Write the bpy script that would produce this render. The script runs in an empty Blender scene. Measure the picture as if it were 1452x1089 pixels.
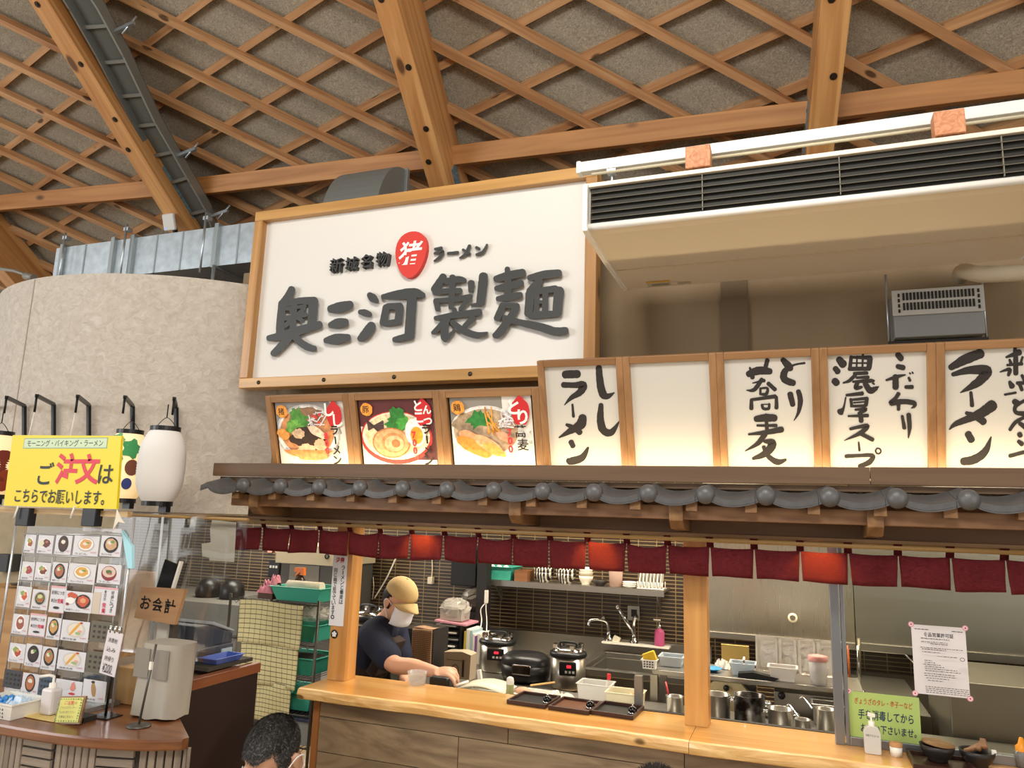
import bpy, bmesh, math, random
from mathutils import Vector, Matrix
random.seed(7)
SC = bpy.context.scene
COL = SC.collection
PI = math.pi
# ---------------------------------------------------------------- camera, world, lights, exposure
CAM_LOC = Vector((0, 0, 1.7))
RIGHT = Vector((0.9361, 0.3504, 0.0317)); DOWN = Vector((-0.0320, 0.1750, -0.9840)); FWD = Vector((-0.3504, 0.9202, 0.1750))
FPX = 1048.0
def _cam():
    z = (-FWD).normalized(); x = RIGHT - z * RIGHT.dot(z); x.normalize(); y = z.cross(x)
    cd = bpy.data.cameras.new('camera'); cd.sensor_fit = 'HORIZONTAL'; cd.sensor_width = 36; cd.lens = FPX / 1452 * 36
    cd.clip_start = 0.05; cd.clip_end = 200
    c = bpy.data.objects.new('camera', cd); COL.objects.link(c)
    m = Matrix((x, y, z)).transposed().to_4x4(); m.translation = CAM_LOC
    c.matrix_world = m; SC.camera = c
    return x, -y, -z
RIGHT, DOWN, FWD = _cam()
def ray(u, v): return RIGHT * (u - 726) + DOWN * (v - 544.5) + FWD * FPX
def at(u, v, Y):
    r = ray(u, v); return CAM_LOC + r * (Y / r.y)
def atz(u, v, z):
    r = ray(u, v); return CAM_LOC + r * ((z - 1.7) / r.z)
def atx(u, v, x):
    r = ray(u, v); return CAM_LOC + r * (x / r.x)
def atp(u, v, p, n):
    r = ray(u, v); return CAM_LOC + r * ((p - CAM_LOC).dot(n) / r.dot(n))

SC.view_settings.view_transform = 'Standard'; SC.view_settings.look = 'None'
SC.view_settings.gamma = 1.0; SC.view_settings.use_curve_mapping = False
SC.view_settings.exposure = 0.43
W = bpy.data.worlds.new('world'); SC.world = W; W.use_nodes = True
W.node_tree.nodes['Background'].inputs[0].default_value = (1.0, 0.965, 0.92, 1)
W.node_tree.nodes['Background'].inputs[1].default_value = 0.82
def area(name, loc, target, sx, sy, power, col=(1, .9, .78)):
    l = bpy.data.lights.new(name, 'AREA'); l.shape = 'RECTANGLE'; l.size = sx; l.size_y = sy; l.energy = power; l.color = col
    o = bpy.data.objects.new(name, l); COL.objects.link(o); o.location = loc
    o.rotation_euler = (Vector(target) - Vector(loc)).to_track_quat('-Z', 'Y').to_euler()
    return o
def spot(name, loc, target, power, angle, col=(1, .82, .6), size=.05, blend=.6):
    l = bpy.data.lights.new(name, 'SPOT'); l.energy = power; l.color = col; l.spot_size = math.radians(angle); l.spot_blend = blend; l.shadow_soft_size = size
    o = bpy.data.objects.new(name, l); COL.objects.link(o); o.location = loc
    o.rotation_euler = (Vector(target) - Vector(loc)).to_track_quat('-Z', 'Y').to_euler()
    return o
area('hall_daylight_left', (-8.5, -3.5, 3.2), (-2, 4, 1.9), 4, 3, 240, (.96, .98, 1))
area('hall_lamps', (-.4, -.6, 4.7), (-.6, 3.4, 1.9), 2.2, 1.0, 125, (1, .945, .86))
area('hall_window_right', (5.5, -3.0, 2.6), (0, 4, 2.2), 3, 3, 80, (1, .95, .88))
area('kitchen_lamp', (-1.0, 4.5, 2.34), (-1.0, 4.5, 0), 2.6, .25, 62, (1, .9, .74))
area('kitchen_lamp', (.9, 4.4, 2.34), (.9, 4.5, 0), 1.2, .25, 26, (1, .86, .66))
area('passage_fill', (-3.9, 4.75, 2.2), (-3.9, 4.7, 0), 1.0, .6, 34, (1, .9, .76))  # unseen fill light added to brighten the space under the plaster drum

# ---------------------------------------------------------------- materials
def lin(c): return tuple((x / 12.92 if x <= .04045 else ((x + .055) / 1.055) ** 2.4) for x in c)
def rgb(h):
    if isinstance(h, str): return lin(tuple(int(h[i:i + 2], 16) / 255 for i in (0, 2, 4)))
    return tuple(h)
_M = {}
def mat(h, rough=.6, metal=0, spec=.5, trans=0, emit=None, es=0, alpha=1, ior=1.45, bump=0, bscale=60, coat=0, var=0, vscale=8, sss=0):
    key = (h, rough, metal, spec, trans, emit, es, alpha, bump, bscale, coat, var, vscale, sss)
    if key in _M: return _M[key]
    m = bpy.data.materials.new('mat_' + str(h)); m.use_nodes = True
    nt = m.node_tree; b = nt.nodes['Principled BSDF']
    c = rgb(h)
    b.inputs['Base Color'].default_value = (*c, 1); b.inputs['Roughness'].default_value = rough; b.inputs['Metallic'].default_value = metal
    b.inputs['Specular IOR Level'].default_value = spec; b.inputs['Transmission Weight'].default_value = trans; b.inputs['IOR'].default_value = ior
    b.inputs['Alpha'].default_value = alpha; b.inputs['Coat Weight'].default_value = coat
    if sss: b.inputs['Subsurface Weight'].default_value = sss; b.inputs['Subsurface Radius'].default_value = (.01, .004, .002)
    if emit: b.inputs['Emission Color'].default_value = (*rgb(emit), 1); b.inputs['Emission Strength'].default_value = es
    if bump or var:
        tc = nt.nodes.new('ShaderNodeTexCoord')
        if bump:
            n = nt.nodes.new('ShaderNodeTexNoise'); n.inputs['Scale'].default_value = bscale; n.inputs['Detail'].default_value = 4
            nt.links.new(tc.outputs['Object'], n.inputs['Vector'])
            bp = nt.nodes.new('ShaderNodeBump'); bp.inputs['Strength'].default_value = bump; bp.inputs['Distance'].default_value = .01
            nt.links.new(n.outputs['Fac'], bp.inputs['Height']); nt.links.new(bp.outputs['Normal'], b.inputs['Normal'])
        if var:
            n2 = nt.nodes.new('ShaderNodeTexNoise'); n2.inputs['Scale'].default_value = vscale; n2.inputs['Detail'].default_value = 6
            nt.links.new(tc.outputs['Object'], n2.inputs['Vector'])
            r = nt.nodes.new('ShaderNodeValToRGB'); r.color_ramp.elements[0].position = .3; r.color_ramp.elements[1].position = .7
            r.color_ramp.elements[0].color = (*[x * (1 - var) for x in c], 1); r.color_ramp.elements[1].color = (*[min(1, x * (1 + var)) for x in c], 1)
            nt.links.new(n2.outputs['Fac'], r.inputs['Fac']); nt.links.new(r.outputs['Color'], b.inputs['Base Color'])
    _M[key] = m
    return m
def wood(h1, h2, axis='X', rough=.55, scale=14, stretch=.06, knots=0, coat=0, dist=1.5, bump=.08):
    key = ('w', h1, h2, axis, rough, scale, stretch, knots, coat, dist)
    if key in _M: return _M[key]
    m = bpy.data.materials.new('wood_' + h1 + axis); m.use_nodes = True; nt = m.node_tree; b = nt.nodes['Principled BSDF']
    tc = nt.nodes.new('ShaderNodeTexCoord'); mp = nt.nodes.new('ShaderNodeMapping')
    s = [1, 1, 1]; s['XYZ'.index(axis)] = stretch
    mp.inputs['Scale'].default_value = s
    oi = nt.nodes.new('ShaderNodeObjectInfo'); ad = nt.nodes.new('ShaderNodeVectorMath'); ad.operation = 'ADD'
    mu = nt.nodes.new('ShaderNodeVectorMath'); mu.operation = 'SCALE'; mu.inputs['Scale'].default_value = 7
    cb = nt.nodes.new('ShaderNodeCombineXYZ')
    for i in range(3): nt.links.new(oi.outputs['Random'], cb.inputs[i])
    nt.links.new(cb.outputs[0], mu.inputs[0])
    nt.links.new(tc.outputs['Object'], ad.inputs[0]); nt.links.new(mu.outputs[0], ad.inputs[1])
    nt.links.new(ad.outputs[0], mp.inputs['Vector'])
    n = nt.nodes.new('ShaderNodeTexNoise'); n.inputs['Scale'].default_value = scale; n.inputs['Detail'].default_value = 5; n.inputs['Distortion'].default_value = dist
    nt.links.new(mp.outputs[0], n.inputs['Vector'])
    r = nt.nodes.new('ShaderNodeValToRGB'); e = r.color_ramp.elements
    e[0].position = .32; e[0].color = (*rgb(h1), 1); e[1].position = .68; e[1].color = (*rgb(h2), 1)
    nt.links.new(n.outputs['Fac'], r.inputs['Fac'])
    out = r.outputs['Color']
    if knots:
        v = nt.nodes.new('ShaderNodeTexVoronoi'); v.inputs['Scale'].default_value = knots
        mp2 = nt.nodes.new('ShaderNodeMapping'); s2 = [1, 1, 1]; s2['XYZ'.index(axis)] = .45; mp2.inputs['Scale'].default_value = s2
        nt.links.new(ad.outputs[0], mp2.inputs['Vector']); nt.links.new(mp2.outputs[0], v.inputs['Vector'])
        kr = nt.nodes.new('ShaderNodeValToRGB'); kr.color_ramp.elements[0].position = .09; kr.color_ramp.elements[1].position = .14
        kr.color_ramp.elements[0].color = (1, 1, 1, 1); kr.color_ramp.elements[1].color = (0, 0, 0, 1)
        nt.links.new(v.outputs['Distance'], kr.inputs['Fac'])
        mx = nt.nodes.new('ShaderNodeMix'); mx.data_type = 'RGBA'
        nt.links.new(kr.outputs['Color'], mx.inputs['Factor']); nt.links.new(out, mx.inputs[6]); mx.inputs[7].default_value = (*[x * .3 for x in rgb(h1)], 1)
        out = mx.outputs[2]
    nt.links.new(out, b.inputs['Base Color'])
    b.inputs['Roughness'].default_value = rough; b.inputs['Coat Weight'].default_value = coat; b.inputs['Coat Roughness'].default_value = .12
    if bump:
        bp = nt.nodes.new('ShaderNodeBump'); bp.inputs['Strength'].default_value = bump; bp.inputs['Distance'].default_value = .01
        nt.links.new(n.outputs['Fac'], bp.inputs['Height']); nt.links.new(bp.outputs['Normal'], b.inputs['Normal'])
    _M[key] = m
    return m
def brushed(h='a8a49c', rough=.32, axis='X', metal=.95):
    key = ('b', h, rough, axis, metal)
    if key in _M: return _M[key]
    m = bpy.data.materials.new('steel_' + h); m.use_nodes = True; nt = m.node_tree; b = nt.nodes['Principled BSDF']
    tc = nt.nodes.new('ShaderNodeTexCoord'); mp = nt.nodes.new('ShaderNodeMapping'); s = [40, 40, 40]; s['XYZ'.index(axis)] = 1
    mp.inputs['Scale'].default_value = s
    n = nt.nodes.new('ShaderNodeTexNoise'); n.inputs['Scale'].default_value = 4; n.inputs['Detail'].default_value = 3
    nt.links.new(tc.outputs['Object'], mp.inputs['Vector']); nt.links.new(mp.outputs[0], n.inputs['Vector'])
    mr = nt.nodes.new('ShaderNodeMapRange'); mr.inputs['To Min'].default_value = rough * .88; mr.inputs['To Max'].default_value = rough * 1.15
    nt.links.new(n.outputs['Fac'], mr.inputs['Value']); nt.links.new(mr.outputs[0], b.inputs['Roughness'])
    b.inputs['Base Color'].default_value = (*rgb(h), 1); b.inputs['Metallic'].default_value = metal
    _M[key] = m
    return m
def pattern_check(c0, c1, c2, s1=30, w1=.16, s2=30, w2=.12, rough=.9, axes=('X', 'Z')):
    """cloth with two sets of stripes"""
    m = bpy.data.materials.new('cloth_check'); m.use_nodes = True; nt = m.node_tree; b = nt.nodes['Principled BSDF']
    tc = nt.nodes.new('ShaderNodeTexCoord'); sp = nt.nodes.new('ShaderNodeSeparateXYZ'); nt.links.new(tc.outputs['UV'], sp.inputs[0])
    col = None
    base = nt.nodes.new('ShaderNodeRGB'); base.outputs[0].default_value = (*rgb(c0), 1); out = base.outputs[0]
    for ch, sc, w, c in ((0, s1, w1, c1), (1, s2, w2, c2)):
        mu = nt.nodes.new('ShaderNodeMath'); mu.operation = 'MULTIPLY'; mu.inputs[1].default_value = sc; nt.links.new(sp.outputs[ch], mu.inputs[0])
        fr = nt.nodes.new('ShaderNodeMath'); fr.operation = 'FRACT'; nt.links.new(mu.outputs[0], fr.inputs[0])
        lt = nt.nodes.new('ShaderNodeMath'); lt.operation = 'LESS_THAN'; lt.inputs[1].default_value = w; nt.links.new(fr.outputs[0], lt.inputs[0])
        mx = nt.nodes.new('ShaderNodeMix'); mx.data_type = 'RGBA'; nt.links.new(lt.outputs[0], mx.inputs['Factor']); nt.links.new(out, mx.inputs[6]); mx.inputs[7].default_value = (*rgb(c), 1)
        out = mx.outputs[2]
    nt.links.new(out, b.inputs['Base Color']); b.inputs['Roughness'].default_value = rough
    return m

# ---------------------------------------------------------------- mesh builder
class MB:
    def __init__(s): s.bm = bmesh.new(); s.mats = []; s.cur = 0; s.sm = set(); s.uv = None
    def use(s, m):
        if m not in s.mats: s.mats.append(m)
        s.cur = s.mats.index(m); return s
    def f(s, vs, smooth=False):
        try: fc = s.bm.faces.new(vs)
        except ValueError: return None
        fc.material_index = s.cur; fc.smooth = smooth; return fc
    def v(s, p): return s.bm.verts.new(p)
    def box(s, c, d, rz=0, M=None):
        x, y, z = [q / 2 for q in d]; vs = []
        R = M if M is not None else Matrix.Rotation(rz, 3, 'Z')
        for a in ((-x, -y, -z), (x, -y, -z), (x, y, -z), (-x, y, -z), (-x, -y, z), (x, -y, z), (x, y, z), (-x, y, z)):
            vs.append(s.v(Vector(c) + R @ Vector(a)))
        for q in ((0, 3, 2, 1), (4, 5, 6, 7), (0, 1, 5, 4), (1, 2, 6, 5), (2, 3, 7, 6), (3, 0, 4, 7)): s.f([vs[i] for i in q])
        return s
    def bx(s, x0, x1, y0, y1, z0, z1): return s.box(((x0 + x1) / 2, (y0 + y1) / 2, (z0 + z1) / 2), (abs(x1 - x0), abs(y1 - y0), abs(z1 - z0)))
    def bar(s, a, b, w, h, up=(0, 0, 1)):
        a, b = Vector(a), Vector(b); d = (b - a); L = d.length; d.normalize(); u = Vector(up); u = (u - d * u.dot(d)).normalized(); r = d.cross(u)
        return s.box((a + b) / 2, (L, w, h), M=Matrix((d, r, u)).transposed())
    def tube(s, pts, r, n=8, cap=True, smooth=True):
        pts = [Vector(p) for p in pts]; k = len(pts); rs = r if isinstance(r, (list, tuple)) else [r] * k
        rings = []; u = None
        for i, p in enumerate(pts):
            t = (pts[min(i + 1, k - 1)] - pts[max(i - 1, 0)]).normalized()
            if u is None: u = t.orthogonal().normalized()
            u = (u - t * u.dot(t)); u = u.normalized() if u.length > 1e-6 else t.orthogonal().normalized()
            w = t.cross(u)
            rings.append([s.v(p + (u * math.cos(2 * PI * j / n) + w * math.sin(2 * PI * j / n)) * rs[i]) for j in range(n)])
        for i in range(k - 1):
            for j in range(n): s.f([rings[i][j], rings[i][(j + 1) % n], rings[i + 1][(j + 1) % n], rings[i + 1][j]], smooth)
        if cap: s.f(rings[0][::-1]); s.f(rings[-1])
        return s
    def lathe(s, prof, c=(0, 0, 0), n=24, M=None, smooth=True, sx=1, sy=1):
        """prof: [(r, z)...] about z through c"""
        c = Vector(c); R = M if M is not None else Matrix.Identity(3); rings = []
        for r, z in prof:
            if r < 1e-5: rings.append([s.v(c + R @ Vector((0, 0, z)))])
            else: rings.append([s.v(c + R @ Vector((r * sx * math.cos(2 * PI * j / n), r * sy * math.sin(2 * PI * j / n), z))) for j in range(n)])
        for a, b in zip(rings, rings[1:]):
            for j in range(n):
                p = (a[j % len(a)], a[(j + 1) % n % len(a)] if len(a) > 1 else a[0], b[(j + 1) % n % len(b)] if len(b) > 1 else b[0], b[j % len(b)])
                q = []
                for x in p:
                    if x not in q: q.append(x)
                if len(q) > 2: s.f(q, smooth)
        return s
    def ball(s, c, r, n=16, m=10, M=None):
        r = (r, r, r) if not isinstance(r, (tuple, list)) else r
        R = M if M is not None else Matrix.Identity(3)
        D = R @ Matrix.Diagonal(r).to_3x3()
        return s.lathe([(math.sin(PI * i / m) if 0 < i < m else 0, -math.cos(PI * i / m)) for i in range(m + 1)], c, n, D)
    def prism(s, poly, org, ex, ey, depth):
        """polygon in (ex,ey) through org, extruded by ex x ey * depth"""
        org, ex, ey = Vector(org), Vector(ex), Vector(ey); nz = ex.cross(ey).normalized()
        a = [s.v(org + ex * x + ey * y) for x, y in poly]; b = [s.v(org + ex * x + ey * y + nz * depth) for x, y in poly]
        s.f(a[::-1]); s.f(b); n = len(poly)
        for i in range(n): s.f([a[i], a[(i + 1) % n], b[(i + 1) % n], b[i]])
        return s
    def grid(s, fn, nu, nv, smooth=True, uv=True, close_u=False):
        g = [[s.v(fn(i / nu, j / nv)) for j in range(nv + 1)] for i in range(nu + 1)]
        lay = s.bm.loops.layers.uv.verify() if uv else None
        for i in range(nu):
            for j in range(nv):
                fc = s.f([g[i][j], g[i + 1][j], g[i + 1][j + 1], g[i][j + 1]], smooth)
                if fc and lay:
                    for l, (a, b) in zip(fc.loops, ((i, j), (i + 1, j), (i + 1, j + 1), (i, j + 1))): l[lay].uv = (a / nu, b / nv)
        return s
    def build(s, name, m=None, parent=None, loc=None, rz=0, bevel=0, seg=2, solid=0, smooth=None, world=False, recalc=True):
        """parent: thing; world=True when the vertices are in world coordinates (then loc becomes the origin)"""
        if recalc: bmesh.ops.recalc_face_normals(s.bm, faces=s.bm.faces)
        off = None
        if parent is not None and world: off = ROOT[parent.name].inverted()
        elif parent is None and world:
            if loc is None:
                cs = [v.co for v in s.bm.verts]; loc = Vector((sum(c.x for c in cs), sum(c.y for c in cs), 0)) / len(cs); loc.z = min(c.z for c in cs)
            off = Matrix.Translation(-Vector(loc))
        if off is not None: s.bm.transform(off)
        me = bpy.data.meshes.new(name); s.bm.to_mesh(me); s.bm.free()
        o = bpy.data.objects.new(name, me); COL.objects.link(o)
        ms = s.mats if s.mats else [m]
        for q in ms: me.materials.append(q)
        if parent is not None: o.parent = parent
        elif loc is not None:
            o.location = loc; o.rotation_euler = (0, 0, rz)
        if parent is None: ROOT[o.name] = Matrix.Translation(Vector(loc or (0, 0, 0))) @ Matrix.Rotation(rz, 4, 'Z')
        else: ROOT[o.name] = ROOT[parent.name]
        if smooth is not None:
            for p in me.polygons: p.use_smooth = smooth
        if bevel:
            bv = o.modifiers.new('bevel', 'BEVEL'); bv.width = bevel; bv.segments = seg; bv.limit_method = 'ANGLE'; bv.angle_limit = .6
        if solid:
            sd = o.modifiers.new('solid', 'SOLIDIFY'); sd.thickness = solid; sd.offset = 0
        return o
ROOT = {}
def tag(o, label, cat=None, group=None, kind=None):
    o['label'] = label
    if cat: o['category'] = cat
    if group: o['group'] = group
    if kind: o['kind'] = kind
    return o
def thing(name, label, cat, loc=(0, 0, 0), rz=0, group=None):
    o = bpy.data.objects.new(name, None); COL.objects.link(o); o.location = loc; o.rotation_euler = (0, 0, rz); o.empty_display_size = .05
    ROOT[o.name] = Matrix.Translation(Vector(loc)) @ Matrix.Rotation(rz, 4, 'Z')
    return tag(o, label, cat, group)
def struct(o, label=None, cat=None):
    o['kind'] = 'structure'
    if label: o['label'] = label
    if cat: o['category'] = cat
    return o
def dup(root, loc=None, rz=None, label=None, group=None):
    r = root.copy(); COL.objects.link(r)
    if loc is not None: r.location = loc
    if rz is not None: r.rotation_euler = (0, 0, rz)
    if label: r['label'] = label
    if group: r['group'] = group
    for ch in list(root.children):
        c = ch.copy(); COL.objects.link(c); c.parent = r
        for g in list(ch.children):
            d = g.copy(); COL.objects.link(d); d.parent = c
    return r
ORD = ['first', 'second', 'third', 'fourth', 'fifth', 'sixth', 'seventh', 'eighth', 'ninth', 'tenth', 'eleventh', 'twelfth', 'thirteenth', 'fourteenth', 'fifteenth', 'sixteenth', 'seventeenth', 'eighteenth', 'nineteenth', 'twentieth']

# ---------------------------------------------------------------- flat printing on a plane
class Sheet:
    """a plane with origin O, axes ex (right) and ey (up) facing n; shapes are laid on it in thin layers"""
    def __init__(s, O, ex, ey):
        s.O = Vector(O); s.ex = Vector(ex).normalized(); s.ey = Vector(ey).normalized(); s.n = s.ex.cross(s.ey).normalized(); s.lift = .0006; s.mb = MB()
    def P(s, x, y, l=0): return s.O + s.ex * x + s.ey * y + s.n * l
    def poly(s, pts, m, step=.00025):
        s.mb.use(m); s.lift += step
        vs = [s.mb.v(s.P(x, y, s.lift)) for x, y in pts]; s.mb.f(vs); return s
    def rect(s, x0, y0, x1, y1, m): return s.poly([(x0, y0), (x1, y0), (x1, y1), (x0, y1)], m)
    def disc(s, cx, cy, rx, ry, m, n=20, rough=0, rot=0):
        pts = []
        for i in range(n):
            a = 2 * PI * i / n; k = 1 + (random.random() - .5) * rough; x = rx * k * math.cos(a); y = ry * k * math.sin(a)
            pts.append((cx + x * math.cos(rot) - y * math.sin(rot), cy + x * math.sin(rot) + y * math.cos(rot)))
        return s.poly(pts, m)
    def line(s, x0, y0, x1, y1, w, m):
        d = Vector((x1 - x0, y1 - y0)); d.normalize(); p = Vector((-d.y, d.x)) * w / 2
        return s.poly([(x0 + p.x, y0 + p.y), (x1 + p.x, y1 + p.y), (x1 - p.x, y1 - p.y), (x0 - p.x, y0 - p.y)], m)
    def text(s, body, cx, cy, w, h, m, bold=0.0, shear=0, rot=0, vertical=False, extrude=0, step=.00025):
        """text scaled into the w x h box centred on cx, cy"""
        if vertical:
            n = len(body); k = h / n
            for i, ch in enumerate(body):
                if ch == '｜': s.line(cx, cy + h / 2 - k * (i + .12), cx, cy + h / 2 - k * (i + .88), w * .16, m); continue
                s.text(ch, cx, cy + h / 2 - k * (i + .5), w, k * .92, m, bold, shear, rot, step=step if i == 0 else 0)
            return s
        me = text_mesh(body, bold, shear, extrude)
        if me is None: return s
        xs = [v.co.x for v in me.vertices]; ys = [v.co.y for v in me.vertices]
        x0, x1, y0, y1 = min(xs), max(xs), min(ys), max(ys)
        kx = w / max(x1 - x0, 1e-4); ky = h / max(y1 - y0, 1e-4)
        if len(body) == 1 or w is None: kx = ky = min(kx, ky)
        s.lift += step; s.mb.use(m); c, q = math.cos(rot), math.sin(rot); vs = []
        for v in me.vertices:
            X = (v.co.x - (x0 + x1) / 2) * kx; Y = (v.co.y - (y0 + y1) / 2) * ky
            vs.append(s.mb.v(s.P(cx + X * c - Y * q, cy + X * q + Y * c, s.lift + (v.co.z + extrude if extrude else 0))))
        for p in me.polygons: s.mb.f([vs[i] for i in p.vertices])
        bpy.data.meshes.remove(me)
        return s
    def build(s, name, parent=None, world=True, **k): return s.mb.build(name, None, parent, world=world, recalc=False, **k)
def text_mesh(body, bold=0, shear=0, extrude=0):
    c = bpy.data.curves.new('text', 'FONT'); c.body = body; c.offset = bold; c.shear = shear; c.extrude = extrude; c.resolution_u = 3
    o = bpy.data.objects.new('text', c); COL.objects.link(o)
    dg = bpy.context.evaluated_depsgraph_get(); me = bpy.data.meshes.new_from_object(o.evaluated_get(dg))
    bpy.data.objects.remove(o); bpy.data.curves.remove(c)
    if len(me.vertices) == 0: return None
    return me
def cr(pts, n=7):
    """Catmull-Rom through tuples"""
    out = []; k = len(pts)
    for i in range(k - 1):
        p0, p1, p2, p3 = pts[max(i - 1, 0)], pts[i], pts[i + 1], pts[min(i + 2, k - 1)]
        for j in range(n):
            t = j / n
            out.append(tuple(.5 * (2 * b + (c - a) * t + (2 * a - 5 * b + 4 * c - d) * t * t + (3 * b - a - 3 * c + d) * t ** 3) for a, b, c, d in zip(p0, p1, p2, p3)))
    out.append(tuple(pts[-1])); return out
def brush(mb, text, ux, uy, sc, P, N, depth=0, lift=.0008, rough=.05):
    """brush strokes 'x,y,w x,y,w; ...' read off a view of the board (origin ux, uy, sc per pixel), put on the plane (P, N)"""
    rnd = random.Random(3)
    for st in text.split(';'):
        pts = [tuple(float(q) for q in t.split(',')) for t in st.split()]
        if len(pts) < 2: continue
        s = cr(pts); L, R = [], []; n = len(s)
        for i, (x, y, w) in enumerate(s):
            a, b = s[max(i - 1, 0)], s[min(i + 1, n - 1)]; dx, dy = b[0] - a[0], b[1] - a[1]; q = math.hypot(dx, dy) or 1; dx /= q; dy /= q
            w = max(w, 2) / 2; k1 = 1 + (rnd.random() - .5) * rough * 2; k2 = 1 + (rnd.random() - .5) * rough * 2
            L.append((x + dy * w * k1, y - dx * w * k1)); R.append((x - dy * w * k2, y + dx * w * k2))
        def cap(i, j):
            x, y, w = s[i]; dx, dy = s[i][0] - s[j][0], s[i][1] - s[j][1]; q = math.hypot(dx, dy) or 1; dx /= q; dy /= q; w = max(w, 2) / 2
            return [(x + dx * w * .8 * math.sin(t) + dy * w * math.cos(t) * (1), y + dy * w * .8 * math.sin(t) - dx * w * math.cos(t)) for t in (PI / 5, 2 * PI / 5, 3 * PI / 5, 4 * PI / 5)]
        lift += .00004
        def V(p, d): return mb.v(atp(ux + p[0] / sc, uy + p[1] / sc, P + N * (lift + d), N))
        lv = [V(p, depth) for p in L]; rv = [V(p, depth) for p in R]; e1 = [V(p, depth) for p in cap(n - 1, n - 2)]; e0 = [V(p, depth) for p in cap(0, 1)]
        for i in range(n - 1): mb.f([lv[i], rv[i], rv[i + 1], lv[i + 1]])
        mb.f([lv[-1]] + e1 + [rv[-1]]); mb.f([rv[0]] + e0 + [lv[0]])
        if depth:
            ring = L + cap(n - 1, n - 2) + R[::-1] + cap(0, 1); top = lv + e1 + rv[::-1] + e0
            lo = [V(p, -lift) for p in ring]; m = len(ring)
            for i in range(m): mb.f([top[i], top[(i + 1) % m], lo[(i + 1) % m], lo[i]])
    return mb
# ---------------------------------------------------------------- the setting: floor, ceiling, walls
WOODC1, WOODC2 = 'b07440', 'd09a62'
fl = MB(); fl.bx(-14, 9, -14, 9.2, -.1, 0); struct(fl.build('floor', wood('b09674', 'cbb492', 'X', .5), loc=(0, 0, 0)), 'wooden floor of the hall')
SLOPE = math.radians(36)
EDGE = Vector((0, 5.9, 5.05)); EX = Vector((1, 0, 0)); UP = Vector((0, -math.cos(SLOPE), math.sin(SLOPE))); NR = Vector((0, -math.sin(SLOPE), -math.cos(SLOPE)))   # NR points down into the room
def roof(x, v, d=0): return EDGE + EX * x + UP * v + NR * d
cm = bpy.data.materials.new('ceiling_wood_wool_board'); cm.use_nodes = True
_nt = cm.node_tree; _b = _nt.nodes['Principled BSDF']; _tc = _nt.nodes.new('ShaderNodeTexCoord')
_n1 = _nt.nodes.new('ShaderNodeTexNoise'); _n1.inputs['Scale'].default_value = 38; _n1.inputs['Detail'].default_value = 6; _n1.inputs['Distortion'].default_value = 2.5
_n2 = _nt.nodes.new('ShaderNodeTexNoise'); _n2.inputs['Scale'].default_value = .9; _n2.inputs['Detail'].default_value = 3
for _n in (_n1, _n2): _nt.links.new(_tc.outputs['Object'], _n.inputs['Vector'])
_r = _nt.nodes.new('ShaderNodeValToRGB'); _r.color_ramp.elements[0].position = .3; _r.color_ramp.elements[1].position = .68
_r.color_ramp.elements[0].color = (*rgb('8a8070'), 1); _r.color_ramp.elements[1].color = (*rgb('c0b6a2'), 1)
_nt.links.new(_n1.outputs['Fac'], _r.inputs['Fac']); _mx = _nt.nodes.new('ShaderNodeMix'); _mx.data_type = 'RGBA'; _mx.blend_type = 'MULTIPLY'; _mx.inputs['Factor'].default_value = .55
_nt.links.new(_r.outputs['Color'], _mx.inputs[6]); _nt.links.new(_n2.outputs['Color'], _mx.inputs[7])
_r2 = _nt.nodes.new('ShaderNodeValToRGB'); _r2.color_ramp.elements[0].color = (.55, .52, .48, 1); _r2.color_ramp.elements[1].color = (1, 1, 1, 1)
_nt.links.new(_n2.outputs['Fac'], _r2.inputs['Fac']); _nt.links.new(_r2.outputs['Color'], _mx.inputs[7]); _nt.links.new(_mx.outputs[2], _b.inputs['Base Color'])
_b.inputs['Roughness'].default_value = .95
_bp = _nt.nodes.new('ShaderNodeBump'); _bp.inputs['Strength'].default_value = .5; _bp.inputs['Distance'].default_value = .02; _nt.links.new(_n1.outputs['Fac'], _bp.inputs['Height']); _nt.links.new(_bp.outputs['Normal'], _b.inputs['Normal'])
ce = MB()
ridge, eave = 8.2, -3.95
a = [roof(-15, eave), roof(10, eave), roof(10, ridge), roof(-15, ridge)]
ce.f([ce.v(x) for x in a])
r0, r1 = a[3], a[2]; ce.f([ce.v(r0), ce.v(r1), ce.v((10, r1.y - 13, r1.z - 7)), ce.v((-15, r1.y - 13, r1.z - 7))])
struct(ce.build('ceiling', cm, loc=(0, 0, 0), world=True), 'grey wood wool boards lining the sloping roof')

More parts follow.
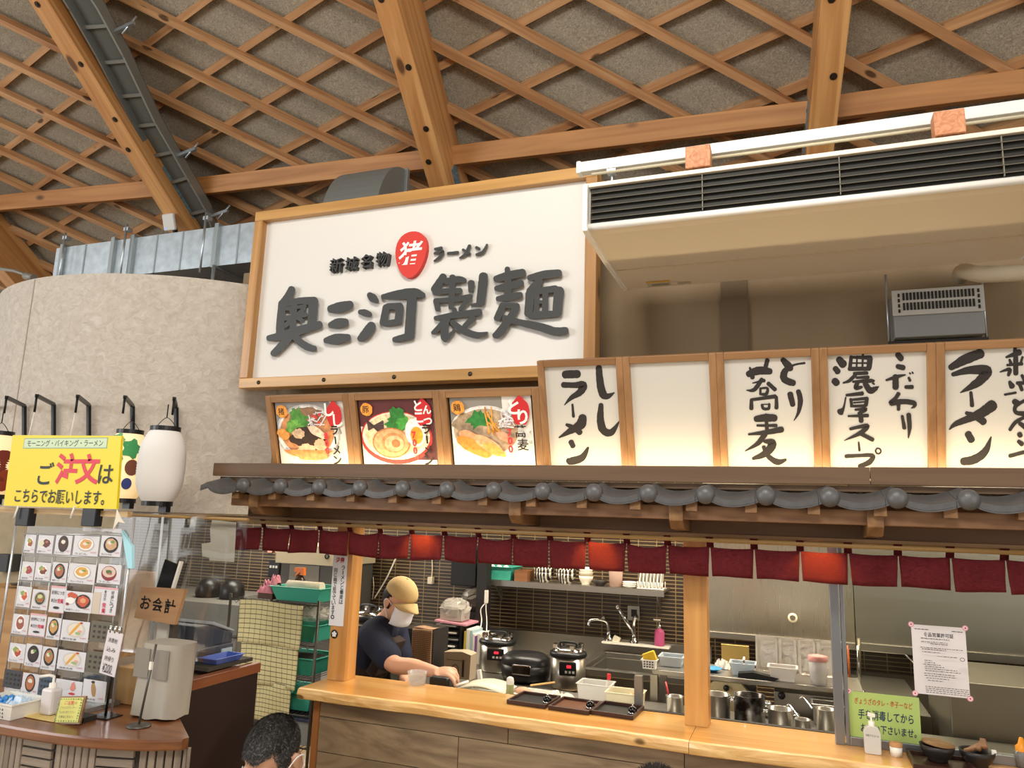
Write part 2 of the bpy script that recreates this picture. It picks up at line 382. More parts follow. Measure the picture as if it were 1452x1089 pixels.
# lattice battens: one family runs down to the right (lower), the other down to the left (against the boards)
WA = wood('a6744a', 'cca072', 'X', .6, 10, .08, knots=5)
for fam, ang, offs, lift, rng in (('right', -38, [1.9, 1.45, 1.0, .55, .09, -.39, -.84, -1.3, -1.78, -2.18, -2.61, -3.04, -3.45, -3.86, -4.25, -4.65, -5.05, -5.45, -5.85, -6.25, -6.65, -7.05], .105, (-11.5, 4.4)),
                           ('left', 14.5, [-2.2 + .463 * k for k in range(13)], .04, (-11.5, 4.4))):
    a = math.radians(ang); d = Vector((math.cos(a), math.sin(a))); nn = Vector((-d.y, d.x)); segs = []
    for c in offs:
        p = nn * c; ts = [-20 + .05 * i for i in range(800)]
        ins = [t for t in ts if rng[0] < (p + d * t).x < rng[1] and -3.6 < (p + d * t).y < 3.3]
        if len(ins) > 10: segs.append((p + d * ins[0], p + d * ins[-1]))
    for j, (A0, A1) in enumerate(segs):
        w0, w1 = roof(A0.x, A0.y, lift), roof(A1.x, A1.y, lift); dd = (w1 - w0); Lb = dd.length; dd.normalize()
        M = Matrix((dd, NR, dd.cross(NR))).transposed().to_4x4(); M.translation = (w0 + w1) / 2
        mb = MB(); mb.box((0, 0, 0), (Lb, .075, .06)); o = mb.build('ceiling_batten', WA); o.matrix_world = M
        n_ = len(segs) - 1 - j if fam == 'right' else j
        lab = (ORD[n_] + (' from the right end' if fam == 'right' else ' up from the eave')) if n_ < 20 else ('last but %s at the left end' % ['none', 'one', 'two'][len(segs) - 1 - n_])
        tag(o, 'timber batten under the roof boards sloping down to the %s, %s' % (fam, lab), 'batten', 'lattice battens under the roof boards', 'structure')
# rafters: two points on the underside of each give its line
WR = wood('b27843', 'd8a468', 'X', .5, 7, .05, knots=3.2, dist=2)
BOLT = mat('4a4238', .4, .8); PLATE = mat('7f97a0', .5, .4, var=.3, vscale=30)
RD = .56
def hitroof(u, v, d): return atp(u, v, roof(0, 0, d), NR)
rr = [((58, 7), (212, 255)), ((546, 0), (621, 260)), ((1186, 0), (1168, 167))]
lines = [(hitroof(*a, RD), hitroof(*b, RD)) for a, b in rr]
lines = [(lines[0][0] - (lines[1][0] - lines[0][0]), lines[0][1] - (lines[1][1] - lines[0][1]))] + lines
rn = ['at the left edge of the roof', 'beside the cable tray, left of the big signboard', 'above the middle of the big signboard', 'above the air conditioner, rightmost of the rafters']
for i, (A0, B0) in enumerate(lines):
    ax = (B0 - A0).normalized(); side = NR.cross(ax).normalized()
    top = A0 - ax * 1.6; bot = B0 + ax * 1.5 if i else B0 + ax * 2.2
    th = thing('roof_rafter', 'heavy laminated timber rafter ' + rn[i], 'rafter', bot, 0, 'rafters of the sloping roof'); th['kind'] = 'structure'
    R3 = Matrix((ax, side, NR)).transposed(); M = R3.to_4x4(); M.translation = (top + bot) / 2 - NR * .235 - bot
    mb = MB(); mb.box((0, 0, 0), ((bot - top).length, .195, .47)); o = mb.build('timber', WR, th, bevel=.006); o.matrix_local = M
    k = 0; t = .25
    while t < (bot - top).length - 1.4:
        c = top + ax * t + side * (.035 if k % 3 else -.03)
        mb = MB(); mb.lathe([(.0, 0), (.026, 0), (.026, .006), (.013, .006), (.013, .014), (0, .014)], c, 10, R3, False); mb.build('bolt', BOLT, th, world=True); k += 1; t += .52 if k % 3 else .3
    mb = MB()
    for s in (-1, 1):
        c = B0 + ax * .25 - NR * .2 + side * s * .1005; mb.box(c, (.6, .006, .13), M=R3)
        for q in range(5): mb.box(c + ax * (-.22 + .11 * q), (.022, .02, .022), M=R3)
    mb.build('steel_plate', PLATE, th, world=True)
# horizontal beams between the rafters
WB = wood('a8703c', 'c48c52', 'X', .55, 9, .05, knots=3)
for b, (p0, p1) in enumerate((((-60, 294), (232, 267)), ((282, 265), (609, 227)), ((642, 222), (1145, 161)), ((1185, 153), (1560, 103)))):
    a0, b0 = hitroof(*p0, .24), hitroof(*p1, .24); e = (b0 - a0).normalized(); z = (UP * .35 + Vector((0, 0, 1)) * .65); z = (z - e * z.dot(e)).normalized()
    M = Matrix((e, z.cross(e), z)).transposed().to_4x4(); M.translation = (a0 + b0) / 2
    mb = MB(); mb.box((0, 0, 0), ((b0 - a0).length, .13, .17)); o = mb.build('roof_beam', WB, bevel=.005); o.matrix_world = M
    tag(o, 'straight horizontal roof beam ' + ['at the far left of the roof', 'between the left and middle rafters', 'between the middle and right rafters', 'right of the rightmost rafter'][b], 'beam', 'horizontal beams between the rafters', 'structure')

# plaster drum on the left
DC = Vector((-4.25, 4.63)); DR = 1.53
pm = bpy.data.materials.new('rough_plaster'); pm.use_nodes = True; _nt = pm.node_tree; _b = _nt.nodes['Principled BSDF']
_tc = _nt.nodes.new('ShaderNodeTexCoord'); _mp = _nt.nodes.new('ShaderNodeMapping'); _mp.inputs['Rotation'].default_value = (.5, .4, .3); _mp.inputs['Scale'].default_value = (1, 1, 1.25)
_n1 = _nt.nodes.new('ShaderNodeTexNoise'); _n1.inputs['Scale'].default_value = 20; _n1.inputs['Detail'].default_value = 9; _n1.inputs['Roughness'].default_value = .62; _n1.inputs['Distortion'].default_value = .9
_nt.links.new(_tc.outputs['Object'], _mp.inputs['Vector']); _nt.links.new(_mp.outputs[0], _n1.inputs['Vector'])
_r = _nt.nodes.new('ShaderNodeValToRGB'); _r.color_ramp.elements[0].position = .3; _r.color_ramp.elements[1].position = .7
_r.color_ramp.elements[0].color = (*rgb('b9afa2'), 1); _r.color_ramp.elements[1].color = (*rgb('d2cabf'), 1)
_nt.links.new(_n1.outputs['Fac'], _r.inputs['Fac']); _nt.links.new(_r.outputs['Color'], _b.inputs['Base Color']); _b.inputs['Roughness'].default_value = .95
_bp = _nt.nodes.new('ShaderNodeBump'); _bp.inputs['Strength'].default_value = .6; _bp.inputs['Distance'].default_value = .02; _nt.links.new(_n1.outputs['Fac'], _bp.inputs['Height']); _nt.links.new(_bp.outputs['Normal'], _b.inputs['Normal'])
mb = MB(); N = 72; A0, A1 = math.radians(150), math.radians(333)
def dr(t, z, r=DR): a = A0 + (A1 - A0) * t; return Vector((DC.x + r * math.cos(a), DC.y + r * math.sin(a), z))
ZB, ZT = 1.655, 3.07
for i in range(N):
    t0, t1 = i / N, (i + 1) / N
    for (r0, za), (r1, zb) in (((DR, ZB), (DR, ZT)), ((DR, ZT), (DR - .12, ZT)), ((DR - .12, ZT), (DR - .12, ZB)), ((DR - .12, ZB), (DR, ZB))):
        mb.f([mb.v(dr(t0, za, r0)), mb.v(dr(t1, za, r0)), mb.v(dr(t1, zb, r1)), mb.v(dr(t0, zb, r1))], True)
bmesh.ops.remove_doubles(mb.bm, verts=mb.bm.verts, dist=.0005)
dw = struct(mb.build('wall_left', pm, loc=(DC.x, DC.y, ZB), world=True, smooth=False), 'rounded rough beige plaster wall above the cashier counter')
# vertical joint in the plaster
_a = math.radians(264); mb = MB(); _c = Vector((DC.x + (DR + .0005) * math.cos(_a), DC.y + (DR + .0005) * math.sin(_a), 2.363)); mb.box(_c, (.007, .006, 1.40), _a + PI / 2); struct(mb.build('trim_2', mat('a79c8e', .95), world=True), 'fine vertical joint in the plaster near the left edge')
# upper brown wall, kitchen walls and ceiling
BR = mat('87745a', .8, var=.08, vscale=3)
mb = MB(); mb.bx(-3.35, 3.0, 3.75, 3.85, 1.92, 3.22); struct(mb.build('wall_back', BR, loc=(0, 3.75, 1.92), world=True), 'dark brown painted wall above the ramen counter')
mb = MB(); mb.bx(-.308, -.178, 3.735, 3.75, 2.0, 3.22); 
struct(mb.build('dark_strip', mat('6b5b45', .8), loc=(-.243, 3.74, 2.0), world=True), 'darker upright strip on the brown wall')  # thin upright strip in a darker brown than the wall
tm = bpy.data.materials.new('dark_border_tile'); tm.use_nodes = True; _nt = tm.node_tree; _b = _nt.nodes['Principled BSDF']
_tc = _nt.nodes.new('ShaderNodeTexCoord'); _sw = _nt.nodes.new('ShaderNodeSeparateXYZ'); _cx = _nt.nodes.new('ShaderNodeCombineXYZ')
_nt.links.new(_tc.outputs['Object'], _sw.inputs[0]); _nt.links.new(_sw.outputs[0], _cx.inputs[0]); _nt.links.new(_sw.outputs[2], _cx.inputs[1])
_bk = _nt.nodes.new('ShaderNodeTexBrick'); _bk.offset = 0; _bk.inputs['Scale'].default_value = 1; _bk.inputs['Brick Width'].default_value = .132; _bk.inputs['Row Height'].default_value = .0262; _bk.inputs['Mortar Size'].default_value = .0034; _bk.inputs['Mortar Smooth'].default_value = .3
_bk.inputs['Color1'].default_value = (*rgb('2e221b'), 1); _bk.inputs['Color2'].default_value = (*rgb('3a2c22'), 1); _bk.inputs['Mortar'].default_value = (*rgb('877550'), 1)
_nt.links.new(_cx.outputs[0], _bk.inputs['Vector']); _nt.links.new(_bk.outputs['Color'], _b.inputs['Base Color']); _b.inputs['Roughness'].default_value = .3
_bp = _nt.nodes.new('ShaderNodeBump'); _bp.inputs['Strength'].default_value = .5; _bp.inputs['Distance'].default_value = .004; _bp.invert = True; _nt.links.new(_bk.outputs['Fac'], _bp.inputs['Height']); _nt.links.new(_bp.outputs['Normal'], _b.inputs['Normal'])
mb = MB(); mb.bx(-6.1, 3.2, 5.45, 5.55, 0, 2.5); struct(mb.build('wall_rear', tm, loc=(0, 5.45, 0), world=True), 'dark brown border-tiled wall of the kitchen')
mb = MB(); mb.bx(-9, -6.1, 5.45, 5.55, 0, 2.5); struct(mb.build('wall_far_left', mat('b9a98c', .8, var=.1), loc=(-6.5, 5.45, 0), world=True), 'beige wall behind the cashier counter')
mb = MB(); mb.bx(-9, 3.2, 3.86, 5.6, 2.46, 2.52); struct(mb.build('ceiling_kitchen', mat('d8d0c0', .9), loc=(-2, 4.7, 2.46), world=True), 'pale flat ceiling over the kitchen')
mb = MB(); mb.bx(3.1, 3.2, 2.0, 5.6, 0, 2.5); struct(mb.build('wall_right', mat('8a7c68', .8), loc=(3.15, 4, 0), world=True), 'wall at the right end of the kitchen')
mb = MB(); mb.bx(-14, 9, 9.0, 9.1, 0, 4.7); struct(mb.build('wall_outer', mat('3c352c', .9), loc=(-2, 9, 0), world=True), 'dark outer wall behind the kitchen roof')
# ---------------------------------------------------------------- the big signboard
WS = wood('a87a3e', 'c99a58', 'X', .45, 9, .05, knots=4, coat=.2); WSZ = wood('9a6c38', 'c08f52', 'Z', .45, 9, .05, knots=4, coat=.2)
INK3 = mat('3a3b3a', .5); WHITE = mat('dfdcd6', .55); RED = mat('d23a30', .5)
P0 = Vector((0, 3.5, 2.4)); NF = Vector((0, -1, 0))
sg = thing('signboard', 'big white signboard in a timber frame with raised black lettering and a red disc', 'sign', (-1.96, 3.5, 2.39))
mb = MB(); mb.bx(-3.03, -.90, 3.5, 3.53, 2.40, 3.48); mb.build('board', WHITE, sg, world=True)
for nm, a in (('frame_rail', (-3.045, -.885, 3.455, 3.55, 3.43, 3.492)), ('frame_rail', (-3.045, -.885, 3.455, 3.55, 2.388, 2.448))):
    mb = MB(); mb.bx(*a); mb.build(nm, WS, sg, world=True, bevel=.004)
for a in ((-3.045, -2.985, 3.455, 3.55, 2.448, 3.43), (-.945, -.885, 3.455, 3.55, 2.448, 3.43)):
    mb = MB(); mb.bx(*a); mb.build('frame_stile', WSZ, sg, world=True, bevel=.004)
for x in (-2.9, -2.45, -2.0, -1.55, -1.1):
    mb = MB(); mb.lathe([(0, 0), (.012, 0), (.012, .004), (0, .004)], (x, 3.455, 2.418), 8, Matrix.Rotation(PI / 2, 3, 'X'))
    mb.build('screw', BOLT, sg, world=True)
Z1 = (370, 380, 6.05); Z2 = (600, 360, 6.6); Z3 = (460, 320, 6.05)
chars = [
 (Z1, '265,180,62 230,250,70 180,305,60; 185,300,70 168,440,68 165,570,75; 190,310,55 330,283,58 460,282,72; 452,280,82 437,480,80; 225,350,36 380,325,30; 290,300,44 272,520,56; 205,432,42 385,398,44; 245,345,30 300,410,40 360,455,34; 372,345,34 300,420,45 205,495,42; 65,602,50 200,578,78 340,532,78 505,484,62; 270,560,72 190,650,66 105,735,55; 280,565,62 340,640,66 420,685,62 462,688,44'),
 (Z1, '595,352,68 680,338,94 768,312,66; 595,490,52 660,475,88 728,465,66; 555,622,50 640,610,90 748,596,62'),
 (Z1, '930,228,48 960,258,72 992,284,46; 848,376,40 890,385,62 935,400,46; 950,492,76 905,555,84 850,608,56; 1045,245,40 1180,230,82 1315,214,84 1392,234,48; 1075,335,62 1050,470,68; 1085,328,52 1195,328,62; 1192,330,66 1178,460,70; 1055,478,50 1180,462,54; 1295,262,86 1285,420,86 1276,560,90; 1290,580,62 1220,597,60 1145,615,48'),
 (Z2, '190,212,70 105,335,72; 215,258,60 330,238,62 390,250,46; 275,215,58 265,420,60 258,505,44; 110,362,60 240,345,52 345,345,58; 120,440,55 138,520,52; 112,438,44 300,425,52 440,402,56; 430,412,56 345,515,34; 450,270,66 446,348,48; 565,205,84 552,330,86 536,462,80; 540,468,40 455,478,26; 115,602,42 300,572,62 528,545,66; 290,520,50 300,560,44; 222,610,72 160,680,60 90,738,38; 205,640,72 198,770,72 202,812,34; 205,800,46 288,718,22; 272,640,52 380,720,66 500,760,62 600,738,22; 468,600,62 385,675,40'),
 (Z2, '788,138,50 795,280,66 790,415,72; 682,235,64 800,202,78 935,176,74; 685,325,52 800,300,72 920,274,60; 698,420,48 800,405,72 912,382,54; 745,480,62 692,605,66; 740,478,44 880,490,62; 878,492,58 800,620,74 715,735,80 672,765,58; 760,600,60 900,640,62 1100,685,78 1230,725,80 1335,718,70; 995,225,58 1130,195,78 1272,180,72; 1090,252,72 1010,360,100; 1000,372,86 985,560,78; 1040,352,62 1240,325,64; 1272,342,96 1252,555,90; 1000,575,72 1255,560,62; 1065,370,46 1060,560,52; 1145,370,56 1140,550,62; 1060,455,32 1160,445,32'),
 (Z3, '948,200,22 1005,190,26; 945,238,22 1015,218,26 990,268,28 942,303,15'), (Z3, '1060,237,24 1145,228,24'),
 (Z3, '1245,172,30 1212,240,28 1162,276,15; 1188,205,22 1248,243,26'), (Z3, '1303,186,25 1328,200,25; 1395,162,18 1360,225,27 1305,248,25')]
for z, st in chars:
    mb = MB(); brush(mb, st, *z, P0, NF, depth=.028 if z is not Z3 else .018, rough=.03); mb.build('raised_character', INK3, sg, world=True)
for ch, x0, x1, y0, y1 in (('新', 60, 188, 285, 418), ('城', 190, 318, 274, 402), ('名', 325, 436, 254, 382), ('物', 453, 588, 230, 366)):
    a, b = at(460 + x0 / 6.05, 320 + y1 / 6.05, 3.5), at(460 + x1 / 6.05, 320 + y0 / 6.05, 3.5); c = (a + b) / 2
    s = Sheet((c.x, 3.5, c.z), (1, 0, 0), (0, 0, 1)); s.text(ch, 0, 0, abs(b.x - a.x), abs(b.z - a.z) * .98, INK3, .004, 0, 0, extrude=.016)
    me = s.mb; me.build('raised_character', None, sg, world=True)
c = (at(586, 361, 3.5)); mb = MB(); pts = []
for i in range(28):
    t = 2 * PI * i / 28; pts.append((.098 * math.cos(t) * (1 + .06 * math.sin(t)), .136 * math.sin(t) + .01 * math.cos(2 * t)))
mb.prism(pts, (c.x, 3.5, c.z), (1, 0, 0), (0, 0, 1), .03)
d = mb.build('red_disc', RED, sg, world=True)
s = Sheet((c.x, 3.47, c.z), (1, 0, 0), (0, 0, 1)); s.lift = .001; s.text('猪', 0, 0, .15, .16, mat('f4f2ec', .5), .018, .15); o = s.mb.build('lettering', None, sg, world=True); o.parent = d

# ---------------------------------------------------------------- leaning lit panels above the little tiled roof
WP = wood('7d5834', '99714a', 'Z', .5, 12, .05, coat=.15); WPX = wood('7d5834', '99714a', 'X', .5, 12, .05, coat=.15)
PAPER = mat('c2beb6', .75); INK = mat('2b2624', .8); BLK = mat('1b1a1a', .5)
LB = Vector((0, 3.235, 1.90)); LT = Vector((0, -.145, .46)).normalized(); LN = Vector((0, -LT.z, LT.y))   # foot line, slope up, outward normal
LN = LN if LN.y < 0 else -LN
def lean(x, h, d=0): return Vector((x, LB.y, LB.z)) + LT * h + LN * d
def framed(name, label, cat, x0, x1, h, fw, group, inner=None, facem=PAPER):
    t = thing(name, label, cat, lean((x0 + x1) / 2, 0), 0, group)
    R = Matrix(((1, 0, 0), LN, LT)).transposed()
    def b(nm, xa, xb, ha, hb, d0, d1, m, bev=.003):
        mb = MB(); mb.box(lean((xa + xb) / 2, (ha + hb) / 2, (d0 + d1) / 2), (xb - xa, d1 - d0, hb - ha), M=R); return mb.build(nm, m, t, world=True, bevel=bev)
    b('frame_stile', x0, x0 + fw, 0, h, -.03, .012, WP); b('frame_stile', x1 - fw, x1, 0, h, -.03, .012, WP)
    b('frame_rail', x0 + fw, x1 - fw, h - fw, h, -.03, .012, WPX); b('frame_rail', x0 + fw, x1 - fw, 0, fw * .5, -.03, .012, WPX)
    if inner: b('inner_border', x0 + fw, x1 - fw, fw * .5, h - fw, -.022, -.008, inner, 0)
    k = .011 if inner else 0
    b('face', x0 + fw + k, x1 - fw - k, fw * .5, h - fw - k, -.02, -.005 if not inner else -.006, facem, 0)
    return t
HT = .512
TALL = [(-1.055, -.667), (-.667, -.277), (-.277, .116), (.116, .52), (.52, .93)]
tl = ['second tall lit panel, blank white', None]
names = ['lit tall panel with black brush lettering in two columns, beside the photo panels', 'lit tall panel left blank white, without any lettering', 'lit tall panel with brush lettering under the air conditioner, right of the blank one', 'lit tall panel with dense brush lettering below the grey vent box', 'lit tall panel with large brush lettering cut off by the right edge']
K4 = (770, 500, 6.6); K5 = (1020, 490, 6.053); K6 = (1160, 490, 6.05); K7 = (1320, 480, 5.735)
STR = [
 (K4, '522,140,60 535,290,70 560,385,75 602,408,58 668,375,10; 542,488,45 538,640,70 568,730,72 640,745,62 715,640,10; 205,205,76 325,200,76; 190,302,55 290,305,55 375,305,75 345,370,66 262,425,40 200,490,8; 275,485,20 285,598,28; 372,605,75 350,675,92 260,730,62 150,795,14; 222,675,30 300,710,52 345,748,56; 262,835,50 280,875,50; 422,890,22 362,985,66 265,1015,72 235,1010,50'),
 None,
 (K5, '545,122,46 590,172,66 612,200,50; 732,150,20 640,167,20 562,222,55 560,290,62 635,322,56; 608,415,52 630,508,46; 678,392,42 695,470,46 680,570,30 640,645,6; 250,245,56 340,215,72 435,222,56; 262,190,18 285,275,40; 412,125,40 397,180,36; 365,290,36 300,378,36 232,383,8; 285,322,10 385,300,32; 420,325,36 478,378,36; 352,370,20 352,418,22; 350,368,18 412,366,22 402,415,30 350,416,20; 272,466,26 480,436,36; 275,470,28 275,540,38; 490,440,26 490,535,36; 367,508,24 378,540,26 422,540,26 428,502,22; 370,505,10 430,503,10; 315,630,52 400,620,68 475,622,62; 400,592,26 410,740,36; 325,686,20 488,686,30; 252,762,18 400,745,42 535,720,52; 392,760,50 330,840,40 222,905,8; 385,822,26 450,832,66 440,880,72 380,935,58 290,970,28; 380,870,34 420,950,42 500,1000,52 570,980,22'),
 (K6, '180,118,60 215,162,72; 147,195,48 170,225,52; 142,302,60 160,322,60; 285,95,30 272,200,32; 290,100,22 450,105,42; 445,112,50 437,190,46; 268,200,36 440,198,36; 335,90,15 330,190,16; 385,70,20 380,190,18; 290,150,15 430,150,16; 310,240,30 420,235,32; 320,250,32 270,300,30 215,320,14; 330,275,22 430,270,30; 300,310,20 440,302,36 480,302,20; 340,315,36 325,362,40 375,356,24; 402,325,42 447,385,56 490,370,42 522,350,6; 470,322,20 482,330,16; 245,426,24 380,410,36; 237,445,14 220,530,20 192,570,62; 280,460,26 290,520,26; 280,466,20 420,452,30; 420,455,32 410,510,36; 282,520,22 410,515,26; 305,490,14 400,482,14; 320,550,20 410,545,32 350,582,30; 260,605,18 425,600,32; 365,590,40 370,648,42; 277,715,26 420,687,36 370,745,40 225,815,6; 370,757,36 468,808,36; 348,830,14 355,900,22; 240,950,34 350,945,30 468,945,36 440,1000,46 355,1035,34; 492,905,13 505,884,13 528,886,13 540,905,13 528,926,13 505,926,13 492,905,13; 685,78,52 713,112,52; 682,178,42 732,190,46; 585,296,18 680,266,32 750,250,10; 665,265,52 665,358,56; 778,275,22 788,300,26; 752,355,32 808,355,36; 786,235,14 792,242,14; 808,228,14 814,238,14; 690,412,36 665,450,32 625,495,42 720,480,46 818,490,42 825,520,28 800,536,8; 690,490,32 690,548,30; 722,605,26 740,708,34; 777,592,42 785,700,36 775,792,10'),
 (K7, '162,235,52 280,170,82 405,122,78; 178,292,34 320,257,66 455,262,82 400,340,76 320,395,50 240,440,8; 325,438,26 335,545,36; 500,542,92 420,600,82 310,650,62 200,695,42 150,740,10; 288,606,30 380,640,62 428,678,60; 302,775,56 330,825,60; 490,800,10 440,920,60 350,985,72 262,1000,64; 685,80,30 680,140,30; 612,152,18 720,112,52; 640,172,20 650,200,30; 620,216,20 740,205,30; 690,150,42 690,285,42; 562,272,10 640,250,32 630,298,26; 745,150,20 730,200,20; 640,352,26 660,388,50; 602,456,20 690,440,20; 702,362,30 762,360,30; 722,372,30 740,418,30; 740,300,26 800,420,30; 680,512,50 708,530,50; 770,500,26 690,550,32 690,600,32 760,612,42; 757,642,26 690,680,32 642,742,26; 722,690,32 765,720,42; 720,777,42 727,790,42; 712,837,32 740,858,42; 642,955,32 770,922,32'),
]
for i, (x0, x1) in enumerate(TALL):
    t = framed('lit_panel', names[i], 'sign', x0, x1, HT, .03, 'tall lit panels over the little roof')
    if STR[i]:
        k, st = STR[i]; mb = MB(); brush(mb, st, *k, lean(0, 0, -.005), LN); mb.build('brush_lettering', INK, t, world=True)
# three photo panels
SM = [(-2.56, -2.055), (-2.055, -1.555), (-1.555, -1.055)]
fn = ['lit photo panel of a ramen bowl with boar meat priced 800', 'lit photo panel of a ramen bowl with half an egg, priced 700', 'lit photo panel of a chicken soba bowl priced 700']
def C(h, r=.55): return mat(h, r)
def CF(h): return mat(h, .5, var=.3, vscale=45)
for i, (x0, x1) in enumerate(SM):
    t = framed('menu_photo_panel', fn[i], 'sign', x0, x1, .392, .035, 'lit photo panels over the little roof', BLK, mat('e8e4dc', .6))
    w = x1 - x0 - .092; h = .392 - .07; s = Sheet(lean((x0 + x1) / 2, .0175 + .172, -.005), (1, 0, 0), LT); s.lift = .0004
    hw = w / 2; hh = .166
    def el(x, y, rx, ry, c, rough=0, rot=0, n=22): s.disc(x * hw, y * hh, rx * hw, ry * hh, CF(c), n, rough, rot)
    def clip(pts): return [(max(-hw, min(hw, x * hw)), max(-hh, min(hh, y * hh))) for x, y in pts]
    def arcp(cx, cy, rx, ry, c, a0=0, a1=360, n=30): s.poly(clip([(cx + rx * math.cos(math.radians(a0 + (a1 - a0) * k / n)), cy + ry * math.sin(math.radians(a0 + (a1 - a0) * k / n))) for k in range(n)]), CF(c))
    if i == 0:
        s.rect(-hw, -hh, hw, hh, C('d9d4cc')); s.poly(clip([(-1, -.3), (-1, 1), (.6, 1), (.9, 0), (.2, -.6)]), C('8f8c8a'))
        arcp(-.1, .0, .95, .92, 'b9b6b4'); arcp(-.1, .0, .9, .86, 'e4e2e0'); arcp(-.12, .05, .8, .74, 'c78a5c')
        el(-.1, .55, .55, .3, '8a6a50', .3); el(-.35, .4, .3, .4, '4c8a3a', .7, .3, 30); el(-.45, .2, .25, .22, '6faa4a', .7, 0, 26)
        for k in range(14): s.line((.05 + random.uniform(-.1, .4)) * hw, random.uniform(.2, .7) * hh, (.2 + random.uniform(-.2, .4)) * hw, random.uniform(.15, .75) * hh, .006, C('dcd6da'))
        for k in range(6): el(random.uniform(.1, .5), random.uniform(.3, .6), .04, .05, 'c8403c')
        el(-.1, -.15, .5, .35, '3b2a20', .3); el(-.35, 0, .18, .16, 'c9a98c', .3); el(.2, .05, .3, .13, 'd8c2aa', .2, -.5); el(-.15, -.5, .28, .18, 'dcb596', .3); el(.25, -.35, .2, .2, 'd3a888', .4)
        el(-.82, .0, .2, .16, 'e09a4a', .2, -.5); arcp(-.1, -.35, .8, .42, 'cf7f4a', 200, 340); el(0, -.72, .5, .12, 'd98a55', .3)
    elif i == 1:
        s.rect(-hw, -hh, hw, hh, C('5a2a2c')); s.poly(clip([(-1, -1), (-1, .2), (-.2, .1), (-.2, -1)]), C('d8d2ca')); s.rect(-hw, -hh, hw, -.82 * hh, C('e8e4dc'))
        arcp(-.05, -.15, .98, .8, 'c43a34'); arcp(-.05, -.1, .92, .72, 'efe0c8'); arcp(-.05, -.05, .85, .62, 'e3cfa6')
        for k in range(10): s.line(-.8 * hw, (.1 + .03 * k) * hh, -.35 * hw, (.35 - .05 * k) * hh, .012, C('3d2c2c' if k % 2 else '5b4546'))
        el(0, .35, .28, .34, '2f7a34', .8, .2, 30); el(.2, .25, .2, .2, '479a3c', .7, 0, 26)
        el(-.18, -.3, .52, .46, 'b9794a'); el(-.18, -.3, .48, .42, 'dba878'); el(-.12, -.3, .32, .3, 'c68d5a'); el(-.1, -.32, .26, .24, 'e2b78c'); el(-.05, -.32, .12, .12, 'b87a4c')
        el(.5, .0, .27, .42, 'f4f0e8', 0, .15); el(.53, -.08, .17, .26, 'e9a232')
    else:
        s.rect(-hw, -hh, hw, hh, C('e6e2dc')); s.poly(clip([(-1, -.4), (-1, 1), (.3, 1), (.3, .2)]), C('8d8880'))
        arcp(-.15, -.1, .95, .85, 'd9d5d0'); arcp(-.15, -.05, .88, .75, 'f2efec'); arcp(-.15, 0, .8, .66, 'b9a084'); el(-.55, .2, .4, .35, 'a08a70', .3)
        el(-.3, .35, .28, .24, '2f7a3a', .6, .2, 26)
        for k in range(16): s.line((-.1 + random.uniform(-.1, .15)) * hw, random.uniform(0, .75) * hh, (.05 + random.uniform(-.15, .2)) * hw, random.uniform(-.1, .3) * hh, .007, C(random.choice(('c98a34', 'dba048', 'b0702a'))))
        for k in range(22): s.line((.35 + random.uniform(-.2, .25)) * hw, random.uniform(.1, .6) * hh, (.4 + random.uniform(-.2, .25)) * hw, random.uniform(.1, .6) * hh, .006, C(random.choice(('e8e4e6', 'c9c4ca'))))
        el(-.5, -.2, .35, .2, 'd99a72', .1, -.5); el(-.45, -.42, .48, .2, 'e08a3c', .1, -.45); el(-.1, -.35, .38, .18, 'e2a47c', .1, -.5); el(.05, -.5, .3, .14, 'e29a50', .2, -.5); el(.35, -.15, .25, .12, 'c99478', .1, -.4)
    # badges and words
    el(-.78, .72, .17, .2, 'e8963a', .12); s.text(['猪', '豚', '鶏'][i], -.8 * hw, .72 * hh, .038, .044, C('231c18'), .01)
    rx = .75; s.poly([((rx + .22 * math.cos(a)) * hw, (.58 + .4 * math.sin(a) * (1 + .1 * math.sin(5 * a))) * hh) for a in [2 * PI * k / 24 for k in range(24)]], C('c3272c'))
    if i == 0:
        s.text('し', .62 * hw, .74 * hh, .055, .075, C('f6f2ec'), .03); s.text('し', .84 * hw, .40 * hh, .055, .075, C('f6f2ec'), .03); s.text('ラーメン'.replace('ー', '｜'), .72 * hw, -.36 * hh, .062, .205, C('1e1a18'), .03, vertical=True)
    elif i == 1:
        s.text('とこ', .63 * hw, .62 * hh, .046, .115, C('f6f2ec'), .03, vertical=True); s.text('んつ', .86 * hw, .5 * hh, .046, .115, C('f6f2ec'), .03, vertical=True); s.text('ラーメン'.replace('ー', '｜'), .80 * hw, -.36 * hh, .062, .205, C('1e1a18'), .03, vertical=True)
    else:
        s.text('と', .6 * hw, .7 * hh, .055, .07, C('f6f2ec'), .03); s.text('り', .8 * hw, .42 * hh, .05, .07, C('f6f2ec'), .03); s.text('蕎', .72 * hw, .02 * hh, .06, .058, C('1e1a18'), .012); s.text('麦', .76 * hw, -.36 * hh, .06, .055, C('1e1a18'), .012)
        s.text('そば', .96 * hw, -.15 * hh, .014, .09, C('1e1a18'), 0, vertical=True)
    s.text('800' if i == 0 else '700', .46 * hw, (-.3 if i < 2 else -.25) * hh, .04, .115, C('d8343c'), .035, vertical=True); s.text('円', .48 * hw, -.72 * hh, .018, .02, C('8a7a6a'))
    s.build('food_photo', t)
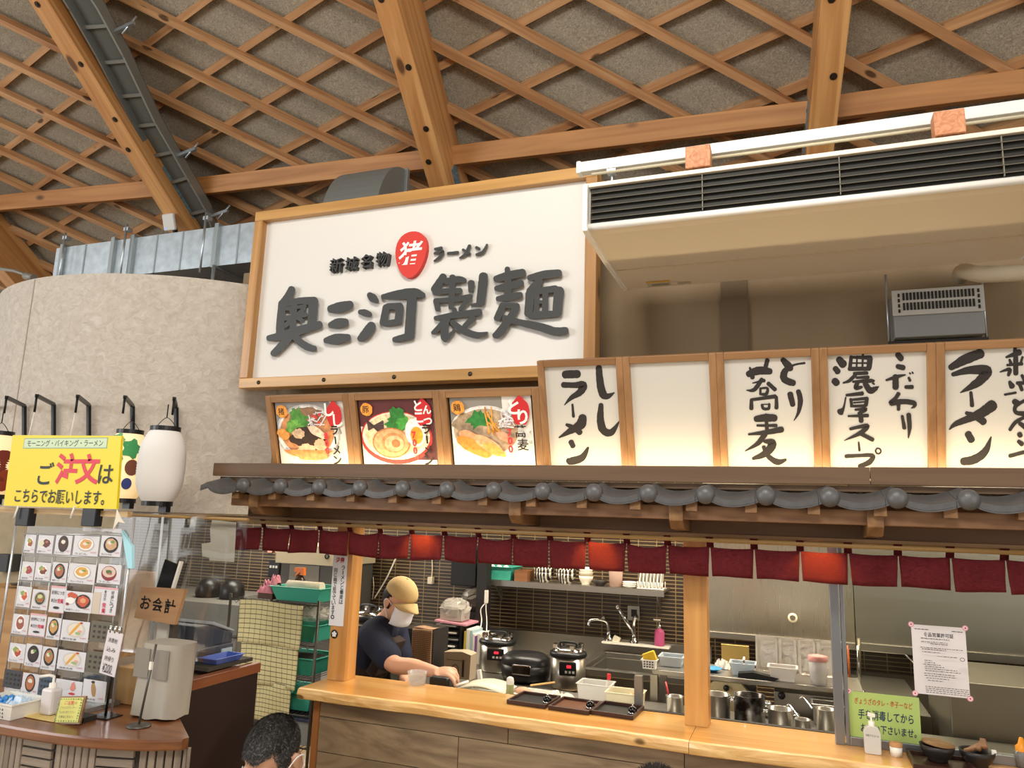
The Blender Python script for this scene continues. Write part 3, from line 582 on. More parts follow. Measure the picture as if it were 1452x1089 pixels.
# LED strip at the panels' foot
for k, (xa, xb) in enumerate(((-2.5, -1.07), (-1.04, .92))):
    LEDM = mat('ffffff', .5, emit='ffd890', es=3)
    t = thing('light_strip', 'warm light strip hidden at the foot of the ' + ('photo panels' if k == 0 else 'tall lit panels'), 'light', ((xa + xb) / 2, 3.13, 1.865), 0, 'light strips behind the fascia board')
    mb = MB(); mb.box((0, 0, .004), (xb - xa, .03, .008)); mb.build('channel', mat('d8d8d8', .4), t)
    mb = MB(); mb.box((0, 0, .011), (xb - xa - .02, .02, .006)); mb.build('diffuser', LEDM, t)
    l = bpy.data.lights.new('strip_lamp', 'AREA'); l.shape = 'RECTANGLE'; l.size = xb - xa - .04; l.size_y = .03; l.energy = 1.3 * (xb - xa); l.color = (1, .77, .43)
    o = bpy.data.objects.new('strip_lamp', l); COL.objects.link(o); o.location = ((xa + xb) / 2, 3.165, 1.90); o.rotation_euler = (Vector((0, .22, 1))).to_track_quat('-Z', 'X').to_euler(); o.rotation_euler = (PI + math.radians(-4), 0, 0)

# ---------------------------------------------------------------- fascia, tiled eave, eave timbers
WF = wood('553f2b', '6e533a', 'X', .55, 12, .04); WE = wood('6b4a30', '8c6644', 'X', .6, 11, .05, knots=2)
mb = MB(); mb.bx(-2.83, .275, 3.085, 3.105, 1.855, 1.921); tag(mb.build('fascia_board', WF, world=True, bevel=.002), 'brown fascia board along the foot of the lit panels, long left piece', 'board', 'fascia boards over the tiled eave')
mb = MB(); mb.bx(.277, 1.35, 3.085, 3.105, 1.855, 1.922); tag(mb.build('fascia_board', WF, world=True, bevel=.002), 'brown fascia board along the foot of the lit panels, short right piece', 'board', 'fascia boards over the tiled eave')
mb = MB(); mb.bx(-2.8, 1.3, 3.11, 3.34, 1.83, 1.852); tag(mb.build('sign_shelf', WF, world=True), 'narrow brown shelf carrying the lit panels', 'shelf')
TILE = mat('5c5c5d', .42, .15, bump=.12, bscale=90, var=.12, vscale=25)
SP = .2195; TY = 2.94
def tile_parts(t):
    mb = MB(); n = 30; th = .021
    def prof(u): return -.032 * max(0, math.sin(PI * min(1, u) ** .85)) ** .85 + .004 * math.exp(-(u / .1) ** 2)
    def g(k): return lambda u, v: Vector((-.0375 + u * (SP - .001), v * .15, .010 + prof((-.0375 / SP + u * .995) % 1) + v * .036 - k))
    mb.grid(g(0), n, 6); mb.grid(g(th), n, 6)
    for i in range(n):
        a, b = g(0)(i / n, 0), g(0)((i + 1) / n, 0)
        mb.f([mb.v(a + Vector((0, 0, .0))), mb.v(b), mb.v(b - Vector((0, -.002, .027))), mb.v(a - Vector((0, -.002, .027)))])
    for e in (0, 1): mb.f([mb.v(g(0)(e, 0)), mb.v(g(0)(e, 1)), mb.v(g(th)(e, 1)), mb.v(g(0)(e, 0) - Vector((0, 0, .027)))])
    mb.build('pan', TILE, t)
    mb = MB(); mb.lathe([(0, -.018), (.012, -.0175), (.025, -.012), (.033, -.002), (.036, .006), (.036, .02), (.0, .02)][::-1], (0, -.002, -.004), 22, Matrix.Rotation(PI / 2, 3, 'X') @ Matrix.Diagonal((1, 1, -1)).to_3x3()); 
    mb.build('boss', TILE, t)
X0 = -2.508
first = None
for k in range(-1, 18):
    lab = 'grey eave tile with round boss, %s from the left' % ORD[k + 1]
    loc = (X0 + SP * k, TY, 1.806)
    if k == -1:
        first = thing('eave_tile', 'grey eave tile without a boss at the left end of the little roof', 'roof tile', loc, 0, 'tiles of the little roof'); tile_parts(first)
        b = [c for c in first.children if c.name.startswith('boss')][0]
        base = first
        continue
    t = dup(base, loc, label=lab); t.name = 'eave_tile'
for c in list(base.children):
    if c.name.startswith('boss'): bpy.data.objects.remove(c)
# timbers under the eave
mb = MB(); mb.bx(-2.62, 1.35, 3.0, 3.09, 1.705, 1.762); tag(mb.build('eave_beam', WE, world=True, bevel=.004), 'long front timber beam just below the grey tiles', 'beam')
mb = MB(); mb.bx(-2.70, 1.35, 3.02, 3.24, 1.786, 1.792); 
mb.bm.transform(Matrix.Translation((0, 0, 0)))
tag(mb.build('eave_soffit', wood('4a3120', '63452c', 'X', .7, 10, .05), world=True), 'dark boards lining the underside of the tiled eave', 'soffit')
mb = MB(); mb.bx(-2.72, 1.35, 3.25, 3.34, 1.640, 1.80); tag(mb.build('lintel_beam', WE, world=True, bevel=.004), 'deep recessed lintel timber behind the front eave beam', 'beam')
mb = MB(); mb.bx(-3.2, 1.35, 3.18, 3.25, 1.636, 1.652); tag(mb.build('lintel_strip', wood('7d5a36', '9a7448', 'X', .5, 12, .05), world=True), 'thin pale timber strip under the lintel, above the curtain', 'strip')
for k, x in enumerate((-2.47, -1.105, -.43, .276)):
    mb = MB(); pts = [(-.02, 1.765), (-.02, 1.70), (.02, 1.668), (.26, 1.655), (.26, 1.765)]
    mb.prism([(p[0], p[1]) for p in pts], (x - .027, 3.0, 0), (0, 1, 0), (0, 0, 1), .054)
    tag(mb.build('eave_bracket', wood('6b4a2c', '8d6940', 'Y', .6, 14, .1), world=True, bevel=.003), '%s timber bracket from the left jutting out under the eave beam' % ORD[k], 'bracket', 'brackets under the eave')
for k in range(-1, 17):
    x = X0 + SP * k + .165
    mb = MB(); mb.box((x, 3.04, 1.756), (.042, .16, .034)); tag(mb.build('eave_rafter_end', wood('6b4a2c', '8d6940', 'Y', .6, 14, .1), world=True), '%s small rafter end from the left, tucked under the tiles' % ORD[k + 1], 'rafter end', 'small rafter ends under the tiles')

# ---------------------------------------------------------------- curtain (noren)
CL = bpy.data.materials.new('noren_cloth'); CL.use_nodes = True; _nt = CL.node_tree; _b = _nt.nodes['Principled BSDF']
_tc = _nt.nodes.new('ShaderNodeTexCoord'); _n1 = _nt.nodes.new('ShaderNodeTexNoise'); _n1.inputs['Scale'].default_value = 120; _n1.inputs['Detail'].default_value = 3
_mp = _nt.nodes.new('ShaderNodeMapping'); _mp.inputs['Scale'].default_value = (.6, 1, 2.2); _nt.links.new(_tc.outputs['Object'], _mp.inputs['Vector']); _nt.links.new(_mp.outputs[0], _n1.inputs['Vector'])
_r = _nt.nodes.new('ShaderNodeValToRGB'); _r.color_ramp.elements[0].color = (*rgb('4c1a21'), 1); _r.color_ramp.elements[1].color = (*rgb('702a2f'), 1); _r.color_ramp.elements[0].position = .3; _r.color_ramp.elements[1].position = .7
_nt.links.new(_n1.outputs['Fac'], _r.inputs['Fac']); _nt.links.new(_r.outputs['Color'], _b.inputs['Base Color']); _b.inputs['Roughness'].default_value = .95; _b.inputs['Specular IOR Level'].default_value = .1
_tr = _nt.nodes.new('ShaderNodeBsdfTranslucent'); _tr.inputs['Color'].default_value = (*rgb('cf8462'), 1); _ms = _nt.nodes.new('ShaderNodeMixShader'); _ms.inputs[0].default_value = .3
_nt.links.new(_b.outputs[0], _ms.inputs[1]); _nt.links.new(_tr.outputs[0], _ms.inputs[2]); _nt.links.new(_ms.outputs[0], _nt.nodes['Material Output'].inputs[0])
bamboo = wood('8a6a3c', 'ac8a54', 'X', .45, 10, .05)
mb = MB(); mb.tube([(-2.72, 3.15, 1.628), (1.35, 3.15, 1.628)], .0105, 10); tag(mb.build('curtain_rod', bamboo, world=True), 'long thin bamboo rod carrying the short red curtain', 'rod')
nr = thing('noren_curtain', 'short dark red cloth curtain of separate flaps hung along the counter front', 'curtain', (-.68, 3.15, 1.48))
NX = [-2.705] + [-2.532 + .1702 * k for k in range(23)]
for k in range(len(NX) - 1):
    x0, x1 = NX[k] + .002, NX[k + 1] - .002; rnd = random.Random(k); ph = rnd.random() * 6; sl = rnd.uniform(-.006, .006); pinch = rnd.uniform(.001, .008)
    sag = .014 if k in (4, 5, 8, 12) else .004
    def fl_(u, v):
        x = x0 + (x1 - x0) * u; tp = 1.600 - sag * math.sin(PI * u); bt = 1.484 + sl * (u - .5) + .003 * math.sin(3 * u + ph); z = tp + (bt - tp) * v
        x += (.5 - u) * 2 * pinch * v
        return Vector((x, 3.15 - .004 + .010 * v * math.sin(2.2 * PI * u + ph) + .004 * math.sin(5 * v + ph), z))
    mb = MB(); mb.grid(fl_, 12, 6); mb.build('flap', CL, nr, world=True, solid=.0018)
for k in range(len(NX)):
    x = NX[k]; mb = MB()
    mb.grid(lambda u, v: Vector((x - .014 + .028 * u, 3.15 + .0125 * math.sin(2 * PI * v - PI / 2 + .0) * 1.0, 1.618 + .022 * math.cos(2 * PI * v))), 2, 14)
    mb.build('loop', CL, nr, world=True, solid=.0015)
# lamps behind the curtain
for x in (-1.62, -.79, .09):
    spot('under_eave_lamp', (x, 3.222, 1.632), (x, 3.12, 1.50), 7, 105, (1, .72, .42), .015)
# ---------------------------------------------------------------- air conditioner, vents, ducts
CREAM = mat('e6dccb', .35); CREAM2 = mat('d9d2c4', .4); WHT = mat('eceae4', .4); DARK = mat('17150f', .6); GAL = mat('bcc6cc', .38, .85, var=.14, vscale=14); GREY = mat('8f9496', .5)
ac = thing('air_conditioner', 'long cream ceiling air conditioner with a dark front grille beside the big signboard', 'air conditioner', (.09, 3.0, 2.8))
XA, XB = -.735, .92
prof = [(2.68, 2.835), (2.665, 2.815), (2.72, 2.808), (3.0, 2.796), (3.40, 2.793), (3.432, 2.81), (3.432, 2.97), (3.40, 3.0), (2.68, 3.0)]
mb = MB(); mb.prism([(y, z) for y, z in prof], (XA + .02, 0, 0), (0, 1, 0), (0, 0, 1), XB - XA - .04); mb.build('casing', CREAM, ac, world=True)
for x in (XA, XB - .02):
    mb = MB(); mb.prism([(2.64, 2.835), (2.645, 2.80), (2.72, 2.795), (3.0, 2.786), (3.40, 2.786), (3.436, 2.81), (3.436, 2.97), (3.40, 3.004), (2.66, 3.004), (2.64, 2.985)], (x, 0, 0), (0, 1, 0), (0, 0, 1), .02); mb.build('end_cap', WHT, ac, world=True, bevel=.003)
mb = MB(); mb.bx(XA + .02, XB - .02, 2.655, 2.68, 2.984, 3.002); mb.build('top_rail', CREAM, ac, world=True, bevel=.003)
mb = MB(); mb.tube([(XA + .02, 2.668, 2.822), (XB - .02, 2.668, 2.822)], .014, 12); mb.build('bottom_rail', WHT, ac, world=True)
mb = MB(); mb.bx(XA + .025, XB - .025, 2.672, 2.678, 2.836, 2.984); mb.build('grille_recess', DARK, ac, world=True)
for k in range(5):
    z = 2.852 + k * .027; mb = MB(); mb.box(((XA + XB) / 2, 2.664, z), (XB - XA - .06, .012, .0028), M=Matrix.Rotation(.35, 3, 'X')); mb.build('louvre', mat('625d50', .5), ac, world=True)
for x in (-.28, .19, .68):
    mb = MB(); mb.bx(x, x + .003, 2.66, 2.67, 2.84, 2.982); mb.build('grille_divider', mat('77725f', .5), ac, world=True)
s = Sheet((-.56, 3.38, 2.7925), (1, 0, 0), (0, -1, 0))
s.n = Vector((0, 0, -1)); s.rect(-.05, -.012, .06, .05, mat('c9c2b0', .6)); s.rect(-.05, .05, .06, .07, mat('e2b42c', .6)); s.rect(-.03, .005, .05, .03, mat('8d8878', .6)); s.rect(.09, .0, .15, .03, mat('bdb8ae', .6)); s.build('rating_sticker', ac)
mb = MB(); mb.bx(XA + .03, XB - .03, 3.115, 3.118, 2.7905, 2.794); mb.build('panel_joint', mat('b9a888', .6), ac, world=True)
rl = thing('hanging_rail', 'white metal rail hung above the air conditioner, with a round-edged end cap', 'rail', (0, 2.74, 3.09))
mb = MB(); mb.bx(-.77, 1.05, 2.72, 2.76, 3.087, 3.132); mb.build('channel', mat('d9dad6', .4), rl, world=True, bevel=.003)
mb = MB(); mb.bx(-.785, -.765, 2.715, 2.765, 3.082, 3.135); mb.build('end_cap', WHT, rl, world=True, bevel=.005)
mb = MB(); mb.tube([(-.72, 2.72, 3.07), (1.05, 2.72, 3.07)], .006, 8); mb.build('cable', mat('c8bfa2', .6), rl, world=True)
for x in (-.64, .84):
    mb = MB(); mb.tube([(x, 2.74, 3.006), (x, 2.74, 3.086)], .006, 8); mb.box((x, 2.735, 3.075), (.035, .03, .02)); mb.build('hanger_bolt', GAL, rl, world=True)
for x, nm in ((-.292, 'left'), (.535, 'right')):
    mb = MB(); mb.bx(x - .046, x + .046, 2.645, 2.708, 3.005, 3.092)
    tag(mb.build('timber_block', wood('b4714c', 'd4976c', 'Y', .6, 22, .12, dist=4), world=True, bevel=.003), 'short square timber block on top of the air conditioner, the %s one' % nm, 'timber block', 'timber blocks on the air conditioner')
# suspension pipe behind the blocks
mb = MB(); mb.tube([(-.66, 3.0, 3.035), (-.35, 3.0, 3.045), (.1, 3.0, 3.05)], .022, 10); tag(mb.build('refrigerant_pipe', mat('9a9c9c', .5), world=True), 'grey insulated pipe lying on the air conditioner behind the left block', 'pipe')
# vent box
vb = thing('vent_box', 'grey metal vent box with a slotted grille hung against the brown wall', 'vent', (.62, 3.66, 2.53))
mb = MB(); mb.bx(.452, .80, 3.60, 3.745, 2.535, 2.745); mb.build('casing', mat('8b8d8c', .45, .2), vb, world=True, bevel=.004)
mb = MB(); mb.bx(.447, .805, 3.588, 3.60, 2.632, 2.75); mb.build('grille_plate', mat('b3b1aa', .45), vb, world=True, bevel=.003)
for r in range(2):
    for k in range(20):
        mb = MB(); x = .489 + k * .0142; z = 2.655 + r * .046; mb.bx(x, x + .0085, 3.585, 3.589, z, z + .034); mb.build('slot', DARK, vb, world=True)
for x in (.470, .779):
    for k in range(4):
        mb = MB(); mb.bx(x, x + .008, 3.585, 3.589, 2.645 + .024 * k, 2.661 + .024 * k); mb.build('slot', DARK, vb, world=True)
for x in (.435, .815):
    mb = MB(); mb.tube([(x, 3.66, 2.49), (x, 3.66, 2.85)], .0055, 8); mb.box((x, 3.66, 2.505), (.025, .03, .02)); mb.build('hanger_rod', GAL, vb, world=True)
mb = MB(); mb.bx(.43, .82, 3.645, 3.68, 2.50, 2.53); mb.build('support_bar', mat('2c2620', .6), vb, world=True)
mb = MB(); p = [at(1362, 392, 3.68), at(1366, 385, 3.6), at(1380, 387, 3.56), at(1400, 389, 3.56), at(1470, 386, 3.56)]
mb.tube(cr([tuple(q) for q in p], 6), .036, 16); tag(mb.build('wrapped_pipe', mat('cbbfa8', .7, bump=.3, bscale=30), world=True), 'fat beige wrapped pipe with an elbow beside the vent box', 'pipe')
# rectangular duct behind the drum
du = thing('air_duct', 'long rectangular galvanised sheet metal duct above the plaster wall', 'duct', (-4.6, 4.6, 3.57))
mb = MB(); mb.bx(-6.03, -3.36, 4.4, 4.85, 3.57, 3.90); mb.build('duct_section', GAL, du, world=True)
GAL2 = mat('9aa2a4', .45, .7)
def dx(u): return at(u, 350, 4.4).x
for u in (92, 163, 190, 308):
    x = dx(u); mb = MB(); mb.bx(x - .02, x + .02, 4.37, 4.87, 3.55, 3.92); mb.build('flange', GAL2, du, world=True, bevel=.002)
for u in (122, 222, 258, 337):
    x = dx(u); mb = MB(); mb.bx(x - .006, x + .006, 4.394, 4.402, 3.57, 3.90); mb.build('seam', GAL2, du, world=True)
for u in (101, 186, 297):
    x = dx(u); mb = MB(); mb.tube([(x, 4.33, 3.5), (x, 4.33, 4.0)], .009, 8); mb.box((x, 4.35, 3.955), (.05, .05, .03)); mb.build('hanger', GAL, du, world=True)
mb = MB(); x = dx(312); mb.tube([(x, 4.36, 3.2), (x, 4.36, 3.56)], .015, 8); mb.build('support_leg', GAL2, du, world=True)
# curved duct hood behind the big sign
el = thing('duct_elbow', 'grey curved sheet metal duct elbow rising behind the top of the big signboard', 'duct', (-3.0, 4.7, 3.9))
pr = []
for k in range(13):
    a = PI / 2 * k / 12; pr.append((5.0 - .42 * math.cos(a) , 3.90 + .575 * math.sin(a)))
pr += [(5.0, 3.9), (4.95, 3.90)]
mb = MB(); mb.prism(pr, (-3.40, 0, 0), (0, 1, 0), (0, 0, 1), .50); mb.build('bend', mat('868a88', .5, .5), el, world=True)
mb = MB(); mb.bx(-3.42, -2.88, 4.99, 5.03, 3.86, 4.49); mb.build('flange', GAL2, el, world=True, bevel=.003)
# cable tray along the rafter
ct = thing('cable_tray', 'grey metal cable ladder with rungs running down beside the left rafter', 'cable tray', tuple(hitroof(200, 165, .5)))
la = [hitroof(u, v, .42) for u, v in ((78, -30), (103, 10), (140, 75), (190, 170), (240, 262), (262, 300), (272, 335))]
lb = [hitroof(u, v, .42) for u, v in ((117, -30), (143, 10), (178, 75), (223, 170), (272, 255), (295, 295), (306, 330))]
mb = MB(); cc = mat('5c5d58', .7, bump=.3, bscale=40)
for a, b, a2, b2 in zip(la, lb, la[1:], lb[1:]):
    mb.f([mb.v(a - NR * .05), mb.v(b - NR * .05), mb.v(b2 - NR * .05), mb.v(a2 - NR * .05)])
mb.build('cable_bundle', cc, ct, world=True, solid=.04)
TRAY = mat('8d908c', .45, .6)
for L in (la, lb):
    mb = MB()
    for a, b in zip(L, L[1:]): mb.bar(a, b + (b - a).normalized() * .02, .02, .1, NR)
    mb.build('side_rail', TRAY, ct, world=True)
def onrail(L, v):
    for a, b, va, vb_ in zip(L, L[1:], (-30, 10, 75, 170, 259, 298), (10, 75, 170, 259, 298, 333)):
        if va <= v <= vb_: return a.lerp(b, (v - va) / (vb_ - va))
for v in (38, 88, 135, 178, 218, 257, 303):
    mb = MB(); mb.bar(onrail(la, v), onrail(lb, v - 3), .03, .02, NR); mb.build('rung', TRAY, ct, world=True)
for v in (45, 222, 310):
    q = onrail(lb, v); mb = MB(); mb.bar(q, q + Vector((.22, 0, .04)), .03, .03); mb.tube([q + Vector((.1, 0, -.04)), q + Vector((.24, .0, .1))], .01, 6); mb.build('bracket', GAL, ct, world=True)
# access point
q = hitroof(240, 315, RD + .06); ap = thing('wireless_access_point', 'small white square wireless box fixed at the foot of the left rafter', 'wireless box', tuple(q))
M = (Matrix.Rotation(-.25, 3, 'Z') @ Matrix.Rotation(.35, 3, 'X') @ Matrix.Rotation(.12, 3, 'Y'))
mb = MB(); mb.box((0, 0, 0), (.19, .035, .17), M=M); mb.build('housing', mat('d6d6d2', .4), ap, bevel=.012)
mb = MB(); mb.box(M @ Vector((-.06, -.018, -.06)), (.015, .003, .012), M=M); mb.build('indicator', mat('3a5cff', .4, emit='4a6cff', es=2), ap)
mb = MB(); mb.box(M @ Vector((.02, .04, -.1)), (.03, .04, .08), M=M); mb.build('mount', DARK, ap)
# thin rod at the far left
mb = MB(); mb.tube([at(-20, 378, 4.0), at(20, 384, 4.0), at(48, 394, 4.0)], .014, 8); mb.tube([at(36, 391, 3.98), at(48, 394, 3.98)], .03, 8)
tag(mb.build('tie_rod', mat('8b8880', .5, .4), world=True), 'thin grey rod with a turnbuckle above the plaster wall at the left edge', 'rod')
# ---------------------------------------------------------------- timber counter and posts
PINE = bpy.data.materials.new('lacquered_pine')
WC = wood('c98d42', 'e2b067', 'X', .22, 6, .05, knots=2.6, coat=.6, dist=2); WPO = wood('b9803f', 'd6a05c', 'Z', .4, 9, .05, knots=3.5, coat=.2, dist=1.5)
WC2 = wood('c99650', 'ecc587', 'X', .5, 16, .12, knots=9, coat=.12, dist=3)
def slab(x0, x1, label, endcut=False):
    mb = MB(); n = 44; rnd = random.Random(int(x0 * 100)); rows = []
    for i in range(n + 1):
        t = i / n; x = x0 + (x1 - x0) * t; w = .010 * math.sin(x * 3.1) + .006 * math.sin(x * 8.3 + 1) + .003 * math.sin(x * 23)
        yf = 3.085 + w * .8; yb = 3.45
        xs = x - (.0 if i or not endcut else .0)
        rows.append([mb.v((xs, yb, .872)), mb.v((xs, yf + .016, .872)), mb.v((xs, yf + .004, .868)), mb.v((xs, yf - .004 + .003 * math.sin(x * 17), .848 + .004 * math.sin(x * 11))), mb.v((xs, yf - .001, .828)), mb.v((xs, yf + .012, .822)), mb.v((xs, yb, .822))])
    for a, b in zip(rows, rows[1:]):
        m = len(a)
        for j in range(m): mb.use(WC2 if 1 <= j <= 4 else WC); mb.f([a[j], a[(j + 1) % m], b[(j + 1) % m], b[j]])
    mb.use(WC2); mb.f(rows[0][::-1]); mb.f(rows[-1])
    o = mb.build('counter_slab', WC, world=True); return tag(o, label, 'counter top', 'live edge counter slabs')
slab(-2.20, -.402, 'long golden live-edge timber counter top under the cook, left of the joint')
slab(-.40, 1.4, 'golden live-edge timber counter top right of the joint, under the dark bowls')
cb = thing('counter_base', 'counter front clad in grey-brown wood-grain boards below the timber top', 'counter', (-.35, 3.2, 0))
WBD = wood('75624c', '9c876a', 'X', .45, 5, .12, dist=6); 
mb = MB(); mb.bx(-2.12, 1.4, 3.18, 3.42, 0, .82); mb.build('carcass', mat('3a2d22', .8), cb, world=True)
for r, (z0, z1) in enumerate(((.742, .822), (.588, .739), (.435, .585), (.0, .432))):
    xs = [-2.12, -1.17, -.43, 1.4] if r % 2 == 0 else [-2.12, -1.40, -.25, 1.4]
    for xa, xb in zip(xs, xs[1:]):
        mb = MB(); mb.bx(xa + .0015, xb - .0015, 3.16, 3.18, z0, z1); mb.build('cladding_board', WBD, cb, world=True, bevel=.0015)
mb = MB(); mb.bx(-2.15, -2.12, 3.15, 3.42, 0, .822); mb.build('end_trim', wood('7b4a26', '9a6436', 'Z', .5, 10, .05), cb, world=True)
def post(x0, x1, label):
    t = thing('timber_post', label, 'post', ((x0 + x1) / 2, 3.35, .872), 0, 'posts on the counter'); mb = MB(); mb.bx(x0, x1, 3.3, 3.4, .872, 1.64); mb.build('shaft', WPO, t, world=True, bevel=.002); return t
p1 = post(-2.187, -2.087, 'square pine post at the left end of the counter, with a paper notice')
post(-.447, -.351, 'square pine post near the middle of the counter, standing at the slab joint')
pn = thing('paper_notice', 'narrow white notice with a red heading and vertical writing on the left post', 'notice', (-2.137, 3.297, 1.295))
mb = MB(); mb.bx(-2.196, -2.112, 3.296, 3.2985, 1.13, 1.475); mb.build('sheet', mat('e6e6ea', .7), pn, world=True)
s = Sheet((-2.154, 3.296, 1.30), (1, 0, 0), (0, 0, 1)); s.text('注意', 0, .150, .05, .03, C('b5302c'), .03)
s.text('ラーメンと蕎麦は'.replace('ー', '｜'), .021, .03, .026, .19, C('1c1c1c'), .01, vertical=True); s.text('同じ鍋で茹でています。', -.022, -.015, .024, .25, C('1c1c1c'), .01, vertical=True); s.build('writing', pn)
st = thing('round_sticker', 'small round black and white sticker on the left post below the notice', 'sticker', (-2.16, 3.298, 1.09))
mb = MB(); mb.lathe([(0, 0), (.021, 0), (.021, .001), (0, .001)], (0, 0, 0), 20, Matrix.Rotation(PI / 2, 3, 'X')); mb.build('disc', mat('1b1b1c', .5), st)
s = Sheet((-2.16, 3.297, 1.09), (1, 0, 0), (0, 0, 1)); s.lift = .0005
for k in range(5): s.disc(.009 * math.cos(PI / 2 + k * 1.2566), .009 * math.sin(PI / 2 + k * 1.2566), .0055, .0055, C('ecebe8'), 10)
s.disc(0, 0, .006, .006, C('ecebe8'), 10); s.build('emblem', st)
# ---------------------------------------------------------------- kitchen behind the counter
ST = brushed('a9a59c', .33); STV = brushed('b0aca2', .3, 'Z'); CHR = mat('d0d0ce', .12, 1); BLKP = mat('1a1a1b', .35); TEAL = mat('3fa38c', .5); CLEARP = mat('e6e4dc', .35, alpha=.55); MILK = mat('ece9df', .4, alpha=.8); WPL = mat('eeeae0', .35)
def glassmat(name, fac, tint='ffffff', rough=.03):
    m = bpy.data.materials.new(name); m.use_nodes = True; nt = m.node_tree; nt.nodes.remove(nt.nodes['Principled BSDF'])
    t = nt.nodes.new('ShaderNodeBsdfTransparent'); t.inputs[0].default_value = (*rgb(tint), 1); g = nt.nodes.new('ShaderNodeBsdfGlossy'); g.inputs['Roughness'].default_value = rough
    fr = nt.nodes.new('ShaderNodeFresnel'); fr.inputs[0].default_value = 1.45; ad = nt.nodes.new('ShaderNodeMath'); ad.operation = 'ADD'; ad.operation = 'MULTIPLY_ADD'; ad.inputs[1].default_value = .4; ad.inputs[2].default_value = fac; nt.links.new(fr.outputs[0], ad.inputs[0])
    mx = nt.nodes.new('ShaderNodeMixShader'); nt.links.new(ad.outputs[0], mx.inputs[0]); nt.links.new(t.outputs[0], mx.inputs[1]); nt.links.new(g.outputs[0], mx.inputs[2]); nt.links.new(mx.outputs[0], nt.nodes['Material Output'].inputs[0]); return m
GLASS = glassmat('window_glass', .0, 'f2f4f0')
def tubmesh(mb, c, lx, ly, h, tp=.85, th=.003, lip=.006):
    """open box, wider at the top"""
    x, y, z = c
    def ring(k, zz, e=0): return [Vector((x + sx * (lx / 2 * k + e), y + sy * (ly / 2 * k + e), zz)) for sx, sy in ((-1, -1), (1, -1), (1, 1), (-1, 1))]
    rs = [ring(tp, z), ring(1, z + h - .004), ring(1, z + h - .004, lip), ring(1, z + h, lip), ring(1, z + h, -th), ring(tp, z + th, -th)]
    vs = [[mb.v(p) for p in r] for r in rs]
    mb.f(vs[0][::-1]); mb.f(vs[-1])
    for a, b in zip(vs, vs[1:]):
        for j in range(4): mb.f([a[j], a[(j + 1) % 4], b[(j + 1) % 4], b[j]])
    return mb
def one(name, mb, m, label, cat, group=None, bevel=0, **k):
    return tag(mb.build(name, m, world=True, bevel=bevel, **k), label, cat, group)
def tub(name, c, lx, ly, h, m, label, cat='container', group=None, tp=.85, rz=0):
    mb = MB(); tubmesh(mb, (0, 0, 0), lx, ly, h, tp); return tag(mb.build(name, m, loc=c, rz=rz, bevel=.002), label, cat, group)
def bowlprof(r, h, foot=.5, th=.004): return [(0, .004), (r * foot, .004), (r * foot, 0), (r * foot + .003, 0), (r * foot + .003, .008), (r * .75, h * .35), (r * .93, h * .7), (r, h), (r - th, h), (r * .9 - th, h * .7), (r * .7, h * .38), (r * .4, .012), (0, .010)]
# tables and back counter
pt = thing('prep_table', 'steel preparation table just behind the timber counter', 'table', (-.8, 3.68, 0))
mb = MB(); mb.bx(-1.93, 1.3, 3.462, 3.93, .775, .805); mb.build('top', ST, pt, world=True, bevel=.004)
for x in (-1.88, -.3, 1.25):
    for y in (3.50, 3.89): mb = MB(); mb.bx(x - .02, x + .02, y - .02, y + .02, 0, .775); mb.build('leg', ST, pt, world=True)
bc = thing('back_counter', 'low steel counter along the rear tiled wall behind the cook', 'counter', (-1.8, 5.0, 0))
mb = MB(); mb.bx(-2.10, -1.34, 4.30, 5.42, .66, .70); mb.build('top', ST, bc, world=True, bevel=.004)
mb = MB(); mb.bx(-2.10, -1.34, 4.34, 5.4, 0, .66); mb.build('cabinet', mat('6d6a64', .5, .5), bc, world=True)
mb = MB(); mb.bx(-3.1, -2.12, 4.60, 5.42, 0, .70); one('side_counter', mb, ST, 'steel counter behind the cook carrying the left pressure cooker', 'counter', bevel=.004)
mb = MB(); mb.bx(-2.2, -.55, 5.425, 5.445, .702, .858); one('steel_upstand', mb, ST, 'long steel upstand below the dark tiles behind the cookers', 'upstand')
sk = thing('kitchen_sink', 'deep stainless steel sink against the rear wall under two taps', 'sink', (-1.0, 5.05, 0))
def sinkp(nm, *a): 
    mb = MB(); mb.bx(*a); mb.build(nm, ST, sk, world=True, bevel=.004)
sinkp('front_rim', -1.32, -.55, 4.72, 4.78, .735, .775); sinkp('left_rim', -1.32, -1.27, 4.78, 5.42, .735, .775); sinkp('right_rim', -.60, -.55, 4.78, 5.42, .735, .775); sinkp('rear_rim', -1.27, -.60, 5.36, 5.42, .735, .775)
sinkp('basin_floor', -1.28, -.59, 4.77, 5.38, .50, .51); sinkp('basin_wall', -1.28, -.59, 5.362, 5.37, .51, .74); sinkp('basin_wall', -1.272, -1.265, 4.78, 5.36, .51, .74); sinkp('apron', -1.31, -.56, 4.74, 4.775, .1, .735)
mb = MB(); mb.lathe([(.022, 0), (.03, .0), (.03, .006), (.022, .006)], (-.78, 5.358, .70), 18, Matrix.Rotation(PI / 2, 3, 'X')); mb.build('overflow', CHR, sk, world=True)
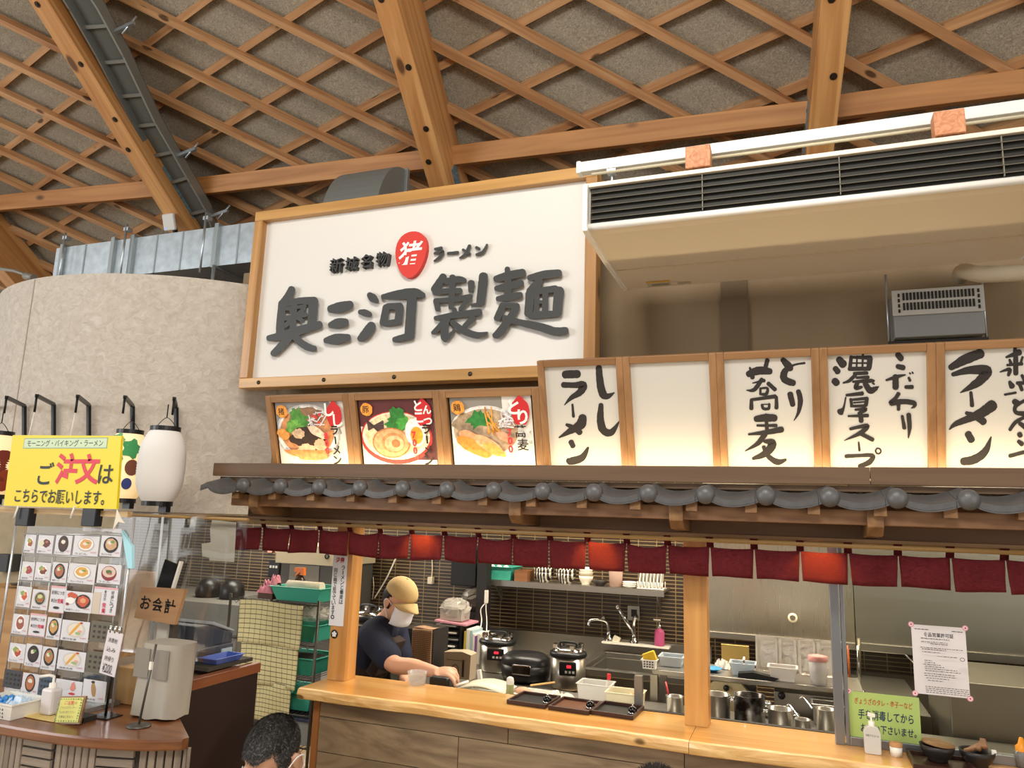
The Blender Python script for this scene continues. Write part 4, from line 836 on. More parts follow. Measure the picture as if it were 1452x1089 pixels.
for (u, vb, kind, lab) in ((863, 909, 0, 'chrome swan neck tap on the sink edge, left of the lever tap'), (899, 913, 1, 'tall chrome lever tap leaning left beside the wall plate')):
    b = at(u, vb, 5.39); t = thing('tap', lab, 'tap', tuple(b), 0, 'taps over the sink'); mb = MB(); mb.lathe([(.03, 0), (.03, .02), (.018, .03), (.018, .07)], (0, 0, 0), 14); mb.build('base', CHR, t)
    mb = MB()
    if kind == 0: mb.tube(cr([(0, 0, .06), (-.01, -.02, .13), (-.06, -.06, .15), (-.11, -.1, .145), (-.12, -.11, .11)]), .011, 10)
    else: mb.tube(cr([(0, 0, .06), (0, -.01, .13), (.015, -.04, .18), (.03, -.05, .19)]), .016, 10)
    mb.build('spout', CHR, t); mb = MB()
    if kind == 0: mb.tube([(-.03, -.02, .14), (-.04, -.02, .17)], .018, 10)
    else: mb.tube([(-.005, -.01, .08), (-.10, -.06, .24)], .013, 10); mb.ball((-.105, -.062, .25), .018, 10, 6)
    mb.build('handle', CHR, t)
mb = MB(); q = at(874, 907, 5.38); mb.box((q.x, q.y, q.z), (.05, .03, .05), M=Matrix.Rotation(.4, 3, 'Y')); one('sponge', mb, mat('e6dcc4', .9), 'small white sponge on the sink edge between the taps', 'sponge', bevel=.006)
q = at(899, 869, 5.445); wp = thing('wall_plate', 'square steel wall plate with a black dispenser button above the lever tap', 'wall plate', tuple(q)); mb = MB(); mb.box((0, -.01, 0), (.085, .02, .1)); mb.build('plate', mat('b8b4aa', .4, .6), wp, bevel=.003)
mb = MB(); mb.box((.005, -.022, .0), (.04, .006, .05)); mb.build('button', BLKP, wp)
mb = MB(); a, b = at(855, 909, 5.38), at(950, 917, 5.38); mb.bx(a.x, b.x, 5.34, 5.44, b.z - .012, b.z); one('sink_ledge', mb, mat('d8d2c4', .4), 'pale ledge behind the sink carrying the pink soap', 'ledge')
q = b + Vector((-.09, 0, 0)); so = thing('soap_bottle', 'pink liquid soap pump bottle on the ledge behind the sink', 'soap bottle', (at(935, 914, 5.38).x, 5.38, b.z)); mb = MB()
mb.lathe([(0, 0), (.033, 0), (.036, .01), (.036, .09), (.028, .105), (.012, .115), (.012, .12), (0, .12)], (0, 0, 0), 18); mb.build('bottle', mat('c85a86', .25, alpha=.9), so)
mb = MB(); mb.lathe([(.013, .118), (.013, .14), (.005, .142), (.005, .17), (0, .17)], (0, 0, 0), 12); mb.box((-.015, 0, .172), (.05, .014, .01)); mb.build('pump', CHR, so)
# rear shelf and what stands on it
sh = thing('wall_shelf', 'long steel wall shelf over the dark tiles carrying bowls and baskets', 'shelf', (-1.5, 5.3, 1.2))
mb = MB(); mb.bx(-2.17, -.83, 5.18, 5.445, 1.218, 1.232); mb.bx(-2.17, -.83, 5.175, 5.185, 1.192, 1.232); mb.build('board', ST, sh, world=True)
for x in (-2.1, -.9): mb = MB(); mb.prism([(5.44, 1.218), (5.44, 1.06), (5.25, 1.218)], (x, 0, 0), (0, 1, 0), (0, 0, 1), .006); mb.build('bracket', ST, sh, world=True)
SZ = 1.232
def sx(u, Y=5.29): return at(u, 820, Y).x
def basket(name, c, lx, ly, h, m, label, group=None, cat='basket', tp=.82):
    t = thing(name, label, cat, c, 0, group); mb = MB(); tubmesh(mb, (0, 0, 0), lx, ly, h, tp, .003, .012); mb.build('body', m, t, bevel=.004); return t
bk = basket('basket', (sx(711), 5.29, SZ), .235, .2, .095, TEAL, 'green plastic basket of eggs on the wall shelf, half hidden by the curtain')
for k in range(3): mb = MB(); mb.ball((0, 0, 0), (.026, .022, .03), 12, 8); tag(mb.build('egg', mat('efe8dc', .5), loc=(sx(711) - .06 + .055 * k, 5.25, SZ + .075)), 'white egg in the green basket on the shelf, the %s of three' % ['left', 'middle', 'right'][k], 'egg', 'eggs in the shelf basket')
mb = MB(); tubmesh(mb, (0, 0, 0), .1, .16, .075, .98, .008, 0); tag(mb.build('wooden_box', wood('6b4326', '8a5a34', 'X', .6), loc=(sx(744), 5.28, SZ)), 'small open brown wooden box on the shelf beside the green basket', 'box')
PAT = bpy.data.materials.new('glazed_pattern'); PAT.use_nodes = True; _nt = PAT.node_tree; _b = _nt.nodes['Principled BSDF']; _tc = _nt.nodes.new('ShaderNodeTexCoord'); _wv = _nt.nodes.new('ShaderNodeTexWave'); _wv.inputs['Scale'].default_value = 13; _wv.inputs['Distortion'].default_value = 5; _wv.inputs['Detail Scale'].default_value = .6
_nt.links.new(_tc.outputs['Object'], _wv.inputs['Vector']); _r = _nt.nodes.new('ShaderNodeValToRGB'); _r.color_ramp.elements[0].position = .6; _r.color_ramp.elements[1].position = .7; _r.color_ramp.elements[0].color = (*rgb('241f1d'), 1); _r.color_ramp.elements[1].color = (*rgb('cfc8b8'), 1); _nt.links.new(_wv.outputs['Fac'], _r.inputs['Fac']); _nt.links.new(_r.outputs['Color'], _b.inputs['Base Color']); _b.inputs['Roughness'].default_value = .2
bw = None
for u, n, lab in ((772, 2, 'left pile'), (803, 2, 'right pile')):
    for k in range(n):
        loc = (sx(u), 5.28, SZ + .028 * k); l = '%s black and white patterned bowl of the %s on the shelf' % (['lower', 'upper'][k], lab)
        if bw is None: mb = MB(); mb.lathe(bowlprof(.075, .07, .5), n=28); bw = tag(mb.build('ramen_bowl', PAT, loc=loc), l, 'bowl', 'patterned bowls on the shelf')
        else: dup(bw, loc, label=l)
for k, (h, c) in enumerate(((.05, 'e6ddc8'), (.05, 'b8ab92'), (.05, 'efe8d8'))):
    mb = MB(); mb.lathe(bowlprof(.052, .06, .55), n=22); tag(mb.build('cup', mat(c, .3), loc=(sx(832), 5.27, SZ + .03 * k)), '%s cream cup of the stack on the shelf right of the patterned bowls' % ['lowest', 'middle', 'topmost'][k], 'cup', 'cream cups on the shelf')
mb = MB(); mb.lathe(bowlprof(.055, .04, .5), n=22); tag(mb.build('dark_dish', mat('2c2522', .3), loc=(sx(853), 5.25, SZ)), 'small dark dish on the shelf between the cream cups and the clear jug', 'dish')
mb = MB(); mb.lathe([(0, 0), (.045, 0), (.05, .11), (.052, .12), (.049, .12), (.043, .004), (0, .004)], n=20); tag(mb.build('measuring_jug', mat('d9b9a8', .2, alpha=.6), loc=(sx(874), 5.27, SZ)), 'clear plastic jug with pinkish contents on the shelf', 'jug')
for k in range(3): mb = MB(); mb.lathe(bowlprof(.05, .018, .5), n=22); tag(mb.build('small_plate', WPL, loc=(sx(895), 5.24, SZ + .012 * k)), '%s small white plate of the pile beside the wire rack' % ['lowest', 'middle', 'topmost'][k], 'plate', 'small white plates on the shelf')
rk = thing('plate_rack', 'white wire rack at the right end of the wall shelf holding plates on edge', 'rack', (sx(925), 5.26, SZ))
mb = MB()
for y in (-.06, .06): mb.tube([(-.09, y, .006), (.09, y, .006)], .004, 6)
mb.build('base', WPL, rk)
for k in range(8): mb = MB(); x = -.085 + .024 * k; mb.tube([(x, -.06, .006), (x, -.06, .05)], .003, 6); mb.tube([(x, .06, .006), (x, .06, .05)], .003, 6); mb.tube([(x, -.06, .006), (x, .06, .006)], .003, 6); mb.build('wire', WPL, rk)
pl = None
for k in range(7):
    loc = (sx(925) - .073 + .024 * k, 5.26, SZ + .068); l = '%s white square plate standing in the wire rack' % ORD[k]
    if pl is None: mb = MB(); mb.box((0, 0, 0), (.006, .10, .115), M=Matrix.Rotation(.10, 3, 'Y')); pl = tag(mb.build('square_plate', WPL, loc=loc, bevel=.002), l, 'plate', 'white plates in the wire rack')
    else: dup(pl, loc, label=l)
# dark column, power strip, cords
mb = MB(); a = at(679, 850, 5.1); mb.bx(a.x, a.x + .075, 5.05, 5.14, .7, 1.45); one('dark_column', mb, mat('1e1a18', .5), 'narrow black upright standing left of the wall shelf', 'column')
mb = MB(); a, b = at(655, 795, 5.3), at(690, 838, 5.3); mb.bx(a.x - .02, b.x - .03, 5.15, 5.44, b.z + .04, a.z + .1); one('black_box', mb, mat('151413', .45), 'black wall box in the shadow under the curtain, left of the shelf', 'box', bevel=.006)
q = at(690, 840, 5.04); ps = thing('power_strip', 'white power strip with two white cords hanging on the black upright', 'power strip', tuple(q)); mb = MB(); mb.box((0, 0, -.03), (.026, .02, .09)); mb.build('body', mat('cfc9bc', .5), ps, bevel=.003)
for s_ in (-1, 1): mb = MB(); mb.tube(cr([(0, 0, -.07), (-.02 + s_ * .02, 0, -.12), (s_ * .02 - .01, 0, -.2), (s_ * .03, -.05, -.30)]), .004, 6); mb.build('cord', WPL, ps)
mb = MB(); mb.tube(cr([tuple(at(612, 780, 5.44)), tuple(at(613, 805, 5.44)), tuple(at(612, 820, 5.44))]), .005, 6); mb.box(at(611, 823, 5.43), (.04, .04, .05)); one('plug_cord', mb, mat('d8cbb0', .6), 'cream cord with a plug hanging in front of the dark blind of tiles', 'cord')
mb = MB(); mb.tube(cr([tuple(at(562, 790, 5.35)), tuple(at(548, 820, 5.35)), tuple(at(531, 848, 5.35))]), .006, 6); one('slanting_cord', mb, mat('d8d0c0', .6), 'white cord slanting down behind the cook to the stock cooker', 'cord')
mb = MB(); mb.tube([at(529, 818, 5.38), at(530, 832, 5.38), at(528, 850, 5.38)], .004, 6); one('wall_hook_wire', mb, mat('bfb49c', .5), 'short pale wire hanging on the tiles left of the slanting cord', 'wire')
# electric pressure cookers, rice cooker
def cooker(u, vb, Y, z0, r, h, label, group='electric pressure cookers'):
    c = at(u, vb, Y); t = thing('pressure_cooker', label, 'cooker', (c.x, Y, z0), 0, group)
    mb = MB(); mb.lathe([(0, 0), (r * .95, 0), (r, .01), (r, h * .72), (0, h * .72)], n=28); mb.build('body', STV, t)
    mb = MB(); mb.lathe([(r * 1.03, h * .70), (r * 1.08, h * .74), (r * 1.05, h * .80), (r * .9, h * .83), (0, h * .84)], n=28); mb.build('rim', BLKP, t)
    mb = MB(); mb.lathe([(r * .9, h * .82), (r * .86, h * .88), (r * .5, h * .91), (0, h * .92)], n=28); mb.build('lid', CHR, t)
    for a in (.6, 2.2, 3.7, 5.3): mb = MB(); mb.box((r * .75 * math.cos(a), r * .75 * math.sin(a), h * .93), (.03, .03, h * .12)); mb.build('clamp', CHR, t, bevel=.004)
    mb = MB(); mb.tube(cr([(-r * .5, 0, h * .92), (-r * .4, 0, h), (r * .4, 0, h), (r * .5, 0, h * .92)]), .008, 8); mb.build('handle', BLKP, t)
    p = mb = MB(); mb.box((r * .25, -r * .93, h * .48), (r * .95, r * .22, h * .30), M=Matrix.Rotation(.2, 3, 'Z')); p = mb.build('control_panel', BLKP, t, bevel=.006)
    mb = MB(); mb.box((r * .35, -r * 1.07, h * .54), (r * .25, .004, h * .06), M=Matrix.Rotation(.2, 3, 'Z')); d = mb.build('display', mat('d83040', .4, emit='ff3040', es=.8), t); d.parent = p
    for k in range(4): mb = MB(); mb.box((r * (.0 + .2 * k), -r * (1.09 - .04 * abs(k - 1)), h * .42), (r * .12, .004, h * .05), M=Matrix.Rotation(.2, 3, 'Z')); d = mb.build('button', mat('cfcdc8', .4), t); d.parent = p
    return t
cooker(704, 962, 4.75, .70, .115, .24, 'electric pressure cooker beside the books, left of the rice cooker')
cooker(805, 975, 4.5, .70, .105, .255, 'electric pressure cooker standing left of the sink')
cooker(517, 950, 4.75, .70, .12, .34, 'electric pressure cooker behind the left post and the cook')
c = at(745, 960, 4.55); rc = thing('rice_cooker', 'wide black rice cooker with a steel front between the two pressure cookers', 'rice cooker', (c.x, 4.55, .70))
mb = MB(); mb.lathe([(0, 0), (.13, 0), (.15, .03), (.155, .10), (0, .10)], n=30, sy=.9); mb.build('body', BLKP, rc); mb = MB(); mb.lathe([(.155, .10), (.152, .135), (.12, .16), (.05, .168), (0, .168)], n=30, sy=.9); mb.build('lid', BLKP, rc)
mb = MB(); mb.box((.02, -.135, .085), (.12, .02, .06)); mb.build('front_plate', CHR, rc, bevel=.008)
# files, books, bags
q = at(642, 945, 4.95); fo = thing('letter_tray_rack', 'black rack of stacked letter trays full of papers behind the cook', 'rack', (q.x, 4.95, .702))
for sxx in (-.1, .1): mb = MB(); mb.bx(sxx - .004, sxx + .004, -.12, .12, 0, .24); mb.build('side', BLKP, fo)
for k in range(6): mb = MB(); mb.bx(-.1, .1, -.12, .12, .004 + k * .044, .008 + k * .044); mb.build('tray', BLKP, fo); mb = MB(); mb.bx(-.09, .08 - .01 * (k % 3), -.125 + .012 * (k % 2), .1, .009 + k * .044, .018 + k * .044); mb.build('papers', mat(['cfc9be', 'b9b3a6', 'e2ded4'][k % 3], .8), fo)
for k, (c, h, w) in enumerate((('c9b24a', .25, .018), ('e4e0d2', .27, .028), ('a9bfc4', .26, .02), ('e6e2d8', .235, .016), ('8a5a96', .22, .018), ('d8d4c8', .24, .022), ('6c8f3a', .20, .022), ('b9a05a', .23, .016))):
    xk = q.x + .118 + sum((.018, .028, .02, .016, .018, .022, .022, .016)[:k]); mb = MB(); h *= .82; mb.box((0, 0, h / 2), (w * .92, .18, h))
    o = mb.build('book', mat(c, .6), loc=(xk + w / 2, 4.94, .702), bevel=.002); o.rotation_euler = (0, .0, 0)
    tag(o, '%s book or folder in the row right of the letter trays, %s spine' % (ORD[k], ['yellow', 'cream', 'pale blue', 'white', 'purple', 'light grey', 'green', 'tan'][k]), 'book', 'books beside the letter trays')
BAG = mat('c9c2b6', .15, alpha=.45)
def bag(name, c, r, label, m=BAG, seed=1):
    rnd = random.Random(seed); mb = MB(); mb.ball((0, 0, r[2]), r, 18, 12)
    for v in mb.bm.verts: v.co += Vector((rnd.uniform(-1, 1), rnd.uniform(-1, 1), rnd.uniform(-.4, 1) if v.co.z > r[2] else 0)) * .10 * r[0]; v.co.z = max(v.co.z, 0)
    return tag(mb.build(name, m, loc=c, smooth=False), label, 'bag')
mb = MB(); mb.box((0, 0, 0), (.24, .22, .012), M=Matrix.Rotation(.06, 3, 'Y')); tag(mb.build('pink_folder', mat('c98a96', .7), loc=(q.x + .02, 4.94, .956)), 'pink folder lying on top of the letter trays', 'folder')
tub('plastic_containers', (q.x + .01, 4.93, .966), .17, .15, .085, mat('bdb6aa', .25, alpha=.7), 'stack of clear plastic containers on the pink folder, inside a bag', tp=.95)
bag('clear_bag', (q.x + .01, 4.93, .964), (.105, .09, .075), 'crumpled clear plastic bag around the containers on the letter trays', seed=3)
bag('dark_bag', (at(668, 870, 5.15).x, 5.20, 1.0), (.10, .09, .085), 'grey crumpled plastic bag behind the clear one', mat('6e675e', .3, alpha=.8), 5)
mb = MB(); mb.bx(at(650, 890, 5.15).x, at(678, 890, 5.15).x, 5.12, 5.3, .702, .998); one('dark_crate', mb, mat('2a2421', .6), 'dark crate under the grey plastic bag', 'crate')
q2 = at(652, 958, 4.4); pb = thing('paper_bag', 'brown printed paper bag standing on the back counter under the letter trays', 'bag', (q2.x, 4.40, .702)); mb = MB()
mb.prism([(-.085, 0), (.085, 0), (.09, .15), (.03, .165), (-.09, .155)], (0, -.05, 0), (1, 0, 0), (0, 0, 1), -.1); mb.build('body', mat('a89880', .85), pb)
s = Sheet((q2.x, 4.348, .702), (1, 0, 0), (0, 0, 1)); s.disc(-.01, .06, .025, .03, C('6c5f4e')); s.disc(-.01, .06, .018, .023, C('a89880')); s.rect(.035, .02, .05, .12, C('3a332c')); s.rect(-.07, .11, .06, .115, C('6c5f4e')); s.build('print', pb)
mb = MB(); a = at(590, 890, 4.36); mb.bx(a.x - .09, a.x + .14, 4.33, 4.55, .0, a.z); one('dark_oven', mb, mat('2b2724', .4), 'dark kitchen cabinet behind the cook carrying the brown towel', 'cabinet', bevel=.006)
CK2 = pattern_check('b08a68', '5a3a28', '5a3a28', 16, .22, 34, .22)
mb = MB(); tx = at(584, 930, 4.32).x
mb.grid(lambda u, v: Vector((tx + .14 * u, 4.32 - .010 * math.sin(9 * u + 2 * v) * v - .012, a.z + .006 - .38 * v)), 14, 18); mb.grid(lambda u, v: Vector((tx + .14 * u, 4.308 + .1 * v, a.z + .006 + .004 * math.sin(6 * u))), 14, 3)
one('check_towel', mb, CK2, 'brown checked towel hanging over the dark cabinet behind the cook', 'towel', solid=.003)
# things on the prep table
TZ = .806
def P(u, v, Y=None): return atz(u, v, TZ) if Y is None else at(u, v, Y)
q = P(690, 978); ct2 = thing('noodle_tray', 'shallow cream plastic tray with a clear bowed lid on the prep table', 'tray', (at(690, 975, 3.66).x, 3.66, TZ))
mb = MB(); tubmesh(mb, (0, 0, 0), .24, .2, .035, .95); mb.build('tray', MILK, ct2, bevel=.003); mb = MB(); mb.grid(lambda u, v: Vector((-.12 + .24 * u, -.1 + .2 * v, .036 + .022 * math.sin(PI * u))), 10, 2); mb.build('lid', mat('efe8d0', .35, alpha=.75), ct2, solid=.002)
q = at(723, 980, 3.56); sb = thing('squeeze_bottle', 'clear squeeze bottle with green contents and a white cap on the prep table', 'bottle', (q.x, 3.56, TZ)); mb = MB(); mb.lathe([(0, 0), (.018, 0), (.019, .01), (.019, .085), (.015, .09), (0, .09)], n=16); mb.build('bottle', mat('9a9a60', .3, alpha=.8), sb); mb = MB(); mb.lathe([(.019, .086), (.019, .10), (.016, .115), (.008, .12), (0, .12)], n=16); mb.build('cap', mat('e6e4d6', .35, alpha=.9), sb)
tub('white_tray', (at(757, 975, 3.66).x, 3.68, TZ), .17, .14, .035, WPL, 'white plastic food tray right of the squeeze bottle', 'tray')
mb = MB(); mb.ball((0, 0, .0), (.05, .04, .03), 14, 8); tag(mb.build('meat_roll', mat('c9997a', .6, var=.2, vscale=40), loc=(at(742, 968, 3.66).x, 3.66, TZ + .028)), 'rolled pink-brown meat in the white tray', 'meat')
mb = MB(); q = at(768, 968, 3.75); mb.bar((q.x - .05, 3.72, TZ + .055), (q.x + .06, 3.78, TZ + .07), .012, .006); one('wooden_spatula', mb, mat('c9a060', .6), 'thin wooden spatula lying across the white tray', 'spatula')
def crumple(name, c, lx, ly, h, m, label, cat, seed):
    rnd = random.Random(seed); mb = MB(); R_ = [[rnd.random() for _ in range(14)] for _ in range(14)]
    mb.grid(lambda u, v: Vector(((u - .5) * lx, (v - .5) * ly, h * R_[int(u * 12)][int(v * 12)] * (math.sin(PI * u) * math.sin(PI * v)) ** .4 + .002)), 12, 12, False); return tag(mb.build(name, m, loc=c, solid=.002), label, cat)
crumple('kitchen_paper', (at(786, 975, 3.7).x, 3.74, TZ), .17, .13, .04, mat('efe9dc', .9), 'crumpled white kitchen paper on the prep table', 'paper', 4)
tub('steel_tray', (at(806, 985, 3.6).x, 3.56, TZ), .15, .1, .03, ST, 'shallow steel tray behind the dark serving trays', 'tray')
qa = at(847, 990, 3.62); tub('clear_tub', (qa.x - .01, 3.63, TZ), .155, .12, .125, CLEARP, 'deep clear plastic tub, left of two, behind the serving trays', 'tub', 'clear tubs on the prep table')
qb = at(879, 995, 3.56); tub('clear_tub', (qb.x + .03, 3.545, TZ), .16, .12, .12, mat('efe6c4', .35, alpha=.62), 'deep plastic tub of pale noodles with wooden sticks, right of two', 'tub', 'clear tubs on the prep table')
crumple('noodles', (qb.x + .03, 3.545, TZ + .004), .11, .075, .05, mat('e6d79c', .7), 'heap of pale yellow noodles in the right plastic tub', 'noodles', 9)
mb = MB(); mb.tube([(qb.x + .03, 3.54, TZ + .02), (qb.x + .075, 3.52, TZ + .125)], .005, 6); mb.tube([(qb.x + .02, 3.54, TZ + .02), (qb.x + .06, 3.52, TZ + .115)], .005, 6); one('chopsticks', mb, mat('d9bb82', .6), 'pair of wooden sticks standing in the tub of noodles', 'chopsticks')
mb = MB(); mb.tube([(qa.x + .02, 3.63, TZ + .02), (qa.x + .055, 3.61, TZ + .15)], .006, 6); one('tub_spoon', mb, mat('d8d0c0', .5), 'pale spoon with red tip leaning in the left clear tub', 'spoon')
mb = MB(); mb.box((qa.x + .058, 3.607, TZ + .16), (.016, .012, .026)); one('red_clip', mb, mat('d2383c', .4), 'small red clip on the rim of the left clear tub', 'clip')
mb = MB(); q = at(915, 992, 3.6); mb.bx(q.x - .06, q.x + .07, 3.52, 3.70, TZ, TZ + .014); one('cutting_board', mb, WPL, 'white cutting board at the right end beside the steel rack', 'cutting board', bevel=.003)
mb = MB(); q = at(681, 958, 3.85); mb.box((q.x, 3.85, TZ + .03), (.02, .02, .09), M=Matrix.Rotation(-.2, 3, 'Y')); one('white_ladle_handle', mb, WPL, 'upright white plastic handle standing behind the noodle tray', 'handle')
# counter trays with knobs
WT = mat('3b231b', .35); WT2 = mat('6a3f22', .35)
CZ = .8725
for k, (u, v, m2, lab) in enumerate(((765, 993, BLKP, 'dark rectangular serving tray on the counter, left of three'), (825, 1000, WT2, 'brown rectangular serving tray on the counter, middle of three'), (881, 1010, BLKP, 'dark rectangular serving tray on the counter, right of three'))):
    q = atz(u, v, CZ); t = thing('serving_tray', lab, 'tray', (q.x - .015, 3.372 - .012 * (k == 1), CZ), -.05, 'serving trays on the counter')
    mb = MB(); mb.bx(-.088, .088, -.09, .09, 0, .006); mb.build('base', m2, t)
    for (xa, xb, ya, yb) in ((-.093, .093, -.10, -.09), (-.093, .093, .09, .10), (-.093, -.084, -.09, .09), (.084, .093, -.09, .09)): mb = MB(); mb.bx(xa, xb, ya, yb, 0, .018); mb.build('rim', WT, t, bevel=.002)
    b = thing('call_bell', 'shiny black round bell on the %s serving tray' % ['left', 'middle', 'right'][k], 'bell', (q.x + .055, 3.35, CZ + .0062), 0, 'black bells on the trays'); mb = MB(); mb.lathe([(0, 0), (.02, 0), (.021, .006), (.018, .008)], n=18); mb.build('base', CHR, b); mb = MB(); mb.lathe([(.018, .008), (.02, .014), (.016, .026), (.006, .031), (0, .0315)], n=18); mb.build('dome', mat('0c0c0d', .08), b); mb = MB(); mb.ball((0, 0, .034), .004, 8, 6); mb.build('button', CHR, b)
# cup beside the cook
q = atz(578, 975, .875); cp = thing('clear_cup', 'clear plastic measuring cup on the counter edge in front of the cook', 'cup', (q.x, 3.42, .8725)); mb = MB(); mb.lathe([(0, 0), (.042, 0), (.047, .055), (.05, .06), (.047, .06), (.04, .003), (0, .003)], n=22); mb.build('cup', mat('d6d6d2', .2, alpha=.3), cp)
# right hand rack, pots
rs = thing('steel_rack', 'two-level stainless steel rack behind the counter, right of the sink', 'rack', (-.2, 4.1, 0))
mb = MB(); mb.bx(-.70, .28, 3.98, 4.3, .925, .948); mb.build('top_shelf', ST, rs, world=True, bevel=.003)
for x in (-.69, .24):
    for y in (3.99, 4.28): mb = MB(); mb.bx(x - .018, x + .018, y - .018, y + .018, 0, .925); mb.build('upright', ST, rs, world=True)
mb = MB(); mb.bx(-.70, .28, 3.98, 4.3, .70, .72); mb.build('lower_shelf', ST, rs, world=True)
RZ = .949
def rx(u, v=945, Y=4.12): return at(u, v, Y).x
tub('translucent_tray', (rx(952), 4.15, RZ), .12, .12, .05, mat('c4ccd2', .3, alpha=.75), 'translucent grey tray on the steel rack, left of the middle post', 'tray')
sp = thing('sponge_holder', 'white perforated holder with a yellow sponge at the left end of the steel rack', 'sponge holder', (rx(927, 940), 4.0, RZ)); mb = MB(); tubmesh(mb, (0, 0, 0), .07, .05, .045, .9); mb.build('holder', WPL, sp); mb = MB(); mb.box((0, 0, .055), (.065, .035, .05), M=Matrix.Rotation(-.4, 3, 'Y')); mb.build('sponge', mat('d9b12c', .9), sp, bevel=.006)
s = Sheet((rx(927, 940), 3.974, RZ), (1, 0, 0), (0, 0, 1))
for i in range(4):
    for j in range(3): s.rect(-.026 + .014 * i, .008 + .012 * j, -.018 + .014 * i, .015 + .012 * j, C('3a3630'))
s.build('holes', sp)
mb = MB(); mb.lathe([(0, 0), (.03, 0), (.055, .012), (.06, .014), (.055, .016), (.03, .004), (0, .004)], n=24); tag(mb.build('blue_plate', mat('2f86b8', .35), loc=(rx(1008), 4.1, RZ)), 'blue plastic plate on the steel rack just right of the middle post', 'plate')
mb = MB(); mb.box((0, 0, .055), (.14, .012, .11), M=Matrix.Rotation(.15, 3, 'X')); tag(mb.build('brown_board', mat('b89a54', .7), loc=(rx(1040), 4.26, RZ + .004)), 'tan board leaning behind the blue-handled tub on the steel rack', 'board')
crumple('white_cloth', (rx(1022), 4.2, RZ), .08, .07, .05, WPL, 'small crumpled white cloth on the steel rack', 'cloth', 11)
t1 = tub('food_tub', (rx(1054), 4.09, RZ), .12, .1, .06, mat('c9d4da', .3, alpha=.7), 'translucent tub with a steel spoon on the steel rack', 'tub', 'tubs on the steel rack', .8)
mb = MB(); mb.tube([(rx(1054), 4.08, RZ + .01), (rx(1056), 4.09, RZ + .085)], [.008, .005], 8); one('steel_spoon', mb, CHR, 'steel spoon standing in the translucent tub on the rack', 'spoon')
tub('food_tub', (rx(1110), 4.05, RZ), .13, .1, .065, mat('dcd8d2', .3, alpha=.75), 'pale round-cornered tub on the steel rack in front of the foil trays', 'tub', 'tubs on the steel rack', .8)
mb = MB(); q = rx(1075); mb.prism([(-.09, 0), (.08, 0), (.10, .012), (-.02, .03), (-.09, .02)], (q, 4.0, RZ), (1, 0, 0), (0, 0, 1), -.05); one('black_pan', mb, mat('161615', .5), 'black folded pan handle lying on the front edge of the steel rack', 'pan')
cn = thing('salt_canister', 'tall clear canister of salt with a pink lid on the steel rack', 'canister', (rx(1160, 955), 4.03, RZ)); mb = MB(); mb.lathe([(0, 0), (.038, 0), (.042, .11), (.04, .11), (.036, .003), (0, .003)], n=20); mb.build('jar', mat('d8d4d0', .2, alpha=.5), cn); mb = MB(); mb.lathe([(0, .003), (.034, .003), (.035, .04), (0, .045)], n=18); mb.build('salt', mat('f0eeea', .9), cn); mb = MB(); mb.lathe([(.044, .108), (.044, .13), (.03, .134), (0, .134)], n=20); mb.build('lid', mat('c98a80', .45), cn)
FOIL = mat('efebe2', .3, .55, bump=.9, bscale=26)
for k in range(4):
    u = 1090 + 27 * k; mb = MB(); tubmesh(mb, (0, 0, 0), .115, .17, .02, .8, .002, .006); mb.bm.transform(Matrix.Rotation(PI / 2 - .12, 4, 'X'))
    tag(mb.build('foil_tray', FOIL, loc=(at(u, 930, 4.27).x, 4.27, RZ + .08)), '%s shiny foil tray leaning at the back of the steel rack' % ORD[k], 'foil tray', 'foil trays on the steel rack')
# griddle and burner on the lower shelf level
gd = thing('griddle', 'beige gas griddle with a black knob under the steel rack, right of the post', 'griddle', (at(1030, 975, 4.0).x, 4.12, .765)); mb = MB(); mb.prism([(-.17, .02), (.15, .02), (.15, .10), (.10, .12), (.07, .155), (-.06, .155), (-.10, .12), (-.17, .10)], (0, -.12, 0), (1, 0, 0), (0, 0, 1), -.04); mb.build('front', mat('c9b98c', .5), gd); mb = MB(); mb.bx(-.18, .13, -.06, .14, .02, .11); mb.build('body', mat('3a342c', .6), gd); mb = MB(); mb.lathe([(0, 0), (.014, 0), (.014, .015), (0, .018)], (0, -.122, .13), 14, Matrix.Rotation(PI / 2, 3, 'X')); mb.build('knob', BLKP, gd)
tub('small_pan', (at(1076, 980, 3.92).x, 3.92, .807), .1, .08, .05, ST, 'small square steel pan between the griddle and the pots', 'pan')
tub('square_pan', (at(1172, 985, 3.97).x, 3.90, .807), .13, .1, .09, ST, 'square steel container at the foot of the window frame', 'pan', tp=.95)
mb = MB(); mb.bx(.0, .6, 4.32, 5.26, .0, .80); one('rear_stove', mb, ST, 'steel stove block behind the rack, below the extractor panel', 'stove', bevel=.005)
def pot(u, w, vt, Y, label, handle=True, m=None, dark=False):
    c = at(u, 1015, Y); r = abs(at(u + w / 2, 1015, Y).x - at(u - w / 2, 1015, Y).x) / 2; h = at(u, vt, Y + r * .6).z - TZ
    t = thing('stock_pot', label, 'pot', (c.x, Y, TZ), 0, 'pots in a row behind the counter'); mb = MB(); mb.lathe([(0, 0), (r * .97, 0), (r, .006), (r, h), (r + .004, h + .003), (r - .003, h + .002), (r - .004, .01), (0, .01)], n=32); mb.build('body', m or STV, t)
    if handle:
        for s_ in (-1, 1): mb = MB(); mb.tube(cr([(s_ * r, -.02, h * .8), (s_ * (r + .022), -.012, h * .8), (s_ * (r + .022), .012, h * .8), (s_ * r, .02, h * .8)]), .0035, 6); mb.build('handle', CHR, t)
    return t
pot(957, 24, 986, 3.72, 'small steel pot partly hidden by the middle post, leftmost of the row', False)
pot(1017, 37, 982, 3.74, 'large steel pot in the row, first right of the middle post')
